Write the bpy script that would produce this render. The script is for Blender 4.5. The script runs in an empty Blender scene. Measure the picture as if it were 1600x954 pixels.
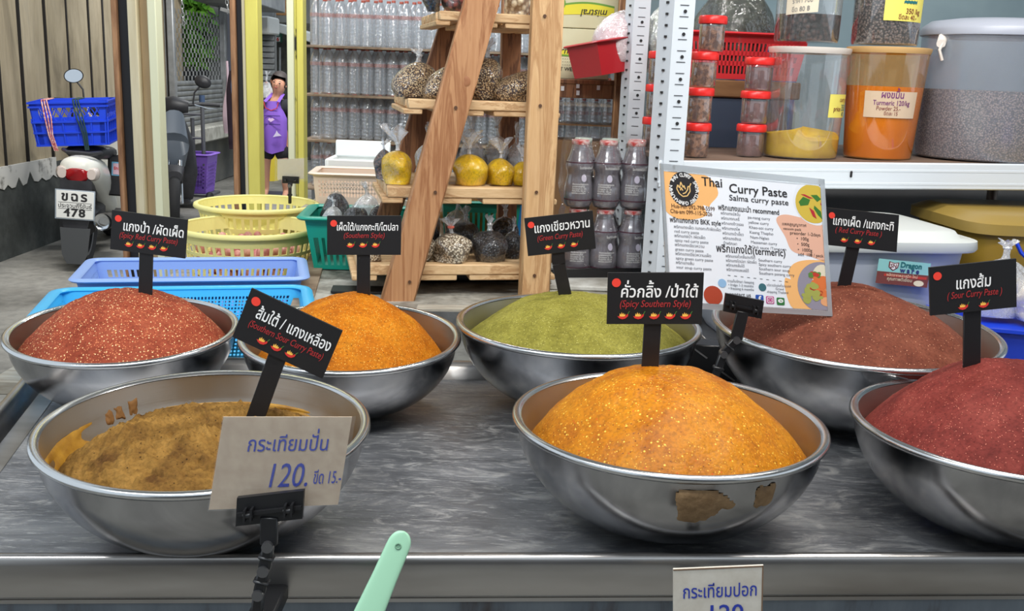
import bpy, math, random
from mathutils import Vector, Matrix, noise
from mathutils.geometry import tessellate_polygon
SC = bpy.context.scene
COL = SC.collection
R = math.radians
# ------------------------------------------------------------------ camera
CZ = 1.4456
FPX, TH, RO = 1583.07, R(13.0825), R(2.166)
_F = Vector((0, math.cos(TH), -math.sin(TH)))
_R0 = Vector((1, 0, 0)); _U0 = _R0.cross(_F)
_RT = _R0 * math.cos(RO) + _U0 * math.sin(RO)
_UP = -_R0 * math.sin(RO) + _U0 * math.cos(RO)
_cd = bpy.data.cameras.new('camera'); CAM = bpy.data.objects.new('camera', _cd); COL.objects.link(CAM)
CAM.matrix_world = Matrix(((_RT.x, _UP.x, -_F.x, 0), (_RT.y, _UP.y, -_F.y, 0), (_RT.z, _UP.z, -_F.z, CZ), (0, 0, 0, 1)))
_cd.sensor_width = 36; _cd.lens = FPX * 36 / 1600; _cd.clip_start = .02; _cd.clip_end = 200
SC.camera = CAM
# ------------------------------------------------------------------ light, sky, exposure
SC.view_settings.view_transform = 'Standard'; SC.view_settings.look = 'None'
SC.view_settings.gamma = 1; SC.view_settings.exposure = 0.0
SC.cycles.transparent_max_bounces = 32
SC.cycles.max_bounces = 8
SC.cycles.caustics_reflective = False; SC.cycles.caustics_refractive = False
_w = bpy.data.worlds.new('sky'); SC.world = _w; _w.use_nodes = True
_bg = _w.node_tree.nodes['Background']; _bg.inputs[0].default_value = (.80, .90, 1.0, 1); _bg.inputs[1].default_value = 1.05
def lamp(name, loc, size, power, col, tgt=None, sy=None):
    l = bpy.data.lights.new(name, 'AREA'); l.shape = 'RECTANGLE'; l.size = size; l.size_y = sy or size
    l.energy = power; l.color = col
    o = bpy.data.objects.new(name, l); COL.objects.link(o); o.location = loc
    if tgt is not None: o.rotation_euler = (Vector(tgt) - Vector(loc)).to_track_quat('-Z', 'Y').to_euler()
    return o
lamp('stall_tube_light', (.55, .85, 2.85), 1.6, 34, (1, .96, .90), (.5, 1.5, 0), .10)
lamp('aisle_tube_light', (-.75, .35, 2.75), 1.6, 34, (.93, .97, 1), (-.5, 1.6, 0), .10)
lamp('shelf_tube_light', (.9, 1.9, 2.85), 1.2, 22, (1, .98, .95), (.9, 2.8, 0), .10)
lamp('alley_fill_light', (-2.2, 5.6, 3.0), 1.2, 85, (1, .97, .92), (-3.2, 7.4, .8), .12)  # added fill lamp, brightens the left plank wall
lamp('far_alley_fill_light', (-2.0, 9.6, 3.05), 1.2, 75, (1, .98, .95), (-2.8, 11.2, .6), .12)  # second added fill lamp, brightens the alley floor and the woman
lamp('rack_tube_light', (-.6, 3.6, 2.85), 1.2, 46, (.95, .98, 1), (-.7, 5.2, .6), .10)
# ------------------------------------------------------------------ helpers
def P(px, py, Y=None, z=None):
    d = _F + _RT * ((px - 800) / FPX) - _UP * ((py - 477) / FPX)
    k = Y / d.y if Y is not None else (z - CZ) / d.z
    return Vector((0, 0, CZ)) + d * k
YAW = .083
def S(px, py, D, s=YAW):                      # on the stall-parallel vertical plane y = D + s*x
    d = _F + _RT * ((px - 800) / FPX) - _UP * ((py - 477) / FPX)
    return Vector((0, 0, CZ)) + d * (D / (d.y - s * d.x))
def XW(px, X):                                # on the vertical plane x = X, any row: returns y
    d = _F + _RT * ((px - 800) / FPX); return d.y * X / d.x
def rgb(r, g=None, b=None):
    if g is None: r, g, b = (r >> 16) & 255, (r >> 8) & 255, r & 255
    f = lambda c: (c / 255 / 12.92) if c <= 10 else ((c / 255 + .055) / 1.055) ** 2.4
    return (f(r), f(g), f(b), 1)

class MB:
    def __init__(s): s.v = []; s.f = []; s.m = []; s.mi = 0; s.X = None
    def add(s, vs, fs):
        n = len(s.v)
        if s.X is not None: vs = [s.X @ Vector(v) for v in vs]
        s.v.extend([tuple(v) for v in vs]); s.f.extend([tuple(i + n for i in f) for f in fs]); s.m.extend([s.mi] * len(fs)); return s
    def box(s, c, d, b=0, M=None):
        x, y, z = d[0] / 2, d[1] / 2, d[2] / 2; c = Vector(c)
        if b <= 0:
            vs = [Vector((i * x, j * y, k * z)) for i in (-1, 1) for j in (-1, 1) for k in (-1, 1)]
            fs = [(0, 1, 3, 2), (4, 6, 7, 5), (0, 4, 5, 1), (2, 3, 7, 6), (0, 2, 6, 4), (1, 5, 7, 3)]
        else:
            b = min(b, x * .9, y * .9, z * .9); vs = []; idx = {}
            for i in (-1, 1):
                for j in (-1, 1):
                    for k in (-1, 1):
                        for a in range(3):
                            p = [i * x, j * y, k * z]
                            for q in range(3):
                                if q != a: p[q] -= (i, j, k)[q] * b
                            idx[(i, j, k, a)] = len(vs); vs.append(Vector(p))
            fs = []
            def face(l):
                ctr = sum((vs[q] for q in l), Vector()) / len(l)
                nrm = (vs[l[1]] - vs[l[0]]).cross(vs[l[2]] - vs[l[0]])
                fs.append(tuple(l) if nrm.dot(ctr) > 0 else tuple(reversed(l)))
            for a in range(3):
                o = [q for q in range(3) if q != a]
                for sg in (-1, 1):
                    l = []
                    for (p, q) in ((-1, -1), (1, -1), (1, 1), (-1, 1)):
                        t = [0, 0, 0]; t[a] = sg; t[o[0]] = p; t[o[1]] = q; l.append(idx[(*t, a)])
                    face(l)
                for p in (-1, 1):
                    for q in (-1, 1):
                        t = [0, 0, 0]; t[o[0]] = p; t[o[1]] = q; l = []
                        t[a] = -1; l.append(idx[(*t, o[0])]); l.append(idx[(*t, o[1])])
                        t[a] = 1; l.append(idx[(*t, o[1])]); l.append(idx[(*t, o[0])])
                        face(l)
            for i in (-1, 1):
                for j in (-1, 1):
                    for k in (-1, 1): face([idx[(i, j, k, 0)], idx[(i, j, k, 1)], idx[(i, j, k, 2)]])
        if M is not None: vs = [M @ v for v in vs]
        return s.add([v + c for v in vs], fs)
    def bar(s, a, b, w, t, up=(0, 1, 0), bev=0):       # box from a to b; w across, t along `up`
        a, b = Vector(a), Vector(b); d = (b - a); L = d.length; d.normalize()
        u = Vector(up); u = (u - d * u.dot(d)).normalized(); x = d.cross(u).normalized()
        M = Matrix((x, u, d)).transposed()
        return s.box((a + b) / 2, (w, t, L), bev, M)
    def lathe(s, prof, n=24, c=(0, 0, 0), M=None, fn=None, cap=False):
        vs = []; fs = []; c = Vector(c); m = len(prof)
        for (r, z) in prof:
            for i in range(n):
                a = 2 * math.pi * i / n
                p = Vector((r * math.cos(a), r * math.sin(a), z))
                if fn: p = fn(p, a)
                if M is not None: p = M @ p
                vs.append(p + c)
        for j in range(m - 1):
            for i in range(n):
                k = (i + 1) % n; fs.append((j * n + i, j * n + k, (j + 1) * n + k, (j + 1) * n + i))
        if cap:
            fs.append(tuple(reversed(range(n)))); fs.append(tuple(range((m - 1) * n, m * n)))
        return s.add(vs, fs)
    def cyl(s, a, b, r0, r1=None, n=12, cap=True):
        r1 = r0 if r1 is None else r1; a, b = Vector(a), Vector(b); d = (b - a)
        return s.tube([a, b], [r0, r1], n, cap)
    def tube(s, pts, r, n=8, cap=True, flat=None, closed=False):
        pts = [Vector(p) for p in pts]; m = len(pts)
        rr = r if isinstance(r, (list, tuple)) else [r] * m
        vs = []; fs = []; prev = None
        for i, p in enumerate(pts):
            if closed: d = (pts[(i + 1) % m] - pts[i - 1])
            else: d = pts[min(i + 1, m - 1)] - pts[max(i - 1, 0)]
            d.normalize()
            if prev is None:
                u = Vector((0, 0, 1)) if abs(d.z) < .9 else Vector((1, 0, 0))
            else: u = prev
            u = (u - d * u.dot(d)).normalized(); prev = u; w = d.cross(u)
            fl = flat or 1
            for k in range(n):
                a = 2 * math.pi * k / n
                vs.append(p + (w * math.cos(a) + u * math.sin(a) * fl) * rr[i])
        for i in range(m if closed else m - 1):
            for k in range(n):
                q = (k + 1) % n; j = (i + 1) % m
                fs.append((i * n + k, i * n + q, j * n + q, j * n + k))
        if cap and not closed: fs.append(tuple(reversed(range(n)))); fs.append(tuple(range((m - 1) * n, m * n)))
        return s.add(vs, fs)
    def loft(s, rings, n=16, e=2.4, cap=True):          # rings: (center, rx, rz[, ax, az]) in xz section by default, along y
        vs = []; fs = []
        for rg in rings:
            c = Vector(rg[0]); ax = Vector(rg[3]) if len(rg) > 3 else Vector((1, 0, 0)); az = Vector(rg[4]) if len(rg) > 4 else Vector((0, 0, 1))
            for k in range(n):
                a = 2 * math.pi * k / n; ca, sa = math.cos(a), math.sin(a)
                vs.append(c + ax * rg[1] * math.copysign(abs(ca) ** (2 / e), ca) + az * rg[2] * math.copysign(abs(sa) ** (2 / e), sa))
        m = len(rings)
        for j in range(m - 1):
            for k in range(n):
                q = (k + 1) % n; fs.append((j * n + k, j * n + q, (j + 1) * n + q, (j + 1) * n + k))
        if cap: fs.append(tuple(reversed(range(n)))); fs.append(tuple(range((m - 1) * n, m * n)))
        return s.add(vs, fs)
    def prism(s, poly, y0, y1, fn=None):                  # polygon in xz extruded along y
        tri = tessellate_polygon([[Vector((p[0], p[1], 0)) for p in poly]]); n = len(poly)
        vs = [Vector((p[0], y0, p[1])) for p in poly] + [Vector((p[0], y1, p[1])) for p in poly]
        if fn: vs = [fn(v) for v in vs]
        fs = [tuple(t) for t in tri] + [tuple(i + n for i in reversed(t)) for t in tri] + [(i, (i + 1) % n, (i + 1) % n + n, i + n) for i in range(n)]
        return s.add(vs, fs)
    def sphere(s, c, r, n=12, m=8, sc=(1, 1, 1)):
        prof = [(max(1e-4, math.sin(math.pi * j / m)) * r, -math.cos(math.pi * j / m) * r) for j in range(m + 1)]
        c = Vector(c)
        return s.lathe(prof, n, c, Matrix.Diagonal(sc))
    def mesh(s, name, mats, ang=38, smooth=True):
        me = bpy.data.meshes.new(name); me.from_pydata(s.v, [], s.f)
        for m in (mats if isinstance(mats, (list, tuple)) else [mats]): me.materials.append(m)
        if any(s.m): me.polygons.foreach_set('material_index', s.m)
        if smooth:
            me.polygons.foreach_set('use_smooth', [True] * len(me.polygons))
            me.update(); me.set_sharp_from_angle(angle=R(ang))
        me.update(); return me

def part(name, mb, mats, parent=None, world=False, label=None, kind=None, ang=38, smooth=True):
    if world and parent is not None:
        rt = parent
        while rt.parent: rt = rt.parent
        inv = rt.matrix_basis.inverted(); mb.v = [tuple(inv @ Vector(v)) for v in mb.v]
    o = bpy.data.objects.new(name, mb.mesh(name, mats, ang, smooth)); COL.objects.link(o)
    if parent is not None: o.parent = parent
    if label: o['label'] = label
    if kind: o['kind'] = kind
    return o
def tag(o, label, cat=None, group=None, kind=None):
    if label: o['label'] = label
    if cat: o['category'] = cat
    if group: o['group'] = group
    if kind: o['kind'] = kind
    return o
def thing(name, label, cat, loc=(0, 0, 0), rz=0, group=None, rot=None):
    o = bpy.data.objects.new(name, None); COL.objects.link(o); o.empty_display_size = .05
    o.matrix_basis = Matrix.Translation(Vector(loc)) @ (rot.to_4x4() if rot is not None else Matrix.Rotation(rz, 4, 'Z'))
    return tag(o, label, cat, group)
def copy_tree(o, parent=None):
    kids = list(o.children); c = o.copy(); COL.objects.link(c)
    if parent is not None: c.parent = parent
    for k in kids: copy_tree(k, c)
    return c
def dup(o, loc, rz=0, label=None, group=None, sc=1, rot=None):
    c = copy_tree(o)
    c.matrix_basis = Matrix.Translation(Vector(loc)) @ (rot.to_4x4() if rot is not None else Matrix.Rotation(rz, 4, 'Z')) @ Matrix.Scale(sc, 4)
    if label: c['label'] = label
    if group: c['group'] = group
    return c
def struct(name, mb, mats, **k):
    o = part(name, mb, mats, **k); o['kind'] = 'structure'; return o

# ------------------------------------------------------------------ materials
class NT:
    def __init__(s, name):
        s.m = bpy.data.materials.new(name); s.m.use_nodes = True; s.t = s.m.node_tree; s.n = s.t.nodes; s.l = s.t.links
        s.b = s.n['Principled BSDF']; s.out = s.n['Material Output']; s.tc = None
    def node(s, t, **k):
        n = s.n.new(t)
        for a, v in k.items(): setattr(n, a, v)
        return n
    def co(s, stretch=(1, 1, 1), rot=(0, 0, 0)):
        if s.tc is None: s.tc = s.node('ShaderNodeTexCoord')
        mp = s.node('ShaderNodeMapping'); mp.inputs['Scale'].default_value = stretch; mp.inputs['Rotation'].default_value = rot
        s.l.new(s.tc.outputs['Object'], mp.inputs['Vector']); return mp.outputs[0]
    def noise(s, scale, stretch=(1, 1, 1), detail=4, rough=.6, dist=0, rot=(0, 0, 0)):
        n = s.node('ShaderNodeTexNoise'); n.inputs['Scale'].default_value = scale; n.inputs['Detail'].default_value = detail
        n.inputs['Roughness'].default_value = rough; n.inputs['Distortion'].default_value = dist
        s.l.new(s.co(stretch, rot), n.inputs['Vector']); return n.outputs['Fac']
    def voro(s, scale, stretch=(1, 1, 1), feat='F1', rnd=1):
        n = s.node('ShaderNodeTexVoronoi', feature=feat); n.inputs['Scale'].default_value = scale; n.inputs['Randomness'].default_value = rnd
        s.l.new(s.co(stretch), n.inputs['Vector']); return n
    def ramp(s, fac, stops):
        n = s.node('ShaderNodeValToRGB'); e = n.color_ramp.elements
        while len(e) < len(stops): e.new(.5)
        for q, (p, c) in zip(e, stops): q.position = p; q.color = c if isinstance(c, tuple) else (c, c, c, 1)
        s.l.new(fac, n.inputs[0]); return n.outputs[0]
    def mix(s, fac, a, b, mode='MIX'):
        n = s.node('ShaderNodeMix', data_type='RGBA', blend_type=mode)
        for i, v in ((0, fac), (6, a), (7, b)):
            if hasattr(v, 'is_output') or isinstance(v, bpy.types.NodeSocket): s.l.new(v, n.inputs[i])
            else: n.inputs[i].default_value = v
        return n.outputs[2]
    def math(s, op, a, b=0):
        n = s.node('ShaderNodeMath', operation=op)
        for i, v in ((0, a), (1, b)):
            if isinstance(v, bpy.types.NodeSocket): s.l.new(v, n.inputs[i])
            else: n.inputs[i].default_value = v
        return n.outputs[0]
    def set(s, nm, v):
        i = s.b.inputs[nm]
        if isinstance(v, bpy.types.NodeSocket): s.l.new(v, i)
        else: i.default_value = v
    def bump(s, h, strength=.3, dist=.002, tgt=None):
        n = s.node('ShaderNodeBump'); n.inputs['Strength'].default_value = strength; n.inputs['Distance'].default_value = dist
        s.l.new(h, n.inputs['Height'])
        s.l.new(n.outputs[0], (tgt or s.b.inputs['Normal'])); return n.outputs[0]
def pbr(name, c, rough=.5, metal=0, c2=None, scale=20, stretch=(1, 1, 1), bump=0, bscale=None, spec=.5, lo=.35, hi=.65, bd=.002, **kw):
    m = NT(name); m.set('Roughness', rough); m.set('Metallic', metal); m.b.inputs['Specular IOR Level'].default_value = spec
    if c2 is not None: m.set('Base Color', m.ramp(m.noise(scale, stretch), [(lo, c), (hi, c2)]))
    else: m.set('Base Color', c)
    if bump: m.bump(m.noise(bscale or scale, stretch, detail=5), bump, bd)
    for k, v in kw.items(): m.set(k.replace('_', ' '), v)
    return m.m
def clear(name, tint=(1, 1, 1, 1), milky=.05, gloss=.12, rough=.08, milk=(.9, .92, .95, 1), bump=0, bscale=60, bd=.004, edge=.35):
    m = NT(name); m.n.remove(m.b); m.b = None
    tr = m.node('ShaderNodeBsdfTransparent'); tr.inputs[0].default_value = tint
    gl = m.node('ShaderNodeBsdfGlossy'); gl.inputs['Roughness'].default_value = rough; gl.inputs[0].default_value = (1, 1, 1, 1)
    df = m.node('ShaderNodeBsdfDiffuse'); df.inputs[0].default_value = milk
    lw = m.node('ShaderNodeLayerWeight'); lw.inputs[0].default_value = .35
    if bump:
        b = m.node('ShaderNodeBump'); b.inputs['Strength'].default_value = bump; b.inputs['Distance'].default_value = bd
        m.l.new(m.noise(bscale, detail=3, dist=.6), b.inputs['Height']); m.l.new(b.outputs[0], gl.inputs['Normal']); m.l.new(b.outputs[0], lw.inputs['Normal'])
    f = m.math('ADD', m.math('MULTIPLY', lw.outputs['Facing'], edge), gloss)
    a = m.node('ShaderNodeMixShader'); a.inputs[0].default_value = milky; m.l.new(tr.outputs[0], a.inputs[1]); m.l.new(df.outputs[0], a.inputs[2])
    c = m.node('ShaderNodeMixShader'); m.l.new(f, c.inputs[0]); m.l.new(a.outputs[0], c.inputs[1]); m.l.new(gl.outputs[0], c.inputs[2])
    m.l.new(c.outputs[0], m.out.inputs[0]); return m.m
def flat(name, r, g=None, b=None, rough=.6, **k): return pbr(name, rgb(r, g, b), rough, **k)
def wood(name, a, b, c, rough=.6, axis='x', sc=1):
    st = {'x': (.7, 9, 9), 'y': (9, .7, 9), 'z': (9, 9, .7)}[axis]
    m = NT(name); n1 = m.noise(3.2 * sc, st, 5, .65, 1.4); n2 = m.noise(22 * sc, st, 3, .6)
    col = m.ramp(n1, [(.3, a), (.48, b), (.56, c), (.7, b)]); m.set('Base Color', m.mix(m.math('MULTIPLY', n2, .55), col, c, 'MULTIPLY'))
    m.set('Roughness', rough); m.bump(n2, .25, .0012); return m.m

# ------------------------------------------------------------------ writing: glyph outlines turned into small meshes
_tc = bpy.data.curves.new('glyph', 'FONT'); _tc.resolution_u = 3; _to = bpy.data.objects.new('glyph', _tc); COL.objects.link(_to)
_GL = {}
def _splines(body):
    _tc.body = body; bpy.context.view_layer.update()
    dg = bpy.context.evaluated_depsgraph_get(); ev = _to.evaluated_get(dg); cu = ev.to_curve(dg); out = []
    for sp in cu.splines:
        bp = sp.bezier_points; n = len(bp); pts = []
        for i in range(n):
            a, b = bp[i], bp[(i + 1) % n]
            h0, h1 = a.handle_right, b.handle_left
            straight = (h0 - a.co).cross(b.co - a.co).length < 1e-5 and (h1 - b.co).cross(b.co - a.co).length < 1e-5
            k = 1 if straight else 3
            for q in range(k):
                t = q / k; u = 1 - t
                p = a.co * u**3 + h0 * 3 * u * u * t + h1 * 3 * u * t * t + b.co * t**3
                pts.append((p.x, p.y))
        out.append(pts)
    ev.to_curve_clear(); return out
def _area(p): return sum(p[i - 1][0] * p[i][1] - p[i][0] * p[i - 1][1] for i in range(len(p))) / 2
def _inside(pt, poly):
    x, y = pt; c = False
    for i in range(len(poly)):
        (x0, y0), (x1, y1) = poly[i - 1], poly[i]
        if (y0 > y) != (y1 > y) and x < (x1 - x0) * (y - y0) / (y1 - y0) + x0: c = not c
    return c
def glyph(ch):
    if ch in _GL: return _GL[ch]
    sp = [s for s in _splines(ch) if len(s) > 2] if ch != ' ' else []
    bar0 = min(p[0] for p in _splines('|')[0]) if '|' not in _GL else _GL['|']
    _GL['|'] = bar0
    adv = min(p[0] for p in _splines(ch + '|')[-1]) - bar0
    res = ([], [])
    if sp:
        big = max(sp, key=lambda s: abs(_area(s))); sg = _area(big) > 0
        outs = [s for s in sp if (_area(s) > 0) == sg]; holes = [s for s in sp if (_area(s) > 0) != sg]
        vs = []; fs = []
        for o in outs:
            hs = [h for h in holes if _inside(h[0], o)]
            loops = [[Vector((x, y, 0)) for x, y in l] for l in [o] + hs]; n = len(vs)
            for l in loops: vs += [(v.x, v.y) for v in l]
            for t in tessellate_polygon(loops): fs.append(tuple(i + n for i in t))
        res = (vs, fs)
    _GL[ch] = (res[0], res[1], adv); return _GL[ch]
_UPV = 'ิีึืัํ็'; _TONE = '่้๊๋์'
_BG = {}
def bold_glyph(ch, b):
    """same outline pushed outwards by b along its corner normals"""
    key = (ch, round(b, 4))
    if key in _BG: return _BG[key]
    g = glyph(ch); vs, fs = g[0], g[1]; n = len(vs); nb = {}
    cnt = {}
    for f in fs:
        for i in range(3):
            e = (f[i], f[(i + 1) % 3]); cnt[e] = cnt.get(e, 0) + 1
    out = [list(v) for v in vs]; acc = [[0, 0] for _ in vs]; k = [0] * n
    for f in fs:
        a, b_, c = f; ar = (vs[b_][0] - vs[a][0]) * (vs[c][1] - vs[a][1]) - (vs[c][0] - vs[a][0]) * (vs[b_][1] - vs[a][1]); sg = 1 if ar > 0 else -1
        for i in range(3):
            p, q = f[i], f[(i + 1) % 3]
            if cnt.get((q, p), 0) or cnt[(p, q)] > 1: continue
            dx, dy = vs[q][0] - vs[p][0], vs[q][1] - vs[p][1]; L = math.hypot(dx, dy) or 1
            nx, ny = dy / L * sg, -dx / L * sg
            for w in (p, q): acc[w][0] += nx; acc[w][1] += ny; k[w] += 1
    res = []
    for i in range(n):
        ax, ay = acc[i]; L = math.hypot(ax, ay)
        if L < 1e-6: res.append(vs[i]); continue
        m = b / max(L / max(k[i], 1), .5); res.append((vs[i][0] + ax / L * m, vs[i][1] + ay / L * m))
    _BG[key] = (res, fs, g[2]); return _BG[key]
def txt(mb, mp, s, x, y, size, al='l', bold=0, shear=0, sx=1, h=0, cs=1.0, fit=None):
    """writes s at (x, y) of the surface mp(u, v, h); v runs down"""
    w = 0; items = []; prev = ''
    for ch in s:
        g = bold_glyph(ch, bold) if bold else glyph(ch); dy = 0; dx = 0
        if ch in _TONE:
            if prev and prev in _UPV: dy = .2
            elif prev in 'ปฝฟ': dx = -.12
        if ch in _UPV and prev in 'ปฝฟ': dx = -.12
        if ch == 'ำ': pass
        items.append((g, w + dx, dy)); w += g[2] * cs; 
        if ch != 'ุ' and ch != 'ู': prev = ch
    if fit: sx = fit / (w * size)
    W = w * size * sx; x0 = x - (W if al == 'r' else W / 2 if al == 'c' else 0)
    for g, gx, dy in items:
        if not g[0]: continue
        hh = h + .00008 * (items.index((g, gx, dy)) % 3) if len(s) > 1 else h
        vs = [mp(x0 + ((a + gx) + shear * b) * size * sx, y - (b + dy) * size, hh) for a, b in g[0]]
        mb.add(vs, g[1])
    return W
def plane(TL, TR, BL):
    TL, TR, BL = Vector(TL), Vector(TR), Vector(BL); ex = (TR - TL); ey = (BL - TL); W, H = ex.length, ey.length
    ex.normalize(); ey.normalize(); n = ey.cross(ex).normalized()
    if n.y > 0: n = -n
    f = lambda u, v, h=0: TL + ex * u + ey * v + n * h
    f.W, f.H, f.ex, f.ey, f.n, f.TL = W, H, ex, ey, n, TL
    return f
def poly(mb, mp, pts, h):
    tri = tessellate_polygon([[Vector((p[0], p[1], 0)) for p in pts]])
    mb.add([mp(p[0], p[1], h) for p in pts], [tuple(t) for t in tri])
def disc(mb, mp, x, y, r, h, n=24, ry=None, clip=None, wob=0, seed=0):
    ps = []
    for i in range(n):
        a = 2 * math.pi * i / n; k = 1 + wob * math.sin(2 * a + seed) + wob * .6 * math.sin(3 * a + seed * 2)
        u, v = x + r * k * math.cos(a), y + (ry or r) * k * math.sin(a)
        if clip: u = min(max(u, clip[0]), clip[2]); v = min(max(v, clip[1]), clip[3])
        ps.append((u, v))
    c = len(mb.v); mb.add([mp(x if not clip else min(max(x, clip[0]), clip[2]), y, h)] + [mp(u, v, h) for u, v in ps], [(0, i + 1, (i + 1) % n + 1) for i in range(n)])
def slab(mb, mp, th, u0=0, v0=0, u1=None, v1=None):
    u1 = mp.W if u1 is None else u1; v1 = mp.H if v1 is None else v1
    vs = [mp(u, v, h) for h in (0, -th) for (u, v) in ((u0, v0), (u1, v0), (u1, v1), (u0, v1))]
    mb.add(vs, [(0, 1, 2, 3), (7, 6, 5, 4), (0, 4, 5, 1), (1, 5, 6, 2), (2, 6, 7, 3), (3, 7, 4, 0)])
INK = dict(white=flat('white_ink', 240, 240, 238), red=flat('red_ink', 214, 52, 44), darkred=flat('dark_red_ink', 165, 42, 44), black=flat('black_ink', 38, 36, 38),
           blue=flat('blue_ballpoint', 40, 58, 160), yellow=flat('flame_ink', 247, 190, 80), green=flat('green_ink', 70, 120, 50), orange=flat('orange_print', 250, 190, 120),
           pink=flat('pink_print', 236, 184, 158), badge=flat('badge_red', 236, 64, 48), teal=flat('teal_ink', 30, 110, 115), maroon=flat('maroon_ink', 120, 30, 35), purple=flat('purple_ink', 110, 30, 110), grey=flat('grey_ink', 110, 110, 112), plategrey=flat('plate_grey', 150, 145, 160))
BLACKP = pbr('black_plastic', rgb(24, 24, 26), .38, bump=.05, bscale=300)
BOARDB = pbr('black_sign_board', rgb(20, 20, 22), .5)
# ================================================================== SETTING
# hall floor and ceiling
m = NT('floor_concrete'); n1 = m.noise(1.3, detail=6); n2 = m.noise(14, detail=6)
c = m.ramp(n1, [(.35, rgb(120, 118, 112)), (.5, rgb(158, 156, 150)), (.68, rgb(178, 176, 170))])
m.set('Base Color', m.mix(.5, c, m.ramp(n2, [(.35, rgb(120, 118, 112)), (.6, rgb(205, 202, 196))]), 'MULTIPLY')); m.set('Roughness', .75); m.bump(n2, .4, .01)
FLOORM = m.m
fl = struct('floor', MB().box((1, 8, -.05), (14, 30, .1)), FLOORM)
CEILM = pbr('ceiling_sheet', rgb(196, 200, 204), .7, c2=rgb(170, 172, 174), scale=1)
struct('wall_added_dark', MB().box((1.2, -3.6, 1.5), (6.5, .12, 3.0)), pbr('added_wall_grey', rgb(92, 92, 96), .8, c2=rgb(50, 50, 54), scale=.8))  # unseen wall added behind the camera to darken the bowl reflections
struct('ceiling', MB().box((1.6, 4.2, 3.15), (6.8, 9.5, .06)), CEILM)
# left plank wall x = -3.6
XL = -3.6
def WL(px, py, X=XL):
    d = _F + _RT * ((px - 800) / FPX) - _UP * ((py - 477) / FPX)
    return Vector((0, 0, CZ)) + d * (X / d.x)
zt = WL(0, 262).z; zb = WL(0, 300).z
m = NT('weathered_planks'); n1 = m.noise(1.5, (1.6, 1.6, .5), 6, .65, .6); n2 = m.noise(14, (3, 3, .3), 5)
c = m.ramp(n1, [(.3, rgb(104, 94, 76)), (.45, rgb(146, 134, 110)), (.6, rgb(166, 154, 130)), (.75, rgb(136, 132, 120))])
m.set('Base Color', m.mix(.22, c, m.ramp(n2, [(.3, rgb(120, 112, 100)), (.55, rgb(245, 240, 230))]), 'MULTIPLY')); m.set('Roughness', .85); m.bump(n2, .5, .004)
PLANKM = m.m
m = NT('dark_stained_render'); n1 = m.noise(2.2, detail=6); n2 = m.noise(18, detail=5)
m.set('Base Color', m.mix(.4, m.ramp(n1, [(.35, rgb(44, 48, 46)), (.55, rgb(72, 76, 74)), (.7, rgb(96, 98, 94))]), m.ramp(n2, [(.3, .3), (.6, 1)]), 'MULTIPLY')); m.set('Roughness', .9); m.bump(n2, .5, .006)
DARKR = m.m
m = NT('white_lime_band'); n2 = m.noise(9, detail=6)
m.set('Base Color', m.ramp(n2, [(.34, rgb(120, 118, 112)), (.46, rgb(198, 197, 192))])); m.set('Roughness', .9); LIME = m.m
wl = struct('wall_left', MB().box((XL - .14, 7.2, zt / 2 - .02), (.28, 6.4, zt), .01), DARKR)
# white washed band with a torn lower edge
ys = [WL(px, 300).y for px in range(-60, 96, 6)]
rr = random.Random(4); band = MB()
pts = [(ys[0], zt + .004), (ys[-1], zt + .004)] + [(y, zb + (.10 if i % 3 == 0 else .02) * rr.uniform(.3, 1.2) + (0 if i > 8 else -.02)) for i, y in reversed(list(enumerate(ys)))]
tri = tessellate_polygon([[Vector((p[0], p[1], 0)) for p in pts]]); k = len(pts)
band.add([(XL + .006, a, b) for a, b in pts] + [(XL - .01, a, b) for a, b in pts], [tuple(t) for t in tri] + [(i, (i + 1) % k, (i + 1) % k + k, i + k) for i in range(k)])
part('painted_band', band, LIME, wl, label='white painted band with a drippy lower edge')
GAPSHADE = pbr('gap_shade', rgb(24, 20, 16), .9)  # near-black strips paint the shade of the deep gaps between planks
edges = [-620, -520, -430, -350, -275, -205, -150, -105, -70, -34, 0, 36, 76, 109, 143, 165, 192, 230, 262, 290]
for i in range(len(edges) - 1):
    y0, y1 = WL(edges[i] + 1.1, 100).y, WL(edges[i + 1] - 1.1, 100).y
    th = .03 + rr.uniform(-.006, .01); rot = Matrix.Rotation(rr.uniform(-.006, .006), 3, 'X')
    h = 3.1
    part('gap_shade_strip', MB().box((XL - .012, WL(edges[i], 100).y, zt + h / 2), (.024, rr.choice((.010, .018, .030)), h), 0), GAPSHADE, wl)
    part('plank', MB().box((XL - .02 + th / 2 - .02, (y0 + y1) / 2, zt + h / 2 - .03 + rr.uniform(-.02, .02)), (th, abs(y1 - y0) - .018, h), .004, rot), PLANKM, wl)
part('gap_shade_sheet', MB().box((XL - .09, 7.4, zt + 1.4), (.02, 6.8, 2.9)), pbr('behind_gap_shade', rgb(22, 20, 18), .9), wl)  # near-black sheet standing for the shade behind the plank gaps
y0 = WL(170, 200).y; y1 = WL(193, 200).y
part('metal_patch', MB().box((XL + .02, (y0 + y1) / 2, (WL(180, 157).z + WL(180, 224).z) / 2), (.006, (y1 - y0), WL(180, 157).z - WL(180, 224).z), .002), pbr('zinc_patch', rgb(128, 130, 132), .45, .6, c2=rgb(90, 92, 96), scale=9), wl, label='grey sheet metal patch')
mp = plane(WL(131, 155), WL(138, 155), WL(131, 184)); mp.n.x = 1; mp.n.y = 0; mp.n.z = 0
mb = MB(); slab(mb, lambda u, v, h: mp(u, v, .03 + h), .003, 0, 0, mp.W, mp.H); nm = part('number_label', mb, INK['white'], wl, label='small white label with red letters')
mb = MB()
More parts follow.
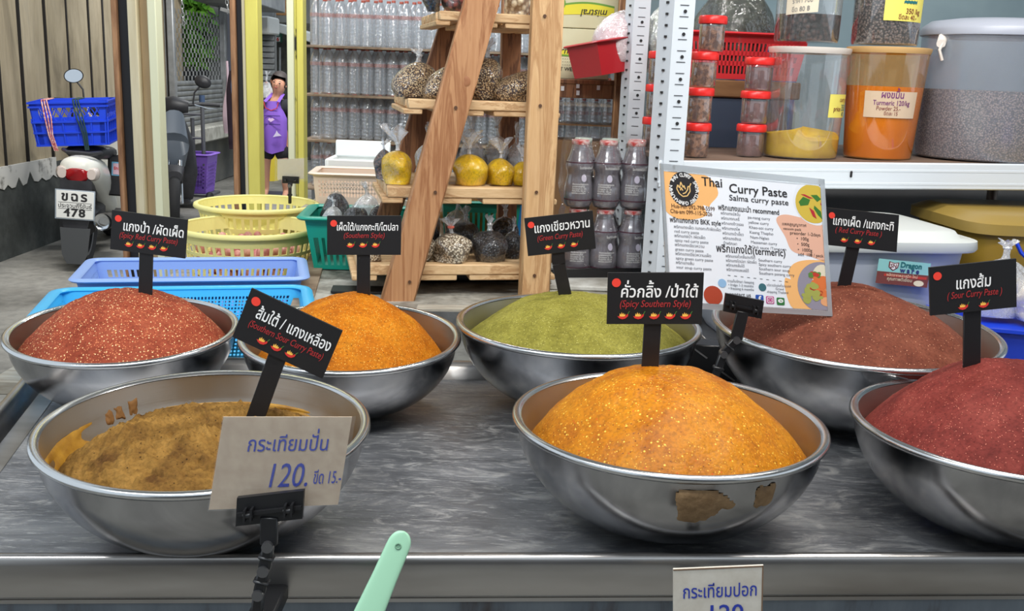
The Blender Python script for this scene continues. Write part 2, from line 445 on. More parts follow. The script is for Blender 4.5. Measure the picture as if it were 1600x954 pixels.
for i_, ch_ in enumerate('IGD'): txt(mb, lambda u, v, h: mp(u, v, .034), ch_, mp.W / 2, mp.H * (.3 + .3 * i_), .045, 'c', bold=.02)
part('lettering', mb, INK['darkred'], nm)
# shuttered shop further along the same line
GALV = pbr('galvanised_steel', rgb(150, 152, 152), .5, .5, c2=rgb(120, 122, 122), scale=6)
DARKG = pbr('interior_shade', rgb(20, 20, 20), .9)
s0, s1 = WL(270, 200).y, WL(345, 200).y
zs = WL(300, 212).z
sh = thing('shutter_shop', 'shuttered market shop with a see-through lattice grille beyond the gate posts', 'shop front', (XL, s0, 0))
W = lambda px, py, dx=0: WL(px, py) + Vector((dx, 0, 0))
mb = MB(); mb.box((XL - .3, (s0 + s1) / 2 + .5, zs / 2), (.6, s1 - s0 + 2.6, zs), .01); part('base_wall', mb, pbr('grey_render', rgb(112, 112, 108), .9, c2=rgb(86, 88, 88), scale=2.5, bump=.3), sh, True)
mb = MB(); mb.box((XL - .02, (s0 + s1) / 2 + .3, zs + .03), (.5, s1 - s0 + 1.2, .16), .015); part('ledge', mb, pbr('concrete_ledge', rgb(182, 180, 170), .85, c2=rgb(140, 138, 128), scale=7), sh, True)
ztop = WL(300, 18).z; zmid = WL(310, 125).z; N = 9
for i in range(N):
    z0 = zs + .11 + (zmid - zs - .11) * i / N; z1 = zs + .11 + (zmid - zs - .11) * (i + 1) / N
    mb = MB(); mb.loft([((XL + .02, s0, (z0 + z1) / 2), .018, (z1 - z0) / 2 * .95), ((XL + .02, s1, (z0 + z1) / 2), .018, (z1 - z0) / 2 * .95)], 10, 2.6)
    part('shutter_slat', mb, GALV, sh, True)
mb = MB(); nr = 15
for j in range(nr + 1):
    z = zmid + (ztop - zmid) * j / nr
    mb.bar((XL + .02, s0, z), (XL + .02, s1, z), .012, .012)
    for i in range(14):
        y = s0 + (s1 - s0) * (i + (.5 if j % 2 else .1)) / 14
        if j < nr: mb.bar((XL + .02, y, z), (XL + .02, y, z + (ztop - zmid) / nr), .012, .012)
part('lattice_grille', mb, GALV, sh, True, kind='stuff')
for y in (s0 - .06, s1 + .05, s0 - .55):
    part('guide_rail', MB().bar((XL + .04, y, zs), (XL + .04, y, 2.35), .07, .07, bev=.008), GALV, sh, True)
mb = MB()
for j in range(22): mb.bar((XL, s0 - 1.3, .9 + j * .1), (XL, s0 - .1, .9 + j * .1), .006, .006)
for j in range(14): mb.bar((XL, s0 - 1.3 + j * .09, .75), (XL, s0 - 1.3 + j * .09, 3.1), .006, .006)
part('wire_mesh', mb, GALV, sh, True, kind='stuff')
part('back_panel', MB().box((XL - 1.3, s0 + 3.4, 1.7), (.03, 9.5, 3.4)), DARKG, sh, True)  # near-black panel added so the grille shows a shaded interior
a, b = WL(275, -12), WL(372, 32)
part('canopy', MB().bar((XL + .25, a.y, a.z + .1), (XL + .25, b.y, b.z + .22), .7, .22, (0, 0, 1), .01), pbr('canopy_grey', rgb(160, 162, 162), .6, c2=rgb(130, 132, 134), scale=4), sh, True)
# tree seen through the grille
tr = thing('leafy_tree', 'bright green leafy tree seen through the shutter lattice', 'tree', (P(325, 40, Y=14.2).x, 14.2, 0))
part('trunk', MB().tube([(0, 0, 0), (.05, 0, 1.2), (0, .1, 1.7)], [.06, .05, .03], 8), pbr('bark', rgb(90, 75, 60), .9), tr)
mb = MB(); rr = random.Random(5)
for i in range(1400):
    a = rr.uniform(0, 6.28); q = rr.uniform(0, 1) ** .5 * .32; c = Vector((math.cos(a) * q, math.sin(a) * q, 1.95 + rr.uniform(-.62, .5)))
    u = Vector((rr.uniform(-1, 1), rr.uniform(-1, 1), rr.uniform(-1, 1))).normalized(); v = u.orthogonal().normalized()
    mb.add([c - u * .09, c + v * .035, c + u * .09, c - v * .035], [(0, 1, 2, 3)])
m = pbr('leaf_green', rgb(120, 175, 50), .6, c2=rgb(80, 140, 40), scale=3); part('foliage', mb, m, tr, kind='stuff', smooth=False)
# far hall: stalls behind the woman
far = thing('far_stall', 'distant grey market stall with roller shutter behind the woman', 'stall', (-2.6, 15, 0))
a = P(405, 262, Y=15).x
LXF = P(408, 90, Y=14).x
mb = MB(); mb.box((LXF - .25, 14, 1.6), (.9, .1, 3.2)); part('stall_wall', mb, pbr('stall_grey', rgb(120, 120, 118), .8), far, True)
for i in range(14):
    zz = P(417, 140, Y=13.9).z + i * .075
    part('shutter_slat', MB().box((P(417, 90, Y=13.9).x, 13.9, zz), (.2, .03, .066), .006), GALV, far, True)
mb = MB(); mb.box((P(412, 40, Y=13.7).x, 13.7, P(412, 40, Y=13.7).z), (.28, .6, .22), .02); part('shutter_housing', mb, pbr('pale_box', rgb(205, 205, 200), .6), far, True)
st = thing('sign_booth', 'dark stall front with a green framed box sign reading 96', 'stall', (-2.5, 15.5, 0))
x0, x1 = P(425, 70, Y=15.4).x, P(458, 70, Y=15.4).x
part('front', MB().box(((x0 + x1) / 2 + .2, 15.5, 1.0), (x1 - x0 + .5, .1, 2.0)), pbr('booth_dark', rgb(62, 60, 56), .8, c2=rgb(90, 88, 80), scale=8), st, True)
mp = plane(P(427, 62, Y=15.2), P(439, 62, Y=15.2), P(427, 68, Y=15.2))
mp = plane(P(426, 46, Y=15.2), P(439, 46, Y=15.2), P(426, 66, Y=15.2))
mb = MB(); slab(mb, mp, .1); bx = part('box_sign', mb, flat('sign_green', 60, 110, 90), st, True)
mb = MB(); slab(mb, lambda u, v, h: mp(u, v, h + .012), .01, mp.W * .1, mp.H * .58, mp.W * .92, mp.H * .95); part('sign_face', mb, INK['white'], bx, True)
mb = MB(); slab(mb, lambda u, v, h: mp(u, v, h + .012), .01, mp.W * .12, mp.H * .08, mp.W * .8, mp.H * .5); part('sign_face', mb, flat('pale_mint', 200, 220, 215), bx, True)
mb = MB(); txt(mb, lambda u, v, h: mp(u, v, h + .016), '96', mp.W * .5, mp.H * .9, .075, 'c', bold=.03); part('number', mb, INK['red'], bx, True)
part('awning', MB().box((P(452, 52, Y=15).x + .15, 15, P(452, 52, Y=15).z), (.5, .8, .12), .01, Matrix.Rotation(.25, 3, 'Y')), pbr('awning_white', rgb(205, 208, 205), .6), st, True)
part('pole', MB().cyl(P(437, 130, Y=14.9), P(437, 74, Y=14.9), .02), GALV, st, True)
part('upper_panel', MB().box((P(441, 12, Y=15.6).x, 15.6, P(441, 12, Y=15.6).z), (.24, .04, .22), .004), wood('far_wood', rgb(190, 140, 85), rgb(215, 165, 105), rgb(160, 115, 70)), st, True)
# back wall of the hall
struct('wall_back', MB().box((1.0, 17.6, 1.6), (11, .1, 3.3)), pbr('far_grey', rgb(140, 140, 134), .85, c2=rgb(110, 108, 104), scale=1.2))
# ---- gate posts
def post(name, label, px0, px1, y, strips, z1=3.1):
    base = P((px0 + px1) / 2, 250, Y=y); t = thing(name, label, 'post', (base.x, y, 0))
    for (a, b, mt, pn, dy) in strips:
        xa, xb = P(a, 250, Y=y).x, P(b, 250, Y=y).x
        part(pn, MB().box(((xa + xb) / 2, y + dy, z1 / 2), (xb - xa, .07, z1), .003), mt, t, True)
    return t
RUST = pbr('rusty_edge', rgb(176, 132, 96), .8, c2=rgb(120, 82, 56), scale=16, stretch=(2, 2, .3), bump=.3)
CREAM = pbr('cream_paint', rgb(216, 206, 176), .55, c2=rgb(196, 182, 148), scale=7, stretch=(3, 3, .3))
TAN = pbr('tan_paint', rgb(196, 172, 136), .6, c2=rgb(178, 152, 116), scale=6, stretch=(3, 3, .3))
PALEC = pbr('pale_cream_paint', rgb(222, 222, 190), .5)
YEL = pbr('yellow_paint', rgb(218, 208, 104), .5, c2=rgb(204, 192, 92), scale=5, stretch=(2, 2, .4))
SEAM = pbr('black_seam', rgb(24, 24, 30), .55)
STAINY = NT('stained_yellow'); STAINY.set('Base Color', STAINY.ramp(STAINY.noise(5, (4, 4, 1.6), 5), [(.42, rgb(205, 196, 100)), (.5, rgb(205, 196, 100)), (.56, rgb(40, 38, 30))])); STAINY = STAINY.m
post('gate_post', 'wide cream and tan gate post with a black seam beside the blue crate scooter', 193, 260, 3.9, [(190, 198, RUST, 'rusty_flange', 0), (198, 216, SEAM, 'black_seam', .02), (216, 230, CREAM, 'cream_face', -.01), (230, 246, TAN, 'tan_recess', .02), (246, 259, PALEC, 'pale_flange', -.01)])
post('gate_post', 'narrow yellow gate post with rusty brown edge left of the woman', 368, 411, 4.0, [(368, 376, RUST, 'rusty_flange', 0), (376, 386, SEAM, 'black_seam', .02), (386, 392, CREAM, 'cream_edge', 0), (392, 411, YEL, 'yellow_face', -.01)])
post('gate_post', 'pale green and yellow post with black stains, right of the woman', 454, 478, 4.3, [(454, 464, PALEC, 'pale_face', -.01), (464, 468, STAINY, 'stained_seam', .01), (468, 478, YEL, 'yellow_face', 0)])
# chains by the shutter
for (pa, pb, yy, lab) in (((284, 0), (287, 40), 9.6, 'thin steel chain hanging before the shutter lattice'), ((354, 0), (357, 22), 9.6, 'thick dark chain hanging above the draped clothes')):
    t = thing('hanging_chain', lab, 'chain', P(*pb, Y=yy)); a, b = P(*pa, Y=yy), P(*pb, Y=yy); L = (a - b).length; n = int(L / .035)
    for i in range(n):
        c = b.lerp(a, (i + .5) / n); mb = MB(); ph = (i % 2) * math.pi / 2
        mb.tube([c + Vector((math.cos(ph) * .013 * math.cos(q * .785), math.sin(ph) * .013 * math.cos(q * .785), .024 * math.sin(q * .785))) for q in range(8)], .004, 5, closed=True)
        part('link', mb, GALV, t, True)
# right stall back wall
m = pbr('pale_blue_wall', rgb(140, 160, 166), .7, c2=rgb(118, 138, 146), scale=2)
struct('wall_right', MB().box((1.9, 3.62, 1.6), (3.1, .05, 3.2), 0, Matrix.Rotation(math.atan(YAW), 3, 'Z')), m)
# ================================================================== TABLE, BOWLS, PASTES
TZ = .85
cy_, sy_ = math.cos(math.atan(YAW)), math.sin(math.atan(YAW))
RY = Matrix.Rotation(math.atan(YAW), 3, 'Z')
def T(x, d, z): return Vector((x, d + YAW * x, z))           # stall coordinates: x across, d depth from the tray line
m = NT('scuffed_steel'); n1 = m.noise(3.0, (1, 2.6, 1), 6, .7, .8); n2 = m.noise(30, (1, 7, 1), 5, .75, .6); n3 = m.noise(9, (1, 1.8, 1), 6, .7, 2.2)
base = m.ramp(n1, [(.3, rgb(96, 98, 102)), (.5, rgb(136, 138, 142)), (.68, rgb(176, 177, 178))])
scr = m.ramp(n2, [(.55, 0.), (.68, 1.)]); smear = m.ramp(n3, [(.52, 0.), (.7, 1.)])
m.set('Base Color', m.mix(m.math('MULTIPLY', scr, .75), m.mix(m.math('MULTIPLY', smear, .7), base, rgb(186, 184, 180)), rgb(200, 200, 198)))
m.set('Metallic', m.ramp(m.math('MAXIMUM', scr, smear), [(0, .70), (1, .35)])); m.set('Roughness', m.ramp(n3, [(.35, .34), (.7, .58)])); m.bump(n2, .35, .0015)
TRAYM = m.m
LIPM = pbr('lip_steel', rgb(186, 184, 182), .28, .95, c2=rgb(150, 146, 142), scale=3, stretch=(.6, 3, 3), bump=.12, bscale=25, bd=.001)
PANEL = NT('front_panel_paint'); _n = PANEL.noise(10, (1.5, 1, .35), 5); PANEL.set('Base Color', PANEL.ramp(_n, [(.3, rgb(80, 70, 66)), (.42, rgb(106, 114, 122)), (.7, rgb(128, 136, 142))])); PANEL.set('Metallic', .35); PANEL.set('Roughness', .5); PANEL = PANEL.m
tb = thing('serving_table', 'stainless steel tray table carrying the bowls of curry paste', 'table', (0, 1.6, 0))
XL0 = -.845
F0, B0 = 1.117, 1.93
mb = MB(); mb.box(T(.35, (F0 + B0) / 2, TZ - .006), (2.35, B0 - F0, .012), .002, RY); part('tray_top', mb, TRAYM, tb, True)
def sweep(mb, prof, a, b):                                   # profile (d, z) swept from a to b in stall x
    n = len(prof); vs = [T(a, d, z) for d, z in prof] + [T(b, d, z) for d, z in prof]
    mb.add(vs, [(i, i + 1, i + 1 + n, i + n) for i in range(n - 1)])
prof = [(F0 + .022, TZ - .002), (F0 + .014, TZ + .010), (F0 + .006, TZ + .026), (F0 + .002, TZ + .031), (F0 - .006, TZ + .032), (F0 - .010, TZ + .028), (F0 - .011, TZ + .020), (F0 - .012, TZ - .018), (F0 - .006, TZ - .024), (F0 + .03, TZ - .024)]
mb = MB(); sweep(mb, prof, XL0 - .4, 1.6); part('front_lip', mb, LIPM, tb, True, ang=60)
prof = [(B0 - .02, TZ), (B0 - .008, TZ + .02), (B0, TZ + .03), (B0 + .012, TZ + .03), (B0 + .014, TZ - .03)]
mb = MB(); sweep(mb, prof, XL0, 1.6); part('back_lip', mb, LIPM, tb, True, ang=60)
# left lip follows the splayed corner seen at the edge of the picture
a, b = P(-60, 772, z=TZ), P(58, 620, z=TZ); d = (b - a).normalized(); nn = Vector((-d.y, d.x, 0)); b2 = b + d * .17
mb = MB()
vs = []
for q in (a, b2):
    for (o, z) in ((-.03, TZ + .001), (.0, TZ + .002), (.012, TZ + .03), (.02, TZ + .034), (.028, TZ + .03), (.03, TZ - .06)): vs.append(Vector((q.x, q.y, 0)) + nn * o + Vector((0, 0, z)))
mb.add(vs, [(i, i + 1, i + 7, i + 6) for i in range(5)]); part('side_lip', mb, LIPM, tb, True, ang=60)
mb = MB(); mb.box(T(.35, F0 + .012, TZ - .30), (2.5, .02, .56), .003, RY); part('front_panel', mb, PANEL, tb, True)
mb = MB(); mb.bar(T(-.9, F0 + .0, TZ - .0285), T(1.6, F0 + .0, TZ - .0285), .008, .005, (0, 0, 1)); part('trim_strip', mb, LIPM, tb, True)
for x in (-.8, 1.5):
    for d in (F0 + .06, B0 - .06): part('leg', MB().box(T(x, d, .41), (.05, .05, .82), .004), LIPM, tb, True)

STEELO = NT('bowl_steel'); _n = STEELO.noise(70, detail=2); _s = STEELO.noise(6, detail=5, dist=1)
STEELO.set('Base Color', STEELO.ramp(_s, [(.3, rgb(146, 146, 149)), (.7, rgb(190, 190, 191))])); STEELO.set('Metallic', 1.0)
STEELO.set('Roughness', STEELO.ramp(_s, [(.35, .17), (.7, .30)])); STEELO.bump(_n, .06, .001); STEELO = STEELO.m
STEELI = NT('bowl_steel_inside'); _s = STEELI.noise(5, detail=4); _b = STEELI.noise(8, (1, 1, 60), detail=2)
STEELI.set('Base Color', rgb(198, 194, 186)); STEELI.set('Metallic', 1.0); STEELI.set('Roughness', STEELI.ramp(_s, [(.35, .26), (.7, .4)])); STEELI.bump(_b, .1, .0006); STEELI = STEELI.m
RIMM = pbr('rim_steel', rgb(205, 206, 206), .22, 1)
def prof_r(Rr, dep, zz):                                     # inner radius at height zz below the rim
    q = max(0, min(1, (dep + zz) / dep)); return Rr * (1 - (1 - q) ** 1.9) ** (1 / 2.3)
BOWLS = dict(B1=(-.668, 1.691, .1918, 3.49), B2=(-.278, 1.703, .1913, 3.6), B3=(.121, 1.777, .2203, .57), B5=(.607, 1.746, .2477, 2.05), B6=(-.380, 1.209, .205, 2.08), B4=(.215, 1.291, .2091, 0), B7=(.686, 1.315, .21, 0))
GB = 'steel bowls on the serving table'
RIMC = {}
def bowl(key, label):
    x, y, Rr, tilt = BOWLS[key]; dep = .7 * Rr; c = Vector((x, y, TZ + dep)); RIMC[key] = c
    rot = Matrix.Rotation(R(tilt), 3, 'X'); t = thing('mixing_bowl', label, 'bowl', c, group=GB, rot=rot)
    Ro = Rr - .006; pr = []
    for i in range(29):
        q = i / 28; r = Ro * (.30 + .70 * math.sin(q * math.pi / 2)) if i else 0
        r = Ro * q ** .62; z = -dep * (1 - min(1, (r / Ro)) ** 2.3) ** (1 / 1.9); pr.append((max(r, 1e-4), z))
    o = [(r, z) for r, z in pr]; i_ = [(max(r - .0035, 1e-4), z + .0035 * (1 - (r / Ro) ** 3)) for r, z in pr]
    # dish wall: outside skin, inside skin, rolled rim
    mb = MB(); mb.lathe(o, 96); part('outer_shell', mb, STEELO, t, ang=70)
    mb = MB(); mb.lathe(i_, 96); part('inner_shell', mb, STEELI, t, ang=70)
    mb = MB(); pts = [(Ro + .0005 + .0068 * math.cos(a * math.pi / 5), .0048 * math.sin(a * math.pi / 5)) for a in range(11)]
    pts = [(Ro - .006, .002), (Ro - .003, .0045), (Ro + .002, .0055), (Ro + .006, .003), (Ro + .0065, -.001), (Ro + .004, -.0045), (Ro - .001, -.004)]
    mb.lathe(pts, 112); part('rolled_rim', mb, RIMM, t, ang=80)
    return t
def paste_mat(name, base, lo, hi, speck=None, dark=None, sc=260, glossy=.12, rough=.7, patch=None):
    m = NT(name); n1 = m.noise(18, detail=6); n2 = m.noise(220, detail=4)
    col = m.ramp(n1, [(.3, lo), (.5, base), (.7, hi)])
    col = m.mix(.45, col, m.ramp(n2, [(.35, (.35, .35, .35, 1)), (.55, (1, 1, 1, 1))]), 'MULTIPLY')
    if dark:
        v = m.voro(150, (1, 1, 1)); f = m.ramp(v.outputs['Distance'], [(.12, 1.), (.2, 0.)]); f = m.math('MULTIPLY', f, m.ramp(m.noise(60), [(.45, 0.), (.55, 1.)])); col = m.mix(m.math('MULTIPLY', f, .85), col, dark)
    if speck:
        for (s, c, r, th) in speck:
            v = m.voro(s, (1, 1, 1)); f = m.ramp(v.outputs['Distance'], [(r * .7, 1.), (r, 0.)])
            f = m.math('MULTIPLY', f, m.ramp(v.outputs['Color'], [(th, 0.), (min(1, th + .02), 1.)])); col = m.mix(f, col, c)
    m.set('Base Color', col); m.set('Roughness', rough); m.b.inputs['Specular IOR Level'].default_value = glossy
    h = m.math('ADD', m.math('MULTIPLY', n2, .6), m.noise(90, detail=3)); m.bump(h, .55, .0022); return m.m
def paste(key, label, mat, peak, hp, rb, zb, p=2.6, wob=.003, seed=0, rough=1, smooth_only=False, flatt=None):
    x, y, Rr, tilt = BOWLS[key]; c = RIMC[key]; dep = .7 * Rr; t = MB(); NA, NR = 150, 64
    rb = prof_r(Rr - .010, dep, zb) if rb is None else rb * Rr; px, py = peak
    vs = []; off = Vector((seed * 7.3, seed * 3.1, 0))
    rot = Matrix.Rotation(R(tilt), 3, 'X')
    for i in range(NA):
        a = 2 * math.pi * i / NA; dx, dy = math.cos(a), math.sin(a)
        bq = px * dx + py * dy; L = -bq + math.sqrt(max(bq * bq + rb * rb - px * px - py * py, 1e-6))
        for j in range(NR + 1):
            s = j / NR; s = s ** .85; u, v = px + dx * L * s, py + dy * L * s
            z = zb + (hp - zb) * (1 - s ** p)
            if flatt: z = min(z, flatt) + (max(0, z - flatt)) * .25
            q = Vector((u, v, 0))
            nz = noise.noise(q * 14 + off) * wob * 1.8 + noise.noise(q * 45 + off) * wob * .7 + noise.noise(q * 120 + off) * wob * .35 * rough + noise.noise(q * 260 + off) * wob * .22 * rough
            vs.append(Vector((u, v, z + nz * (1 - s ** 8 * .6))))
    n = NR + 1; fs = []
    for i in range(NA):
        k = (i + 1) % NA
        for j in range(NR):
            if j == 0: fs.append((i * n, i * n + 1, k * n + 1))
            else: fs.append((i * n + j, i * n + j + 1, k * n + j + 1, k * n + j))
    b = len(vs)
    for i in range(NA):                                     # closed underside following the dish
        a = 2 * math.pi * i / NA; vs.append(Vector((vs[i * n + NR].x * .60, vs[i * n + NR].y * .60, -dep * .60)))
    for i in range(NA):
        k = (i + 1) % NA; fs.append((i * n + NR, b + i, b + k, k * n + NR))
    fs.append(tuple(reversed(range(b, b + NA))))
    vs = [rot @ v for v in vs]
    o = part('curry_paste', t.add(vs, fs), mat, ang=75); o.location = c
    return tag(o, label, 'curry paste', 'mounds of curry paste in the steel bowls')
bowl('B1', 'steel bowl holding brick-red speckled paste at far left, beside the blue baskets')
bowl('B2', 'steel bowl holding bright orange-brown paste behind the tilted black sign')
bowl('B3', 'steel bowl holding olive green paste in the middle of the back row')
bowl('B5', 'widest steel bowl, holding reddish brown paste under the printed menu board')
bowl('B6', 'front left steel bowl with ochre smears inside and rough brown paste')
bowl('B4', 'steel bowl of golden paste in the front middle with dried paste smears outside')
bowl('B7', 'steel bowl of dark red paste cut off by the right edge of the picture')
paste('B1', 'domed brick-red curry paste dotted with pale seeds, far left', paste_mat('brick_red_paste', rgb(150, 70, 48), rgb(126, 54, 36), rgb(166, 86, 60), [(230, rgb(245, 205, 150), .30, .55), (330, rgb(230, 150, 100), .3, .5)], rgb(110, 40, 28)), (.0, .01), .062, None, -.035, 2.5, seed=1)
paste('B2', 'domed orange-brown curry paste in the back left bowl', paste_mat('orange_paste', rgb(188, 108, 16), rgb(158, 84, 10), rgb(200, 126, 26), [(420, rgb(240, 190, 90), .3, .6)], rgb(110, 58, 14)), (.0, .015), .070, None, -.05, 2.2, seed=2)
paste('B3', 'domed olive green curry paste in the back middle bowl', paste_mat('green_paste', rgb(134, 128, 54), rgb(114, 108, 42), rgb(148, 142, 66), [(420, rgb(205, 200, 120), .3, .7)], rgb(84, 84, 30)), (-.005, .02), .048, None, -.035, 2.2, seed=3)
paste('B5', 'domed reddish brown curry paste half shaded by the menu board', paste_mat('brown_paste', rgb(112, 60, 44), rgb(94, 46, 34), rgb(126, 72, 54), [(300, rgb(225, 165, 130), .25, .72)], rgb(86, 42, 32)), (-.01, .02), .070, None, -.045, 2.0, seed=4)
paste('B6', 'rough crumbly yellow-brown curry paste, low in the front left bowl', paste_mat('ochre_paste', rgb(128, 94, 44), rgb(84, 56, 26), rgb(156, 118, 60), None, rgb(36, 22, 10), rough=.8), (.0, .0), .000, None, -.054, 2.8, wob=.0060, seed=5, rough=3.2)  # near-black spots paint the shade inside the crumb pits
paste('B4', 'golden curry paste mound flecked with seeds and chilli, front middle', paste_mat('golden_paste', rgb(184, 112, 8), rgb(156, 84, 6), rgb(194, 126, 14), [(170, rgb(232, 186, 76), .26, .68), (210, rgb(196, 70, 24), .24, .82), (330, rgb(226, 170, 60), .3, .66)], rgb(100, 50, 10), rough=.5, glossy=.25), (-.015, .01), .066, None, -.045, 2.3, seed=6)
paste('B7', 'smooth dark red curry paste piled at the right edge', paste_mat('dark_red_paste', rgb(116, 48, 42), rgb(96, 37, 33), rgb(130, 60, 52), [(420, rgb(200, 120, 100), .28, .7)], rgb(84, 28, 26)), (.01, .02), .085, None, -.035, 2.2, seed=7)
# smears: thin crusts of dried paste standing on the bowl walls
def smear(key, label, pts_ang, z, mat, outside=True, seed=0, n=1, name='paste_smear'):
    """a crust on the wall: angle range, depth range below the rim"""
    x, y, Rr, tilt = BOWLS[key]; dep = .7 * Rr; rot = Matrix.Rotation(R(tilt), 3, 'X'); mb = MB(); (a0, a1), (z0, z1) = pts_ang, z
    NA, NZ = 26, 14; vs = []; keep = []
    for i in range(NA):
        for j in range(NZ):
            u, v = i / (NA - 1), j / (NZ - 1); a = R(a0 + (a1 - a0) * u); zz = z0 + (z1 - z0) * v
            r = prof_r(Rr - .006, dep, zz); e = min(u, 1 - u, v, 1 - v) * 2
            q = noise.noise(Vector((u * 3.2 + seed, v * 2.2, seed * 2))) * .55 + e * 1.1 - .30
            h = max(-.002, min(.0022, q * .006)) + noise.noise(Vector((u * 14, v * 9, seed))) * .0005
            r += (h if outside else -.0037 - h)
            vs.append(rot @ Vector((r * math.cos(a), r * math.sin(a), zz)) + RIMC[key]); keep.append(q > -.02)
    fs = []
    for i in range(NA - 1):
        for j in range(NZ - 1):
            f = (i * NZ + j, (i + 1) * NZ + j, (i + 1) * NZ + j + 1, i * NZ + j + 1)
            if sum(keep[k] for k in f) >= 2: fs.append(f)
    mb.add(vs, fs); o = part(name, mb, mat); return tag(o, label, 'smear', kind='stuff')
CR = pbr('dried_paste', rgb(150, 120, 84), .75, c2=rgb(120, 92, 60), scale=60, bump=.5, bscale=200)
smear('B4', 'large dried brown paste crust on the outside of the front middle bowl', (-96, -74), (-.014, -.062), CR, True, 1.3)
smear('B4', 'small dried paste crust right of the larger one on the front middle bowl', (-68, -58), (-.012, -.050), CR, True, 2.1)
OC = pbr('ochre_film', rgb(176, 130, 40), .5, c2=rgb(140, 96, 26), scale=40, bump=.3)
smear('B6', 'ochre paste film streaked along the left inner wall of the front left bowl', (158, 204), (-.030, -.062), OC, False, 4.2)
smear('B6', 'yellow paste film along the far inner wall of the front left bowl', (48, 128), (-.036, -.047), OC, False, 6.4)
for k, (a, z) in enumerate(((149, -.026), (144.5, -.024), (138, -.018))):
    smear('B6', ['leftmost of three brown paste blobs stuck inside the front left bowl', 'middle of three brown paste blobs stuck inside the front left bowl', 'rightmost and largest of three brown paste blobs inside the front left bowl'][k], (a - 2.6 - (k == 2) * .5, a + 2.6 + (k == 2) * .5), (z + .004, z - .018 - (k == 2) * .004), pbr('brown_blob', rgb(120, 80, 34), .8), False, 3.1 + k, name='paste_blob')

# ================================================================== BLACK PRICE SIGNS
def chili(mb3, mp, x, y, s, h):
    red, yel, grn = mb3
    cr = [(-.5, -.05), (-.34, .12), (-.1, .2), (.15, .15), (.36, -.02), (.46, -.22), (.36, -.16), (.2, -.03), (0, .02), (-.2, -.02)]
    body = [(-.52, .0), (-.36, .2), (-.08, .3), (.2, .24), (.42, .04), (.47, -.16), (.36, -.2), (.26, -.06), (.05, .04), (-.2, .04)]
    poly(red, mp, [(x + a * s, y + b * s) for a, b in body], h)
    fl = [(-.34, .02), (-.30, -.26), (-.2, -.12), (-.14, -.36), (-.04, -.14), (.04, -.3), (.1, -.1), (.2, -.22), (.2, .0), (-.05, .07)]
    poly(yel, mp, [(x + a * s, y + b * s) for a, b in fl], h * .9)
    st = [(.38, -.18), (.47, -.14), (.5, -.3), (.6, -.44), (.54, -.46), (.43, -.3)]
    poly(grn, mp, [(x + a * s, y + b * s) for a, b in st], h)
def sign(label, corners, Y, pts, th, thx, thy, ths, en, enx, eny, ens, thw, enw, nch, chy, chx, postw=.0235, lean=None, badge=(.09, .19), dx=.155):
    mp = plane(P(*corners[0], Y=Y), P(*corners[1], Y=Y), P(*corners[2], Y=Y)); W, H = mp.W, mp.H
    base = P(*pts[-1], Y=Y + .004)
    t = thing('price_sign', label, 'sign', base, group='black curry name signs')
    mb = MB(); slab(mb, mp, .004); bd = part('board', mb, BOARDB, t, True)
    mb = MB(); txt(mb, mp, th, thx * W, thy * H, ths * H, 'l', bold=.013, shear=.06, h=.0006, fit=thw * W); part('lettering', mb, INK['white'], bd, True, label='white hand lettered Thai words')
    mb = MB(); txt(mb, mp, en, enx * W, eny * H, ens * H, 'c', bold=.006, shear=.22, h=.0006, fit=enw * W); part('lettering', mb, INK['darkred'], bd, True, label='dark red English words')
    mb = MB(); disc(mb, mp, badge[0] * W, badge[1] * H, .085 * H, .0006); bg = part('badge', mb, INK['badge'], bd, True)
    for k in range(nch):
        a, b, c = MB(), MB(), MB(); chili((a, b, c), mp, (chx + (k - (nch - 1) / 2) * dx) * W, chy * H, .21 * H, .0007)
        r = MB(); r.mi = 0; r.v, r.f, r.m = a.v, a.f, a.m; n = len(r.v); r.mi = 1; X = r.X; r.add(b.v, b.f); r.mi = 2; r.add(c.v, c.f)
        part('chili_icon', r, [INK['red'], INK['yellow'], INK['green']], bd, True)
    p0 = P(*pts[0], Y=Y + .0045); mb = MB(); q = [p0] + [P(*p, Y=Y + .0045) for p in pts[1:]]; e = (q[-1] - q[-2]).normalized(); q[-1] = q[-1] + e * .035
    for i in range(len(q) - 1): mb.bar(q[i], q[i + 1] + (q[i + 1] - q[i]).normalized() * .001, postw, .0035, (0, 1, 0), .0006)
    part('post', mb, BLACKP, t, True)
    return t
sign('black sign lettered Spicy Red Curry Paste with four chilies', ((175, 328), (293, 343), (172, 389)), 1.70, [(229, 385), (227, 470)], 'แกงป่า /ผัดเผ็ด', .15, .47, .34, '(Spicy Red Curry Paste)', .50, .66, .20, .82, .78, 4, .82, .48)
sign('strongly tilted black sign lettered Southern Sour Curry Paste above the front left bowl', ((393, 450), (535, 517), (363, 526)), 1.245, [(434, 555), (400, 650)], 'ส้มใต้ / แกงเหลือง', .135, .47, .31, '(Southern Sour Curry Paste)', .51, .67, .19, .82, .82, 3, .83, .45)
sign('black sign lettered Southern Style with three chilies, left of the green basket', ((511, 337), (627, 337), (511, 398)), 1.73, [(568, 395), (568, 482)], 'เผ็ดใต้/แกงกะทิ/ไตปลา', .125, .37, .25, '(Southern Style)', .50, .56, .19, .84, .56, 3, .75, .49, dx=.17)
sign('black sign lettered Green Curry Paste on a bent post', ((819, 341), (926, 329), (825, 400)), 1.79, [(872, 385), (873, 412), (885, 470)], 'แกงเขียวหวาน', .12, .41, .33, '(Green Curry Paste)', .49, .63, .20, .83, .67, 3, .83, .50, dx=.19)
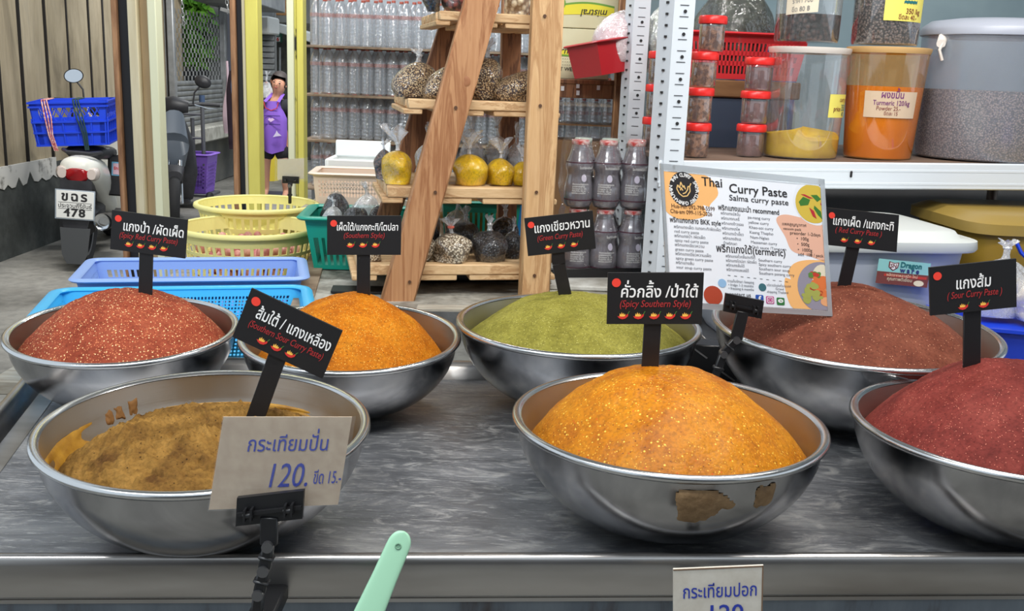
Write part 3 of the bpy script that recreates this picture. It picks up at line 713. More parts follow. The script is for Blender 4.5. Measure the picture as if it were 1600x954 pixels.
sign('largest black sign, lettered Spicy Southern Style with five chilies', ((950, 426), (1100, 426), (948, 506)), 1.325, [(1020, 500), (1014, 598)], 'คั่วกลิ้ง /ป่าใต้', .13, .47, .31, '(Spicy Southern Style)', .50, .66, .19, .82, .75, 5, .84, .50, dx=.165)
sign('black sign lettered Red Curry Paste right of the menu board', ((1290, 324), (1405, 336), (1287, 382)), 1.77, [(1335, 375), (1313, 472)], 'แกงเผ็ด /แกงกะทิ', .10, .43, .32, '( Red Curry Paste )', .46, .62, .20, .84, .64, 3, .82, .46, dx=.185)
sign('black sign lettered Sour Curry Paste with two chilies at the right edge', ((1452, 418), (1588, 404), (1454, 493)), 1.335, [(1519, 475), (1518, 578)], 'แกงส้ม', .29, .50, .33, '( Sour Curry Paste )', .51, .69, .20, .42, .64, 2, .88, .50, dx=.24)

# ================================================================== KRAFT PRICE CARDS, CLIPS, HANDLE
KRAFT = pbr('kraft_card', rgb(190, 172, 150), .8, c2=rgb(178, 158, 136), scale=60, bump=.15, bscale=200, bd=.0006)
def clip(label, tl, tr, bl, Y, joints, w=.012):
    """black display clip: jaw plate with two lugs, then an arm of hinged segments"""
    mp = plane(P(*tl, Y=Y), P(*tr, Y=Y), P(*bl, Y=Y)); W, H = mp.W, mp.H
    t = thing('display_clip', label, 'clip', P(*joints[-1], Y=Y), group='black display clips')
    mb = MB(); slab(mb, mp, .006)
    jw = part('jaw', mb, BLACKP, t, True, ang=30)
    mb = MB(); slab(mb, lambda u, v, h: mp(u, v, h + .004), .004, W * .02, H * .5, W * .98, H * .62); part('jaw_rib', mb, BLACKP, jw, True)
    for k in (.2, .8):
        mb = MB(); 
        for s_ in (-.05, .05): slab(mb, lambda u, v, h: mp(u, v, h + .009), .009, W * (k + s_) - .0012, H * .35, W * (k + s_) + .0012, H * .78)
        mb.cyl(mp(W * (k - .07), H * .58, .006), mp(W * (k + .07), H * .58, .006), .0028, n=10); part('hinge_lug', mb, [BLACKP], jw, True)
    q = [mp(W * .5, H * .8, -.001)] + [P(*j, Y=Y) for j in joints]
    mb = MB(); mb.bar(q[0], q[1], w * 1.5, .007, (0, 1, 0), .001); part('neck', mb, BLACKP, t, True)
    for i in range(1, len(q) - 1):
        mb = MB(); mb.bar(q[i], q[i + 1], w, .010, (0, 1, 0), .002)
        mb.bar(q[i].lerp(q[i + 1], .45), q[i].lerp(q[i + 1], .58), w * 1.4, .013, (0, 1, 0), .002); part('arm_segment', mb, BLACKP, t, True)
        mb = MB(); mb.cyl(q[i] + Vector((0, -.009, 0)), q[i] + Vector((0, .009, 0)), .006, n=14); part('joint_screw', mb, pbr('screw_metal', rgb(120, 120, 122), .35, .9) if i == 1 else bpy.data.materials['screw_metal'], t, True)
    return t
Yc = .99
mp = plane(P(349, 651, Y=Yc), P(550, 651, Y=Yc), P(326, 796, Y=Yc))
# the card is a rectangle seen a little askew: follow its four corners
TLc, TRc, BLc, BRc = P(349, 651, Y=Yc), P(550, 651, Y=Yc), P(326, 796, Y=Yc), P(528, 788, Y=Yc)
W, H = (TRc - TLc).length, (BLc - TLc).length; nrm = Vector((0, -1, 0))
def cmp_(u, v, h=0):
    a, b = u / W, v / H; return TLc * (1 - a) * (1 - b) + TRc * a * (1 - b) + BLc * (1 - a) * b + BRc * a * b + nrm * h
cmp_.W, cmp_.H = W, H
t = thing('price_card', 'kraft price card reading 120 clipped before the front left bowl', 'card', BLc)
mb = MB(); slab(mb, cmp_, .0012); cd = part('card', mb, KRAFT, t, True)
mb = MB(); txt(mb, cmp_, 'กระเทียมปั่น', W * .22, H * .37, H * .23, 'l', bold=.006, h=.0005, fit=W * .64); part('lettering', mb, INK['blue'], cd, True, label='blue ballpoint Thai words')
mb = MB(); txt(mb, cmp_, '120.', W * .40, H * .77, H * .38, 'l', bold=.002, h=.0005, fit=W * .345, shear=.08); txt(mb, cmp_, 'ขีด 15.-', W * .775, H * .745, H * .20, 'l', bold=.008, h=.0005, fit=W * .22); part('lettering', mb, INK['blue'], cd, True, label='blue ballpoint price')
mb = MB(); slab(mb, lambda u, v, h: cmp_(u, v, h + .0012), .0004, -.001, -.001, W + .004, H * 1.01); part('clear_film', mb, clear('card_film', milky=.02, gloss=.03, rough=.1, edge=.1, bump=.2), cd, True)
CLIP1 = clip('black clip holding the kraft 120 card, arm reaching below the table edge', (370, 778), (475, 766), (368, 822), Yc - .014, [(420, 850), (413, 888), (405, 925), (398, 985)])
mp = plane(P(1052, 889, Y=1.02), P(1193, 883, Y=1.02), P(1052, 990, Y=1.02)); W, H = mp.W, mp.H
part('table_clamp', MB().box(P(398, 985, Y=Yc) + Vector((0, .068, -.005)), (.03, .15, .02), .003), BLACKP, CLIP1, True)
t = thing('price_card', 'pale kraft price card hanging low before the table front, at bottom right', 'card', P(1120, 990, Y=1.02))
WCARD = pbr('pale_card', rgb(206, 200, 188), .75, c2=rgb(192, 184, 170), scale=40)
mb = MB(); slab(mb, mp, .003); cd = part('card', mb, WCARD, t, True)
mb = MB(); slab(mb, lambda u, v, h: mp(u, v, h + .0004), .0006, 0, 0, W, H * .02); slab(mb, lambda u, v, h: mp(u, v, h + .0004), .0006, W * .985, 0, W, H); part('brown_edge', mb, flat('card_edge', 120, 96, 76), cd, True)
part('hanging_tab', MB().box(mp(W * .5, H * .95, -.058), (.02, .108, .012), .002), BLACKP, t, True)
mb = MB(); txt(mb, mp, 'กระเทียมปอก', W * .10, H * .45, H * .28, 'l', bold=.008, h=.0006, fit=W * .84); txt(mb, mp, '120', W * .36, H * .82, H * .36, 'l', bold=.01, h=.0006); part('lettering', mb, INK['blue'], cd, True, label='blue ballpoint words')
# pale green spatula handle leaning in from below
t = thing('spatula', 'pale translucent green plastic spatula handle leaning over the table edge', 'spatula', P(575, 975, Y=.96))
GRN = pbr('pale_green_plastic', rgb(158, 206, 172), .3, spec=.6, Subsurface_Weight=.25, Subsurface_Radius=(.02, .03, .02)) if False else pbr('pale_green_plastic', rgb(160, 208, 176), .32)
a, b = P(632, 830, Y=.99), P(560, 995, Y=.955); d = (b - a).normalized(); up = Vector((0, -1, .15)).normalized(); x = d.cross(up).normalized(); up = x.cross(d)
prof = [(0, .0005), (.0006, .0042), (.002, .0068), (.0045, .0092), (.008, .0111), (.0125, .0123), (.02, .0128), (.05, .0134), (.16, .0185)]
mb = MB(); rings = [(a + d * s_, max(w_, .001), .0035, x, up) for s_, w_ in prof]; mb.loft(rings, 20, 3.2); hd = part('handle', mb, GRN, t, True, ang=60)
mb = MB(); mb.tube([a + d * .016 + x * math.cos(q) * .0028 + up * .0038 + d * math.sin(q) * .0028 for q in [i * .628 for i in range(10)]], .0008, 6, closed=True); mb.cyl(a + d * .016 - up * .0037, a + d * .016 + up * .0037, .0024); part('hanging_hole', mb, flat('hole_green', 110, 150, 124), hd, True)

# ================================================================== MENU BOARD
TLm, TRm, BLm, BRm = P(1034, 259, Y=1.60), P(1284, 283, Y=1.66), P(1046, 474, Y=1.60), P(1296, 488, Y=1.66)
W, H = (TRm - TLm).length, (BLm - TLm).length; nm_ = ((BLm - TLm).cross(TRm - TLm)).normalized(); nm_ = -nm_ if nm_.y > 0 else nm_
def mm(u, v, h=0):
    a, b = u / W, v / H; return TLm * (1 - a) * (1 - b) + TRm * a * (1 - b) + BLm * (1 - a) * b + BRm * a * b + nm_ * h
t = thing('menu_board', 'white printed menu sheet titled Thai Curry Paste in a clear frame', 'menu', (TLm + BRm) / 2 - Vector((0, 0, H / 2)))
mb = MB(); slab(mb, mm, .002, -.002, -.003, W + .004, H + .004); part('clear_frame', mb, clear('acrylic', milky=.12, gloss=.1, edge=.3), t, True)
mb = MB(); slab(mb, lambda u, v, h: mm(u, v, h - .0022), .002, -.001, -.003, .0, H + .004); 
for (a, b, c, d_) in ((-.002, -.004, W + .004, .006), (-.002, H - .003, W + .004, H + .006), (W - .004, -.003, W + .004, H + .005), (-.003, -.003, .002, H + .005)): slab(mb, lambda u, v, h: mm(u, v, h + .0024), .005, a, b, c, d_)
part('frame_edge', mb, clear('frame_edge_plastic', (.8, .84, .86, 1), .35, .12, .2, (.75, .78, .8, 1)), t, True)
u0, v0, u1, v1 = .002, .008, W - .004, H - .004
mb = MB(); slab(mb, lambda u, v, h: mm(u, v, h + .0006), .0004, u0, v0, u1, v1); sh_ = part('sheet', mb, flat('menu_paper', 242, 246, 252, rough=.35), t, True)
CL = (u0, v0, u1, v1); Px = lambda X, Y_: ((X - 50) / 1000 * W, (Y_ - 55) / 860 * H)   # from a 1000 x 860 layout grid
def lay(name, mat, fn, label=None, par=None):
    mb = MB(); fn(mb); return part(name, mb, mat, par or sh_, True, label=label)
def blob(pts, h): return lambda mb: poly(mb, mm, [tuple(min(max(q, lo), hi) for q, lo, hi in zip(Px(*p), (u0, v0), (u1, v1))) for p in pts], h)
def smoothp(pts, n=6):
    o = []; k = len(pts)
    for i in range(k):
        p0, p1, p2, p3 = pts[i - 1], pts[i], pts[(i + 1) % k], pts[(i + 2) % k]
        for j in range(n):
            t_ = j / n; o.append(tuple(.5 * ((2 * b) + (-a + c) * t_ + (2 * a - 5 * b + 4 * c - d) * t_ ** 2 + (-a + 3 * b - 3 * c + d) * t_ ** 3) for a, b, c, d in zip(p0, p1, p2, p3)))
    return o
lay('print_shape', INK['orange'], blob(smoothp([(20, 40), (150, 20), (330, 95), (385, 190), (330, 270), (300, 340), (180, 375), (80, 350), (20, 250)]), .0009), 'orange rounded shape')
lay('print_shape', INK['pink'], blob(smoothp([(740, 330), (790, 290), (900, 300), (1080, 330), (1080, 560), (930, 545), (830, 520), (790, 430)]), .0009), 'pink rounded shape')
lay('print_shape', INK['orange'], blob(smoothp([(800, 650), (860, 590), (980, 570), (1080, 600), (1080, 930), (840, 930), (770, 760)]), .0009), 'orange rounded shape')
lx, ly = Px(175, 185)
lr = .088 * W
def ring_text(mb, s, r, a0, a1, size, h):
    n = len(s)
    for i, ch in enumerate(s):
        a = R(a0 + (a1 - a0) * (i + .5) / n); ca, sa = math.cos(a), math.sin(a)
        f = lambda u, v, hh, ca=ca, sa=sa: mm(lx + (r) * sa + u * ca + (v) * -sa * 1.0, ly - r * ca + u * sa + v * ca, hh)
        txt(mb, f, ch, 0, 0, size, 'c', bold=.02, h=h)
lg = lay('logo', INK['black'], lambda mb: disc(mb, mm, lx, ly, lr, .0012, 40, ry=lr * 1.12), 'round black logo with chilli and flame')
lay('logo_text', INK['white'], lambda mb: (ring_text(mb, 'THAI CURRY  SALMA CURRY CHAAM-HUAHIN  ', lr * .80, -62, 298, .0085, .0015)), par=lg)
def logo_art(mb):
    pts = lambda l: [(lx + a * lr, ly + b * lr) for a, b in l]
    for l in ([(-.35, .30), (-.10, .48), (.2, .42), (.42, .1), (.40, -.2)], [(-.35, .30), (-.5, 0), (-.42, -.25), (-.3, -.05), (-.2, -.45), (-.05, -.1), (.0, -.25), (.1, 0)], [(-.1, .3), (.1, .22), (.25, 0), (.28, -.2), (.4, -.2), (.5, -.42)], [(-.25, .1), (-.2, -.1), (-.08, .1)]):
        q = pts(l)
        for a, b in zip(q, q[1:]):
            d_ = (Vector(b) - Vector(a)); n_ = Vector((-d_.y, d_.x)).normalized() * lr * .035
            poly(mb, mm, [(a[0] + n_.x, a[1] + n_.y), (b[0] + n_.x, b[1] + n_.y), (b[0] - n_.x, b[1] - n_.y), (a[0] - n_.x, a[1] - n_.y)], .0015)
lay('logo_drawing', flat('logo_gold', 240, 200, 130), logo_art, par=lg)
def T_(s, X, Y_, sz, al='l', bold=0, sx=1): return lambda mb: txt(mb, mm, s, *Px(X, Y_), sz * H / 860, al, bold=bold, sx=sx, h=.0013, fit=sx * W / 1000 if sx > 5 else None)
def ML(nm, mat, items, label=None):
    for i in items: lay(nm, mat, T_(*i), label)
ML('title_lettering', INK['black'], [('Thai', 285, 152, 78, 'l', .01, 130), ('Curry Paste', 452, 178, 78, 'l', .01, 368), ('Salma curry paste', 450, 228, 50, 'l', .006, 375)], 'large black title words')
ML('heading_lettering', INK['black'], [('พริกแกงแนะนำ recommend', 378, 294, 46, 'l', .012, 384), ('พริกแกงกลาง BKK style', 78, 394, 44, 'l', .012, 312), ('พริกแกงใต้(termeric)', 352, 560, 66, 'l', .012, 436), ('contact us', 415, 842, 40, 'l', .006, 138)])
ML('phone_lettering', flat('brown_ink', 90, 60, 40), [('Hua-Hin 092-798-5599', 92, 305, 36, 'l', .006, 266), ('Cha-am 099-115-2026', 84, 338, 36, 'l', .006, 256)])
L1 = ['พริกแกงเผ็ด /แกงกะทิ/ผัดเผ็ด', 'red curry paste', 'พริกแกงป่า /ผัดเผ็ด', 'spicy red curry paste', 'พริกแกงเขียวหวาน', 'green curry paste', 'พริกแกงเขียวหวานเผ็ด', 'spicy green curry paste', 'พริกแกงส้ม', 'sour soup curry paste']
L2 = [('พริกแกงมัสมั่น', 'pa-nang curry'), ('พริกแกงกะหรี่', 'yellow curry'), ('พริกแกงข้าวซอย', 'Khao-soi curry'), ('พริกแกงเทโพ', 'Kaeng Thepho'), ('พริกแกงน้ำเงี้ยว', 'Nam-Ngiao'), ('พริกแกงฮังเล', 'Massaman curry'), ('น้ำพริกเผา', 'Chili sauce /Tongyum')]
L3 = [('พริกแกงคั่วกลิ้ง/กะทิใต้', 'Southern curry'), ('พริกแกงไตปลา /ผัดเผ็ด', 'Spicy southern curry'), ('พริกแกงส้มใต้', 'Southern sour soup'), ('พริกแกงแพนงใต้', 'Southern panang curry')]
it = [(s_, 100 + (2 if i % 2 else 0), 430 + i * 28.2, 26, 'l', 0, 1.0) for i, s_ in enumerate(L1)]
it += [(a_, 392 + i, 322 + i * 31.5, 26, 'l', 0, .86) for i, (a_, b_) in enumerate(L2)] + [(b_, 560 + i * 2, 334 + i * 31.5, 26, 'l', 0, 1.05) for i, (a_, b_) in enumerate(L2)]
it += [(a_, 408, 592 + i * 29, 26, 'l', 0, .85) for i, (a_, b_) in enumerate(L3)] + [(b_, 612, 604 + i * 28, 26, 'l', 0, 1.0) for i, (a_, b_) in enumerate(L3)]
it += [('การเก็บรักษา /keeping', 410, 752, 24, 'l', 0, .85), ('• fridge 1-3 months', 415, 776, 24, 'l', 0, .9), ('• freezing 6 months', 415, 799, 24, 'l', 0, .9), ('บริการจัดส่งทั่วประเทศ', 655, 762, 22, 'l', 0, .85), ('Grand', 710, 783, 22), ('shipping Thailand', 655, 805, 22, 'l', 0, .95)]
ML('list_lettering', flat('list_grey', 96, 98, 106), it)
ML('order_lettering', INK['black'], [('แพคสูญญากาศ', 775, 358, 28, 'l', 0, .95), ('vacuum pack', 780, 386, 24, 'l', 0, 1), ('preorder 1-2days', 822, 413, 30, 'l', 0, 1), ('•  100g', 862, 446, 30), ('•  500g', 864, 482, 30), ('•  1000g', 866, 518, 30), ('add  10฿ / pack', 866, 548, 28)])
lay('dashed_rule', INK['black'], lambda mb: [poly(mb, mm, [Px(415 + i * 40, 706 + i * 2), Px(432 + i * 40, 707 + i * 2), Px(432 + i * 40, 710 + i * 2), Px(415 + i * 40, 709 + i * 2)], .0012) for i in range(10)])
# food pictures on the sheet
DSH = [('plate_print', flat('white_dish', 236, 240, 246), 1000, 190, 142, .0010), ('soup_print', flat('yellow_soup', 214, 186, 70), 985, 205, 116, .0012)]
for nm__, mt, X, Y_, r_, h_ in DSH: lay(nm__, mt, lambda mb: disc(mb, mm, *Px(X, Y_), r_ * W / 1000, h_, 36, clip=CL))
lay('herb_print', flat('herb_green', 60, 120, 44), lambda mb: [poly(mb, mm, [tuple(min(q, c_) for q, c_ in zip(Px(*p), (u1, v1))) for p in l], .0014) for l in ([(890, 200), (920, 165), (965, 180), (950, 215), (900, 225)], [(970, 150), (1010, 145), (1040, 170), (1010, 190)], [(990, 215), (1030, 250), (1038, 300), (1010, 275), (985, 235)])])
lay('chilli_print', flat('chilli_red_print', 186, 40, 50), lambda mb: [poly(mb, mm, [tuple(min(q, c_) for q, c_ in zip(Px(*p), (u1, v1))) for p in l], .0015) for l in ([(905, 150), (930, 148), (985, 170), (960, 172)], [(955, 230), (985, 250), (1000, 300), (975, 285)], [(1030, 190), (1045, 200), (1045, 212), (1030, 205)])])
pl = lay('plate_print', INK['plategrey'], lambda mb: disc(mb, mm, *Px(1010, 750), 158 * W / 1000, .0012, 40, clip=CL))  # plain grey print colour of the lower plate picture
lay('rice_print', flat('rice_white', 232, 222, 196), lambda mb: disc(mb, mm, *Px(1030, 690), 82 * W / 1000, .0014, 24, clip=CL, wob=.1))
rr = random.Random(3)
def food(mat, n, sx_, reg, nm__):
    def f(mb):
        for i in range(n):
            X, Y_ = rr.uniform(reg[0], reg[2]), rr.uniform(reg[1], reg[3]); u, v = Px(X, Y_); disc(mb, mm, min(u, u1 - .004), v, sx_ * rr.uniform(.7, 1.2), .0015 + i * .00002, 12, ry=sx_ * rr.uniform(.6, 1), clip=CL, wob=.15, seed=i)
    lay(nm__, mat, f)
food(flat('food_orange', 226, 120, 60), 12, .0075, (950, 690, 1060, 800), 'carrot_print'); food(flat('food_red', 196, 60, 44), 9, .0055, (930, 660, 1000, 790), 'pepper_print')
food(flat('food_green', 168, 172, 84), 11, .0082, (905, 740, 1000, 850), 'aubergine_print'); food(flat('food_shrimp', 236, 170, 120), 5, .009, (1010, 770, 1060, 850), 'shrimp_print'); food(flat('food_leaf', 90, 140, 60), 7, .005, (930, 650, 1000, 720), 'leaf_print')
lay('dish_print', flat('red_dish_print', 180, 70, 44), lambda mb: disc(mb, mm, *Px(318, 845), 58 * W / 1000, .0012, 24, clip=CL))
lay('round_icon', flat('ice_blue', 150, 190, 226), lambda mb: disc(mb, mm, *Px(378, 762), 26 * W / 1000, .0012, 20)); lay('round_icon', flat('van_teal', 60, 110, 120), lambda mb: disc(mb, mm, *Px(628, 772), 24 * W / 1000, .0012, 20))
def rrect(mb, X, Y_, s_, h_):
    q = []
    for (cx, cy) in ((1, -1), (1, 1), (-1, 1), (-1, -1)):
        for k in range(4):
            a = {(1, -1): -90, (1, 1): 0, (-1, 1): 90, (-1, -1): 180}[(cx, cy)] + k * 30; q.append(Px(X + cx * s_ * .7 + math.cos(R(a)) * s_ * .3, Y_ + cy * s_ * .7 + math.sin(R(a)) * s_ * .3))
    poly(mb, mm, q, h_)
ic = lay('social_icon', flat('blue_icon', 34, 84, 176), lambda mb: rrect(mb, 606, 848, 25, .0012)); lay('icon_letter', INK['white'], T_('f', 606, 872, 60, 'c', .03), par=ic)
ic = lay('social_icon', flat('magenta_icon', 200, 60, 140), lambda mb: rrect(mb, 672, 853, 25, .0012))
def cam_icon(mb):
    for rad in (11, 19):
        c_ = Px(672, 853); k = rad * W / 1000; nn_ = 20
        for i in range(nn_):
            a0, a1 = i * 6.283 / nn_, (i + 1) * 6.283 / nn_
            f = (lambda a, r_: (c_[0] + math.cos(a) * r_, c_[1] + math.sin(a) * r_)) if rad == 11 else (lambda a, r_: (c_[0] + math.copysign(min(1, abs(math.cos(a)) * 1.25), math.cos(a)) * r_, c_[1] + math.copysign(min(1, abs(math.sin(a)) * 1.25), math.sin(a)) * r_))
            poly(mb, mm, [f(a0, k), f(a1, k), f(a1, k * .78), f(a0, k * .78)], .0014)
lay('icon_camera', INK['white'], cam_icon, par=ic)
ic = lay('social_icon', flat('green_icon', 48, 120, 60), lambda mb: rrect(mb, 738, 858, 25, .0012)); lay('icon_bubble', INK['white'], lambda mb: disc(mb, mm, *Px(738, 855), 17 * W / 1000, .0014, 20, ry=13 * H / 860), par=ic); lay('icon_letter', flat('icon_green', 48, 120, 60), T_('LINE', 738, 861, 17, 'c', .02), par=ic)
clip('black clip gripping the bottom of the menu board', (1134, 458), (1194, 470), (1130, 486), 1.585, [(1150, 530), (1130, 552), (1115, 596)], .013)
# ================================================================== COUNTERS BEHIND THE BOWLS
m = NT('dirty_counter'); n1 = m.noise(6, detail=6, dist=.8); n2 = m.noise(40, detail=5)
m.set('Base Color', m.mix(.5, m.ramp(n1, [(.32, rgb(92, 86, 78)), (.46, rgb(150, 146, 136)), (.62, rgb(192, 190, 180))]), m.ramp(n2, [(.35, .45), (.55, 1.)]), 'MULTIPLY')); m.set('Roughness', .55); m.bump(n2, .3, .002); CTM = m.m
WEDGE = pbr('dirty_wood_edge', rgb(120, 98, 76), .75, c2=rgb(160, 140, 116), scale=12, bump=.3)
OLDW = pbr('old_wood', rgb(150, 140, 124), .8, c2=rgb(184, 178, 164), scale=14, stretch=(.6, 4, 4), bump=.3)
cb = thing('back_counter', 'worn grey counter under the wooden ladder rack, dirty at its left edge', 'counter', (-.05, 2.7, 0))
pa, pb = P(478, 482, z=.9), P(505, 395, z=.9)
A = Vector((pa.x, pa.y, 0)); Bv = Vector((pb.x, pb.y, 0)); dd = (Bv - A).normalized(); Cc = Vector((.40, 2.262 + .40 * YAW + .0, 0))
def slabz(mb, q, z0, z1):
    n = len(q); mb.add([Vector((p.x, p.y, z0)) for p in q] + [Vector((p.x, p.y, z1)) for p in q], [tuple(reversed(range(n))), tuple(range(n, 2 * n))] + [(i, (i + 1) % n, (i + 1) % n + n, i + n) for i in range(n)])
D_ = A + dd * 1.15; E_ = Vector((.34, 3.4, 0))
mb = MB(); slabz(mb, [A, Cc, E_, D_], .87, .90); part('counter_top', mb, CTM, cb, True)
mb = MB(); ox = Vector((-.035, 0, 0)); slabz(mb, [A + ox, A + Vector((.012, 0, 0)), D_ + Vector((.012, 0, 0)), D_ + ox], .862, .906); part('edge_plank', mb, WEDGE, cb, True)
mb = MB(); slabz(mb, [A + Vector((0, -.012, 0)), Cc + Vector((0, -.012, 0)), Cc, A], .85, .903); part('metal_edging', mb, pbr('aluminium_strip', rgb(150, 152, 152), .4, .6, c2=rgb(120, 120, 118), scale=20), cb, True)
mb = MB(); slabz(mb, [A + Vector((.25, .004, 0)), Cc + Vector((-.1, .004, 0)), Cc + Vector((-.1, .05, 0)), A + Vector((.25, .05, 0))], .899, .908); part('top_batten', mb, OLDW, cb, True)
for k, x in enumerate((-.2, .1, .33)): mb = MB(); mb.cyl(Vector((x, 2.258 + x * YAW - .016, .878)), Vector((x, 2.258 + x * YAW, .878)), .005, n=10); part('rivet', mb, GALV, cb, True)
for x, y in ((-.42, 2.35), (.30, 2.38), (-.5, 3.3), (.28, 3.3)): part('leg', MB().box((x, y, .43), (.05, .05, .86)), LIPM, cb, True)
lt = thing('low_table', 'low table under the stacked plastic baskets', 'table', (-.8, 2.6, 0))
part('table_top', MB().box((-.79, 2.66, .795), (.48, 1.5, .03), .003), OLDW, lt, True)
for x, y in ((-1.0, 1.98), (-.6, 1.98), (-1.0, 3.36), (-.6, 3.36)): part('leg', MB().box((x, y, .39), (.04, .04, .78)), OLDW, lt, True)
rc = thing('right_counter', 'grey steel counter behind the bowls on the right', 'counter', (1.2, 2.6, 0))
part('counter_top', MB().box(T(1.25, 2.62, .845), (1.68, 1.2, .03), .003, RY), LIPM, rc, True)
for x, d in ((.46, 2.1), (2.0, 2.1), (.46, 3.1), (2.0, 3.1)): part('leg', MB().box(T(x, d, .415), (.05, .05, .83)), LIPM, rc, True)

# ================================================================== BASKETS
def rect_basket(name, label, cat, loc, rz, W, D, H, mat, taper=.86, nx=40, nz=5, zl=(.12, .82), rim=.014, th=.003, group=None, rot=None, bar=.45, ribs=False):
    t = thing(name, label, cat, loc, rz, group, rot)
    w0, d0 = W * taper / 2, D * taper / 2; w1, d1 = W / 2 - rim * .5, D / 2 - rim * .5
    C0 = [Vector((-w0, -d0, 0)), Vector((w0, -d0, 0)), Vector((w0, d0, 0)), Vector((-w0, d0, 0))]; C1 = [Vector((-w1, -d1, H)), Vector((w1, -d1, H)), Vector((w1, d1, H)), Vector((-w1, d1, H))]
    for s_ in range(4):
        a, b, c, d = C0[s_], C0[(s_ + 1) % 4], C1[(s_ + 1) % 4], C1[s_]; L = (c - d).length
        nrm = (b - a).cross(d - a).normalized()
        def f(u, v, h=0): return (a * (1 - u) + b * u) * (1 - v) + (d * (1 - u) + c * u) * v + nrm * h
        n = max(3, round(nx * L / max(W, D))); mb = MB()
        slab(mb, f, th, 0, 0, 1, zl[0]); slab(mb, f, th, 0, zl[1], 1, 1); e = .03 if L == max(W, D) else .05
        slab(mb, f, th, 0, zl[0], e, zl[1]); slab(mb, f, th, 1 - e, zl[0], 1, zl[1])
        for i in range(1, n):
            u = e + (1 - 2 * e) * i / n; hw = bar * (1 - 2 * e) / n / 2; slab(mb, f, th, u - hw, zl[0], u + hw, zl[1])
        for j in range(1, nz):
            v = zl[0] + (zl[1] - zl[0]) * j / nz; hw = bar * (zl[1] - zl[0]) / nz / 2; slab(mb, lambda u, v, h: f(u, v, h), th * .9, e, v - hw, 1 - e, v + hw)
        part('side_wall', mb, mat, t, ang=30, smooth=False)
    mb = MB(); mb.box((0, 0, .002), (w0 * 2, d0 * 2, .004)); part('base', mb, mat, t)
    mb = MB(); rc_ = min(W, D) * .10; pts = []
    for (cx, cy, a0) in ((1, -1, -90), (1, 1, 0), (-1, 1, 90), (-1, -1, 180)):
        for k in range(6): a = R(a0 + k * 18); pts.append((cx * (W / 2 - rc_) + math.cos(a) * rc_, cy * (D / 2 - rc_) + math.sin(a) * rc_, H))
    mb.tube(pts, rim, 8, closed=True, flat=.42); part('rim', mb, mat, t, ang=60)
    return t
CYAN = flat('cyan_plastic', 66, 178, 228, rough=.35); LBLUE = flat('light_blue_plastic', 142, 172, 228, rough=.4); YELP = flat('pale_yellow_plastic', 238, 228, 146, rough=.4)
TEAL = flat('teal_green_plastic', 20, 150, 128, rough=.35); PINKP = flat('pale_pink_plastic', 222, 202, 184, rough=.45); REDP = flat('red_plastic', 214, 50, 56, rough=.35)
BLUEP = flat('royal_blue_plastic', 28, 66, 205, rough=.35)
rect_basket('plastic_basket', 'cyan rectangular basket with fine mesh, directly behind the brick-red paste', 'basket', (-.704, 2.075, .812), R(14), .545, .40, .118, CYAN, .84, 62, 9, (.25, .84), .013, group='plastic baskets left of the counter')
rect_basket('plastic_basket', 'pale blue rectangular basket between the cyan basket and the yellow ones', 'basket', (-.775, 2.42, .812), R(13.6), .515, .26, .132, LBLUE, .86, 34, 4, (.1, .82), .013, group='plastic baskets left of the counter')
def round_basket(label, loc, Rr, H, mat, bands, group):
    t = thing('round_basket', label, 'basket', loc, 0, group); r_ = lambda v: Rr * (.80 + .20 * v)
    for (v0, v1) in bands:
        mb = MB(); mb.lathe([(r_(v0), v0 * H), (r_(v1), v1 * H), (r_(v1) - .004, v1 * H), (r_(v0) - .004, v0 * H), (r_(v0), v0 * H)], 56); part('band', mb, mat, t, ang=50)
    mb = MB()
    for i in range(44):
        a = i * math.tau / 44; c, s_ = math.cos(a), math.sin(a)
        mb.bar((r_(0) * c - .002 * c, r_(0) * s_, 0), ((r_(1) - .003) * c, (r_(1) - .003) * s_, H), .009, .003, (c, s_, 0))
    part('upright_ribs', mb, mat, t)
    mb = MB(); mb.lathe([(1e-4, .002), (r_(0), .002)], 40); part('base', mb, mat, t)
    mb = MB(); mb.lathe([(Rr - .004, H - .006), (Rr - .004, H + .004), (Rr + .002, H + .007), (Rr + .010, H + .004), (Rr + .012, H - .004), (Rr + .010, H - .007), (Rr + .009, H - .001)], 64); part('rim', mb, mat, t, ang=60)
    return t
B4b = [(0, .14), (.24, .30), (.42, .48), (.60, .66), (.80, 1)]
p = P(390, 354, Y=2.9); round_basket('round yellow basket nearer the camera, shallots showing through its slots', (p.x, 2.9, .815), .196, p.z - .815, YELP, B4b, 'round yellow baskets')
p = P(397, 321, Y=3.18); round_basket('round yellow basket further back, beneath the yellow gate post', (p.x, 3.22, .812), .185, p.z - .812, YELP, [(0, .5), (.62, .7), (.88, 1)], 'round yellow baskets')
rr = random.Random(9); mb = MB()
for i in range(150):
    a, q = rr.uniform(0, 6.28), rr.uniform(0, 1) ** .5 * .145; mb.sphere((-.765 + q * math.cos(a), 2.9 + q * math.sin(a), .84 + rr.uniform(0, .085)), rr.uniform(.012, .017), 8, 5, (1, 1, 1.2))
tag(part('shallots', mb, pbr('shallot_skin', rgb(186, 90, 96), .5, c2=rgb(220, 170, 150), scale=30)), 'pinkish shallots heaped inside the nearer round yellow basket', 'shallots', kind='stuff')
p = P(540, 335, Y=2.75)
rect_basket('plastic_basket', 'teal green basket holding small clear bags of dark seeds', 'basket', (-.425, 2.79, .903), R(4), .30, .25, .14, TEAL, .80, 15, 1, (.08, .62), .016, bar=.5)
p0, p1 = P(495, 270, Y=3.35), P(605, 270, Y=3.35)
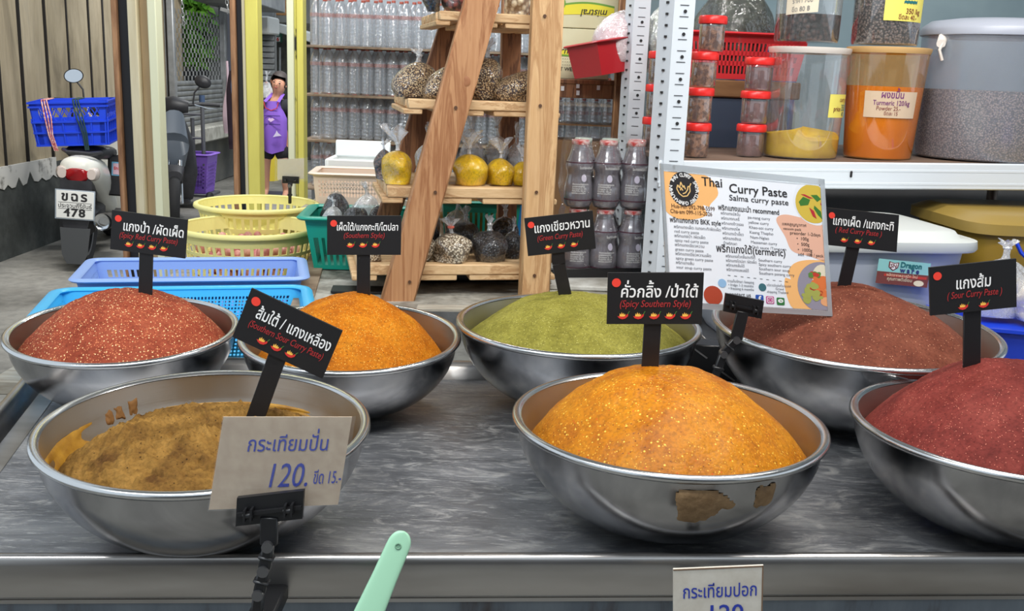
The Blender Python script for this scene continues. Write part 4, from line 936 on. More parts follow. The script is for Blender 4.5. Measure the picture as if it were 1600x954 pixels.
rect_basket('plastic_crate', 'pale pink beige slotted crate behind the teal green basket', 'crate', ((p0.x + p1.x) / 2 + .02, 3.40, .99), R(4), .30, .22, .105, PINKP, .9, 26, 4, (.3, .8), .012)
part_ = thing('side_stool', 'small wooden stool under the pale pink crate', 'stool', (-.52, 3.4, 0)); part('seat', MB().box((-.52, 3.4, .97), (.36, .3, .035), .005), OLDW, part_, True)
for sx_ in (-.13, .13):
    for sy__ in (-.11, .11): part('leg', MB().box((-.52 + sx_, 3.4 + sy__, .48), (.035, .035, .955)), OLDW, part_, True)
t = thing('foam_box', 'open white foam box behind the pink beige crate', 'box', P(562, 268, Y=3.66) - Vector((0, 0, .10))); q = P(562, 268, Y=3.66)
mb = MB(); w = .2
for (cx, cy, sx_, sy__) in ((0, -.09, w, .015), (0, .09, w, .015), (-w / 2, 0, .015, .19), (w / 2, 0, .015, .19)): mb.box((q.x + cx, 3.66 + cy, q.z - .0), (sx_, sy__, .10), .004)
mb.box((q.x, 3.66, q.z - .05), (w, .19, .015)); part('box_body', mb, flat('foam_white', 232, 234, 232), t, True)
mb = MB(); mb.box((q.x, 3.74, q.z + .075), (w, .015, .06), .004, Matrix.Rotation(-.2, 3, 'X')); part('lid', mb, flat('foam_lid', 224, 228, 228), t, True)

# ================================================================== BAGS
FILM = clear('bag_film', milky=.02, gloss=.035, rough=.10, bump=.9, bscale=28, bd=.010, edge=.30)
CRINK = clear('crinkled_film', milky=.34, gloss=.12, rough=.15, bump=1.0, bscale=45, bd=.012, edge=.45)
def grainmat(name, base, alt, dark, scale, rough=.55, bump=.8, rnd=1):
    m = NT(name); v = m.voro(scale, rnd=rnd); e = m.ramp(v.outputs['Distance'], [(.30, (1, 1, 1, 1)), (.62, dark)])  # dark cell edges paint the shade in the gaps between grains
    hs = m.ramp(m.node('ShaderNodeSeparateColor').outputs[0], [(0, base), (1, alt)]); sp = hs.node.inputs[0].links[0].from_node; m.l.new(v.outputs['Color'], sp.inputs[0])
    m.set('Base Color', m.mix(1, hs, e, 'MULTIPLY')); m.set('Roughness', rough); inv = m.math('SUBTRACT', 1, v.outputs['Distance']); m.bump(inv, bump, .004); return m.m
CORI = grainmat('coriander_seed', rgb(240, 214, 168), rgb(190, 150, 100), rgb(70, 44, 26), 260)
CHICK = grainmat('white_bean', rgb(240, 230, 208), rgb(226, 208, 178), rgb(120, 108, 92), 185)
BLACKB = grainmat('black_bean', rgb(48, 42, 44), rgb(30, 26, 28), rgb(10, 8, 8), 200, .35)
DSEED = grainmat('dark_seed', rgb(74, 70, 72), rgb(44, 42, 44), rgb(14, 14, 14), 170)
BRSP = grainmat('brown_spice', rgb(130, 92, 70), rgb(100, 66, 50), rgb(60, 40, 30), 160)
YPASTE = paste_mat('yellow_paste_bagged', rgb(228, 184, 0), rgb(200, 150, 0), rgb(238, 198, 0), None, rgb(170, 120, 10), rough=.3)
OCHB = pbr('ochre_powder', rgb(198, 130, 36), .6, c2=rgb(170, 106, 24), scale=20)
REDC = grainmat('dried_red_pieces', rgb(178, 96, 70), rgb(130, 50, 44), rgb(60, 24, 20), 60)
WHITEC = grainmat('pale_dried_pieces', rgb(236, 222, 190), rgb(206, 186, 150), rgb(140, 116, 90), 70)
BURG = grainmat('burgundy_pods', rgb(110, 34, 40), rgb(70, 20, 28), rgb(24, 8, 10), 60)
def bag(label, mat, loc, w, d, h, cat='bag', fill=.86, lean=(0, 0), rz=0, tie=.12, seed=0, group=None, tuft=1, flat_=.82, film=None, name='clear_bag', knot=None, rot=None, bul=.45):
    """a tied clear bag: grain or paste body, film skin gathered at a neck, flared tuft"""
    t = thing(name, label, cat, loc, rz, group, rot); rnd = random.Random(seed * 13 + 5); NA, NV = 36, 20
    ph = [rnd.uniform(0, 6.28) for _ in range(6)]
    def rad(v):
        if v < bul: return flat_ + (1 - flat_) * math.sin(v / bul * math.pi / 2)
        if not tuft: k = min(1, (v - bul) / (1 - bul)); return max(.07, (math.cos(k * math.pi / 2)) ** .62)
        k = min(1, (v - bul) / (.86 - bul)); return max(.10, math.cos(k * math.pi / 2) ** .6)
    def surf(a, v, k=1.0):
        pl = max(0, v - .45) / .55; r = rad(v) * (1 + .10 * pl * math.sin(9 * a + ph[0]) + .06 * math.sin(2 * a + ph[1]) + .06 * math.sin(3 * a + ph[2] + v * 5) + .03 * math.sin(5 * a + ph[5] - v * 9))
        x, y = math.cos(a) * r * w / 2, math.sin(a) * r * d / 2; z = v * h
        n = noise.noise(Vector((x * 16 + seed, y * 16, z * 16))) * .011 * min(1, v * 6)
        return Vector((x * k + n + lean[0] * v ** 1.3 * h, y * k + n + lean[1] * v ** 1.3 * h, z))
    mb = MB(); vs = [Vector((0, 0, .001))]; fs = []; vmax = fill; M_ = 14
    for j in range(M_ + 1):
        v = vmax * j / M_ if j < M_ else vmax
        for i in range(NA): vs.append(surf(math.tau * i / NA, max(.004, v), .965))
    c = sum(vs[-NA:], Vector()) / NA; vs.append(c + Vector((0, 0, .004)))
    for i in range(NA):
        k = (i + 1) % NA; fs.append((0, 1 + k, 1 + i)); fs.append((len(vs) - 1, 1 + M_ * NA + i, 1 + M_ * NA + k))
        for j in range(M_): a = 1 + j * NA; fs.append((a + i, a + k, a + NA + k, a + NA + i))
    part('contents', MB().add(vs, fs), mat, t, ang=80)
    vs = []; fs = []; H_ = 1.0 + (tie if tuft else 0); rows = []
    for j in range(NV + 1): rows.append([surf(math.tau * i / NA, j / NV) + (Vector() if j else Vector((0, 0, -.0005))) for i in range(NA)])
    top = sum(rows[-1], Vector()) / NA
    if tuft:
        for q, s_ in ((.25, .10), (.6, .22), (1.0, .36)):
            rows.append([top + Vector((math.cos(math.tau * i / NA) * w / 2 * s_ * tuft * (1 + .35 * math.sin(5 * math.tau * i / NA + ph[3])), math.sin(math.tau * i / NA) * d / 2 * s_ * tuft * (1 + .35 * math.sin(5 * math.tau * i / NA + ph[3])), q * tie * h * (1 + .25 * math.sin(3 * math.tau * i / NA + ph[4])))) + Vector((ph[5] - 3, 0, 0)) * .004 * q for i in range(NA)])
    for r_ in rows: vs += r_
    for j in range(len(rows) - 1):
        for i in range(NA): k = (i + 1) % NA; fs.append((j * NA + i, j * NA + k, (j + 1) * NA + k, (j + 1) * NA + i))
    cut_ = 17 * NA if tuft else len(fs)
    part('film', MB().add(vs, fs[:cut_]), film or FILM, t, ang=50)
    if tuft: part('gathered_neck', MB().add(vs, fs[cut_:]), CRINK, t, ang=50)
    if tuft:
        mb = MB(); r0 = w * .055; mb.tube([top + Vector((math.cos(q) * r0, math.sin(q) * r0, .002)) for q in [i * .785 for i in range(8)]], .0035, 6, closed=True); part('tie', mb, knot or CRINK, t)
    return t

# ================================================================== WOODEN LADDER RACK
s = .21; DE = 2.42; cE = 1 / math.sqrt(1 + s * s); RE = Matrix.Rotation(math.atan(s), 3, 'Z')
def Ep(px, py, D=DE): return S(px, py, D, s)
PINE = wood('pine_wood', rgb(216, 176, 126), rgb(226, 190, 142), rgb(192, 150, 104), .55, 'z')
PINEX = wood('pine_wood_across', rgb(222, 190, 144), rgb(232, 202, 158), rgb(196, 158, 114), .55, 'x')
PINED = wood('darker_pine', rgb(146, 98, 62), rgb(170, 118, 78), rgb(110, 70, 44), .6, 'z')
PINEL = wood('leg_wood', rgb(196, 146, 102), rgb(204, 156, 112), rgb(168, 116, 76), .5, 'z', .8)
lad = thing('ladder_rack', 'pale wooden ladder-shaped rack of four slatted shelves full of bags', 'rack', (-.1, 2.6, .9))
nf = Vector((s, -1, 0)).normalized()
mb = MB(); mb.bar(Ep(616, 486), Ep(757, -14), .078, .034, nf, .004); part('diagonal_leg', mb, PINEL, lad, True, label='reddish diagonal front leg with a knot')
mb = MB(); mb.bar(Ep(833, 482), Ep(856, -14), .074, .034, nf, .004); part('front_leg', mb, PINE, lad, True)
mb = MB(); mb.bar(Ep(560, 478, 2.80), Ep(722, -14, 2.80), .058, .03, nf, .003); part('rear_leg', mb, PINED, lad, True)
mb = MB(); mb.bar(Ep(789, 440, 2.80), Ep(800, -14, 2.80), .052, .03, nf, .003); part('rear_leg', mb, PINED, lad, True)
SHV = []
for (lx_, rx_, top, bot) in ((684, 862, 19, 42), (635, 866, 157, 181), (602, 860, 293, 319), (557, 856, 413, 438)):
    D0 = DE + .022; a = Ep(lx_, top, D0); b = Ep(rx_, top, D0); zt_ = Ep(740, top, D0).z; zb_ = Ep(740, bot, D0).z; SHV.append((a.x, b.x, zt_)); th = (zt_ - zb_)
    L = (b.x - a.x)
    for k in range(5):
        DD = D0 + .018 + k * .078; x0, x1 = a.x - s * k * .078 * cE, b.x - s * k * .078 * cE
        w_ = .036 if k == 0 else .066; yy = DD + (0 if k == 0 else .0)
        c = Vector(((x0 + x1) / 2, yy + s * (x0 + x1) / 2, zt_ - th * .33))
        part('shelf_slat', MB().box(c, (L / cE, w_ if k else .036, th * .66), .003, RE), PINEX, lad, True)
    for fx in (.03, .36, .72, .97) if lx_ > 0 else ():
        x = a.x + L * fx; c = Vector((x - s * .14, D0 + .165 + s * x, zt_ - th * .83)); part('cross_batten', MB().box(c, (L * (.30 if fx not in (.03, .97) else .13), .33, th * .34), .002, RE), PINEX, lad, True)
SCR = pbr('dark_screw', rgb(90, 62, 44), .5)
for (px, py) in ((851, 25), (844, 165), (838, 300), (835, 430), (640, 440), (712, 168), (680, 300)):
    p = Ep(px, py, DE - .0185); part('screw_head', MB().cyl(p, p + nf * .003, .004, n=8), SCR, lad, True)
mb = MB(); kn = Ep(727, 127, DE - .0172); mb.lathe([(.001, .0006), (.006, .0009), (.010, .0005), (.012, 0)], 16, kn, Matrix.Rotation(R(90), 3, 'X')); part('wood_knot', mb, flat('knot_brown', 158, 104, 68), lad, True)
def ebag(label, mat, px0, px1, pt, sh, D, seed, **k):
    """bag standing on shelf sh, spanning px0..px1 with its body top at row pt"""
    z = SHV[sh][2]; a, b = Ep(px0, 200, D), Ep(px1, 200, D); w = b.x - a.x; zt2 = Ep((px0 + px1) / 2, pt, D).z
    xc = (a.x + b.x) / 2; return bag(label, mat, (xc, D + s * xc, z + .001), w, k.pop('d', min(w, .10)), zt2 - z, rz=math.atan(s), seed=seed, **k)
ebag('dark seed bag at the left end of the top rack shelf', DSEED, 656, 690, -22, 0, 2.53, 1, tuft=0, flat_=.6, bul=.5)
ebag('bag of rusty dried pieces on the top rack shelf left of the diagonal leg', REDC, 690, 742, -25, 0, 2.54, 2, fill=.8)
ebag('bag of pale dried pieces on the top rack shelf right of the diagonal leg', WHITEC, 780, 822, -25, 0, 2.54, 3, fill=.8)
ebag('burgundy pod bag behind the upright leg on the top shelf', BURG, 812, 852, -25, 0, 2.60, 4)
G2 = 'coriander seed bags on the second rack shelf'
ebag('big leaning bag of coriander seeds at the left of the second rack shelf', CORI, 612, 672, 88, 1, 2.53, 5, fill=.93, lean=(.22, 0), group=G2, tie=.16, tuft=.8)
ebag('coriander seed bag half hidden by the diagonal leg', CORI, 652, 704, 104, 1, 2.49, 6, fill=.93, lean=(.35, 0), group=G2, tuft=0)
ebag('upright coriander seed bag right of the diagonal leg with a shiny streak', CORI, 728, 785, 78, 1, 2.53, 7, fill=.80, group=G2, tie=.2, tuft=.7)
ebag('slanting coriander seed bag against the upright leg', CORI, 766, 832, 110, 1, 2.50, 8, fill=.95, lean=(.45, 0), group=G2, tuft=0)
ebag('plastic tied bag of brown spice at the left end of the third rack shelf', BRSP, 583, 620, 226, 2, 2.60, 9, group='bags on the third rack shelf')
YL = ['leftmost yellow paste bag on the third rack shelf', 'yellow paste bag peeking out right of the diagonal leg', 'widest yellow paste bag, centre of the third rack shelf', 'yellow paste bag with a white glare streak on the third shelf', 'yellow paste bag just left of the upright rack leg', 'yellow paste bag right of the upright rack leg']
for k, (a, b, tp) in enumerate(((596, 648, 226), (666, 701, 248), (706, 764, 232), (760, 808, 240), (804, 832, 246), (846, 866, 248))): ebag(YL[k], YPASTE, a, b, tp, 2, 2.50 + .01 * (k % 2), 10 + k, fill=.80, group='bags on the third rack shelf', tie=.42, tuft=1.9, knot=None)
for k, (a, b, tp, lb) in enumerate(((650, 690, 215, 'grey clear-topped bag behind the yellow bags, near the diagonal leg'), (715, 760, 205, 'tall clear bag with gathered top behind the widest yellow bag'), (758, 796, 200, 'tallest clear bag behind the yellow bags'), (790, 822, 215, 'brown bag behind the yellow bags by the upright leg'))):
    ebag(lb, (DSEED, BRSP)[k % 2], a, b, tp, 2, 2.64, 20 + k, fill=.5, film=CRINK, tie=.3, group='bags on the third rack shelf')
KP = flat('coral_band', 240, 120, 100)
G4 = 'bean bags on the lowest rack shelf'
for k, (a, b, tp, mt, lb, D, tu) in enumerate(((560, 601, 368, CHICK, 'white bean bag behind the Southern Style sign', 2.50, 1), (634, 680, 358, CHICK, 'white bean bag tied in coral beside the diagonal leg', 2.50, 1), (676, 744, 356, CHICK, 'fullest white bean bag tied with a coral band', 2.49, 1.2), (742, 800, 352, BLACKB, 'shiny black bean bag on the lowest rack shelf', 2.50, .6), (792, 822, 354, BLACKB, 'black bean bag beside the upright rack leg', 2.53, .6), (655, 694, 338, BLACKB, 'black bean bag behind the white ones, by the diagonal leg', 2.62, .8), (702, 758, 338, BLACKB, 'black bean bag behind the fullest white bean bag', 2.62, .9), (770, 815, 330, DSEED, 'dark seed bag at the rear right of the lowest shelf', 2.66, .8))):
    ebag(lb, mt, a, b, tp, 3, D, 30 + k, fill=.78, group=G4, tie=.25, tuft=tu, knot=KP if mt is CHICK else None, film=FILM)
for k, (a, b, tp) in enumerate(((648, 692, 300), (698, 740, 318))):
    ebag(['golden clear-topped bag rising behind the beans', 'golden bag with a white knot behind the beans'][k], OCHB, a, b, tp, 3, 2.70, 45 + k, fill=.5, film=CRINK, tie=.25, group=G4)
# large ochre bag in a green basket behind the rack
p = P(735, 345, Y=3.0)
rect_basket('plastic_basket', 'dark green slotted basket behind the rack, holding the big ochre bag', 'basket', (p.x + .02, 3.05, .915), R(8), .24, .22, .15, TEAL, .85, 14, 1, (.1, .8), .012, bar=.5)
bag('big bag of ochre powder standing behind the ladder rack', OCHB, (p.x, 3.05, .925), .21, .19, .22, fill=.9, seed=51, tuft=0)
BLUEC = flat('sky_blue_plastic', 40, 140, 210); q = P(813, 330, Y=3.1); t = thing('plastic_tub', 'sky blue tub glimpsed behind the upright rack leg', 'tub', (q.x, 3.1, .90))
mb = MB(); mb.loft([((0, 0, 0), .07, .05, (1, 0, 0), (0, 1, 0)), ((0, 0, .2), .085, .06, (1, 0, 0), (0, 1, 0))], 20, 4); part('tub_body', mb, BLUEC, t)
mb = MB(); mb.loft([((0, 0, .2), .09, .066, (1, 0, 0), (0, 1, 0)), ((0, 0, .212), .09, .066, (1, 0, 0), (0, 1, 0))], 20, 4); part('lid', mb, INK['white'], t)
t = thing('black_tray', 'dark shiny tray lying on the counter under the ladder rack', 'tray', (.05, 2.83, .902), math.atan(s))
mb = MB(); mb.box((0, 0, .004), (.72, .40, .006), .002); part('tray_base', mb, pbr('black_gloss', rgb(26, 26, 28), .25), t); mb = MB()
for a, b, c_, d_ in ((0, -.2, .72, .008), (0, .2, .72, .008), (-.36, 0, .008, .4), (.36, 0, .008, .4)): mb.box((a, b, .02), (c_, d_, .032), .002)
part('tray_edge', mb, bpy.data.materials['black_gloss'], t)
# black sign lying on the counter
t = thing('price_sign', 'black sign lying flat on the counter behind the orange-brown paste', 'sign', (P(560, 452, z=.905)), group='black curry name signs'); b_ = t.location
mb = MB(); mb.box(b_, (.13, .07, .005), .001, Matrix.Rotation(.1, 3, 'Z')); part('board', mb, BOARDB, t, True); mb = MB(); mb.bar(b_ + Vector((.02, -.02, 0)), b_ + Vector((-.03, -.15, 0)), .024, .004, (0, 0, 1)); part('post', mb, BLACKP, t, True)
# bags in the teal basket
for k, (a, b, tp, bt, mt, lb, Y, f_) in enumerate(((505, 547, 296, 345, DSEED, 'dark seed bag at the back left of the teal basket', 2.86, .9), (538, 576, 318, 350, DSEED, 'dark seed bag nearest in the teal basket', 2.73, .85), (575, 602, 318, 350, DSEED, 'dark seed bag against the right wall of the teal basket', 2.75, .9), (503, 536, 314, 350, WHITEC, 'knotted clear bag at the front left of the teal basket', 2.72, .2), (548, 594, 292, 345, WHITEC, 'crinkled empty-looking clear bag on top in the teal basket', 2.84, .25))):
    A_, B_ = P(a, bt, Y=Y), P(b, bt, Y=Y); tz = P(a, tp, Y=Y).z; bag(lb, mt, ((A_.x + B_.x) / 2, Y, A_.z - .03), (B_.x - A_.x), min(B_.x - A_.x, .075), tz - A_.z + .03, fill=f_, seed=60 + k, film=CRINK if f_ < .5 else FILM, tuft=.6 if f_ < .5 else 0, group='seed bags in the teal basket')

# ================================================================== BOTTLES
PETM = clear('bottle_plastic', (.98, .99, 1, 1), .08, .12, .10, (.88, .91, .95, 1), bump=.5, bscale=50, bd=.006, edge=.55)
REDCAP = flat('red_cap', 196, 104, 88)
LABR = clear('faded_red_label', (.97, .84, .82, 1), .16, .04, .3, (.85, .45, .40, 1))
def pet(label):
    t = thing('water_bottle', label, 'bottle'); pr = [(1e-4, .001), (.026, 0), (.031, .006)]
    for i in range(7): z = .014 + i * .019; pr += [(.0315, z), (.0285, z + .008), (.0315, z + .013)]
    pr += [(.0315, .150), (.0315, .162), (.030, .176), (.025, .196), (.017, .214), (.0105, .224), (.0098, .230)]
    part('body', MB().lathe(pr, 14), PETM, t, ang=70); mb = MB(); mb.lathe([(.0105, .227), (.0112, .228), (.0112, .237), (.0105, .239), (1e-4, .239)], 12); part('cap', mb, REDCAP, t)
    mb = MB(); mb.lathe([(.032, .146), (.0322, .164)], 14); part('label_band', mb, LABR, t); return t
ROWN = ['top', 'second', 'third', 'lowest']
zs_ = [P(560, y, Y=5.4).z for y in (73, 149, 220, 294)]
rk = thing('bottle_rack', 'open rack with thin dark shelf boards stacked with empty clear bottles', 'rack', (-.5, 5.6, 0))
for k, z in enumerate(zs_): part('shelf_board', MB().box((-.33, 5.58, z - .006), (1.62, .45, .012), .002), WEDGE, rk, True)
for x in (-1.13, .47): part('upright', MB().box((x, 5.7, 1.05), (.04, .04, 2.1)), GALV, rk, True)
part('back_panel', MB().box((-.33, 5.84, 1.1), (1.65, .02, 2.3)), pbr('rack_back', rgb(176, 184, 192), .8, c2=rgb(204, 210, 216), scale=3), rk, True)
ORD = 'first second third fourth fifth sixth seventh eighth ninth tenth eleventh twelfth thirteenth fourteenth fifteenth sixteenth seventeenth eighteenth nineteenth twentieth'.split()
proto = None; rr = random.Random(11)
for k, z in enumerate(zs_):
    for row in range(2):
        for i in range(21 if row == 0 else 20):
            x = -1.075 + i * .0672 + (row * .033); y = 5.46 + row * .075
            if x > .15: continue
            lab = 'empty clear bottle, %s from the yellow post, %s rank of the %s rack row' % (ORD[i], 'front' if row == 0 else 'rear', ROWN[k])
            if proto is None: proto = pet(lab); o = proto; o.matrix_basis = Matrix.Translation((x, y, z)); o['group'] = 'empty bottles in the %s row, %s rank' % (ROWN[k], 'front')
            else: o = dup(proto, (x, y, z), rr.uniform(0, 6), lab, 'empty bottles in the %s row, %s rank' % (ROWN[k], 'front' if row == 0 else 'rear'))
# small bottles under the wooden shelf and right of the rack
for lv, (row, zz) in enumerate(((192, None), (217, None))):
    z = P(910, row, Y=3.42).z
    for i in range(6):
        x = P(872 + i * 19, row, Y=3.42).x; dup(proto, (x, 3.42, z - .0), 0, 'small clear bottle, %s from the left, %s layer under the wooden stand' % (ORD[i], ('upper', 'lower')[lv]), 'clear bottles under the wooden shelf, %s layer' % ('upper', 'lower')[lv], sc=.62 if lv == 0 else .55)
zb_ = P(910, 217, Y=3.42).z
t = thing('carton', 'plain brown carton under the shrink-wrapped small bottles', 'box', (.21, 3.42, .90)); part('carton_body', MB().box((.21, 3.42, (.9 + zb_ ) / 2), (.34, .16, zb_ - .902), .004), pbr('brown_card', rgb(150, 112, 76), .8), t, True)
z2 = P(910, 192, Y=3.42).z; t = thing('card_sheet', 'thin brown card sheet between the two layers of small bottles', 'sheet', (.21, 3.42, z2)); part('sheet', MB().box((.21, 3.42, z2 - .004), (.33, .15, .004)), bpy.data.materials['brown_card'], t, True)
# dark drink bottles wrapped in film
MILK = pbr('greyish_drink', rgb(112, 104, 110), .35, c2=rgb(136, 128, 134), scale=14)
BOTC = clear('drink_bottle_plastic', (.93, .93, .96, 1), .12, .10, .15, (.72, .72, .80, 1), edge=.5)
MAROON = flat('maroon_ring', 84, 36, 56); LIDW = pbr('red_white_cap', rgb(232, 210, 206), .3, c2=rgb(206, 64, 60), scale=90); LIDG = flat('green_white_cap', 200, 214, 200, rough=.3)
def drink(label, cap):
    t = thing('drink_bottle', label, 'bottle'); r = .038
    pr = [(1e-4, .001), (.030, 0), (.034, .006), (.037, .016), (.038, .03), (.0375, .052), (.034, .072), (.0315, .083), (.032, .092), (.036, .102), (.037, .110), (.036, .118), (.030, .132), (.025, .148), (.022, .160), (.021, .166)]
    part('bottle_body', MB().lathe([(q + .0008, z) for q, z in pr], 28), BOTC, t, ang=60)
    part('drink', MB().lathe([(max(q - .0015, 1e-4), z + .001) for q, z in pr if z < .15] + [(1e-4, .149)], 24), MILK, t, ang=60)
    for z in (.0185, .1165): mb = MB(); mb.lathe([(.0385 if z < .1 else .0372, z), (.0387 if z < .1 else .037, z + .003)], 28); part('ring_line', mb, MAROON, t)
    mb = MB(); mb.lathe([(.0225, .164), (.024, .166), (.024, .174), (.0225, .1765), (1e-4, .177)], 24); part('cap', mb, cap, t)
    cyl = lambda rad: (lambda u, v, h=0: Vector(((rad + h) * math.sin(u / rad), -(rad + h) * math.cos(u / rad), v)))
    def wrap(u, v, h=0):
        z = v; rad = .0382
        for (a, b) in zip(pr, pr[1:]):
            if a[1] <= z <= b[1]: rad = a[0] + (b[0] - a[0]) * (z - a[1]) / (b[1] - a[1]) + .0012
        return Vector(((rad + h) * math.sin(u / .037), -(rad + h) * math.cos(u / .037), z))
    W_ = lambda u, v, h=0: wrap(u, -v, h)
    mb = MB()
    for i, l in enumerate(('ส่วนประกอบโดยประมาณ', 'นมสดพาสเจอร์ไรส์', 'น้ำตาลทราย วุ้น 12%', 'เก็บในที่เย็น 250 มล.', 'ผลิตโดย ควรบริโภค')): txt(mb, W_, l, -.022, -.060 + i * .0058, .0062, 'l', sx=.75, bold=.012)
    txt(mb, W_, 'โยเกิร์ตพร้อมดื่ม', -.004, -.102, .0085, 'l', bold=.014, sx=.8); part('lettering', mb, INK['white'], t, label='small white printed lines')
    mb = MB()
    ps = [(math.cos(i * .524) * .008 + .010, .078 + math.sin(i * .524) * .010) for i in range(12)]
    mb.add([wrap(a, b, .0006) for a, b in ps], [tuple(range(12))]); part('badge', mb, flat('pale_badge', 214, 208, 226), t); return t
dpr = {}
for lv, (row0) in enumerate((430, 334)):
    z = .914 if lv == 0 else .914 + .182
    for rank in range(2):
        for i in range(3):
            x = P((906, 950, 994)[i], 300, Y=2.68).x + rank * .012 - (lv == 1) * .002; y = 2.70 + rank * .082 + x * .08
            cp = 'g' if (rank == 1 and i < 2) else 'r'
            lb = 'dark yoghurt drink bottle, %s in the %s %s rank of the film-wrapped stack' % (('left', 'middle', 'right')[i], ('lower', 'upper')[lv], ('front', 'rear')[rank])
            if cp not in dpr: dpr[cp] = drink(lb, LIDG if cp == 'g' else LIDW); o = dpr[cp]; o.matrix_basis = Matrix.Translation((x, y, z)) @ Matrix.Rotation(R(8), 4, 'Z'); o['group'] = 'dark drink bottles stacked on the counter'
            else: dup(dpr[cp], (x, y, z), R(rr.uniform(-10, 14)), lb, 'dark drink bottles stacked on the counter')
def wrapf(label, c, d, seed):
    t = thing('shrink_film', label, 'film', (c[0], c[1], c[2] - d[2] / 2)); mb = MB(); rg = []
    for j in range(9):
        v = j / 8; k = 1 - .06 * (2 * v - 1) ** 4 - .05 * (v > .7) * (v - .7); rg.append(((c[0], c[1], c[2] - d[2] / 2 + d[2] * v), d[0] / 2 * k, d[1] / 2 * k, (1, .08, 0), (-.08, 1, 0)))
    mb.loft(rg, 36, 5); mb.v = [tuple(Vector(v) + Vector((1, 1, 0)) * noise.noise(Vector(v) * 30 + Vector((seed, 0, 0))) * .004) for v in mb.v]; part('film_sleeve', mb, clear('loose_film', milky=.0, gloss=.03, rough=.1, bump=1, bscale=35, bd=.012, edge=.22) if seed == 1 else bpy.data.materials['loose_film'], t, True)
xm = P(950, 300, Y=2.68).x
wrapf('clear film shrunk round the upper layer of dark drink bottles', (xm + .004, 2.745 + xm * .08, 1.19), (.255, .18, .176), 1); wrapf('clear film shrunk round the lower layer of dark drink bottles', (xm + .004, 2.745 + xm * .08, 1.004), (.255, .18, .176), 2)
t = thing('pale_crate', 'pale painted wooden board edge under the drink bottles', 'board', (.22, 2.66, .90)); a, b = P(862, 440, Y=2.52), P(1012, 440, Y=2.56)
part('board_top', MB().box(((a.x + b.x) / 2, 2.70, .908), (b.x - a.x, .30, .010), .003), pbr('pale_paint_wood', rgb(196, 196, 190), .7, c2=rgb(160, 156, 146), scale=20), t, True)
part('board_front', MB().box(((a.x + b.x) / 2 - .005, 2.545, .907), (b.x - a.x, .012, .013), .003), bpy.data.materials['pale_paint_wood'], t, True)
# ================================================================== RIGHT STORAGE SHELF
WHM = NT('white_metal'); WHM.set('Base Color', rgb(214, 220, 226)); WHM.set('Roughness', .4); WHM = WHM.m
SLOT = flat('slot_shadow', 60, 62, 66); HOLE = flat('slot_hole', 22, 22, 24)
ss = thing('storage_shelf', 'white slotted-angle shelf unit carrying the jars and tubs on the right', 'shelf', (1.1, 2.8, .86))
SZ = 1.2455; BD = 2.47; SK = .0205; RT = RY @ Matrix.Rotation(-SK, 3, 'Y')
def SZf(x): return SZ + SK * (x - .40)
#                                       # top of the board; depth of the front beam
def Sp(px, py, D=BD): return S(px, py, D)
def Sz(x, d, z): return T(x, d, z)
mb = MB(); mb.box(Sz(1.3, BD + .30, SZf(1.3) - .006), (1.92, .62, .012), .001, RT); part('shelf_board', mb, pbr('brown_shelf_board', rgb(126, 104, 88), .6, c2=rgb(106, 86, 72), scale=4, stretch=(.5, 3, 3)), ss, True)
mb = MB(); mb.box(Sz(1.3, BD - .012, SZf(1.3) - .033), (1.92, .012, .066), .003, RT)
for z in (-.020, -.052): mb.box(Sz(1.3, BD - .0182, SZf(1.3) + z), (1.92, .0012, .006), .0005, RT)
bm_ = part('front_beam', mb, WHM, ss, True)
mb = MB(); mb.box(Sp(1330, 272, BD - .020), (.006, .004, .016), .002, RY); part('beam_slot', mb, HOLE, bm_, True)
def upright(x0, x1, xs, d, z0, z1, nm_='upright'):
    """slotted angle: front flange x0..x1 plus a side flange running back from x0"""
    mb = MB(); c = Sz((x0 + x1) / 2, d, (z0 + z1) / 2); mb.box(c, (x1 - x0, .003, z1 - z0), .0008, RY)
    u = part(nm_, mb, WHM, ss, True)
    mb = MB(); mb.bar(Sz(x0, d + .002, z0), Sz(x0, d + .002, z1), .003, .001, (1, 0, 0)); mb.add([Sz(x0, d, z0), Sz(xs, d + .045, z0), Sz(xs, d + .045, z1), Sz(x0, d, z1)], [(0, 1, 2, 3)]); part('side_flange', mb, WHM, u, True, smooth=False)
    z = z0 + .02; k = 0; a, b = MB(), MB()
    while z < z1 - .02:
        a.box(Sz((x0 + x1) / 2, d - .0022, z), ((x1 - x0) * .42, .0012, .0016), 0, RY)
        if k % 2 and k % 7 not in (1,): b.lathe([(1e-4, .001), (.0042, .001)], 12, Sz((x0 + x1) / 2 + .002, d - .0025, z + .012), Matrix.Rotation(R(90), 3, 'X'))
        b.box(Sz(x0 + (xs - x0) * .45, d + .018, z + .006), (.005, .010, .005), 0, RY)
        z += .026; k += 1
    part('slot_row', a, SLOT, u, True, kind='stuff'); part('hole_row', b, HOLE, u, True, kind='stuff')
a, b = Sp(1040, 200, BD - .02), Sp(1072, 200, BD - .02)
upright(a.x, b.x, a.x - .03, BD - .02, .86, 1.75)
a, b = S(985, 100, BD + .56), S(1011, 100, BD + .56); upright(a.x, b.x, a.x - .02, BD + .56, .86, 1.95)
upright(2.22, 2.26, 2.2, BD - .02, .86, 1.75); upright(2.22, 2.26, 2.2, BD + .56, .86, 1.95)
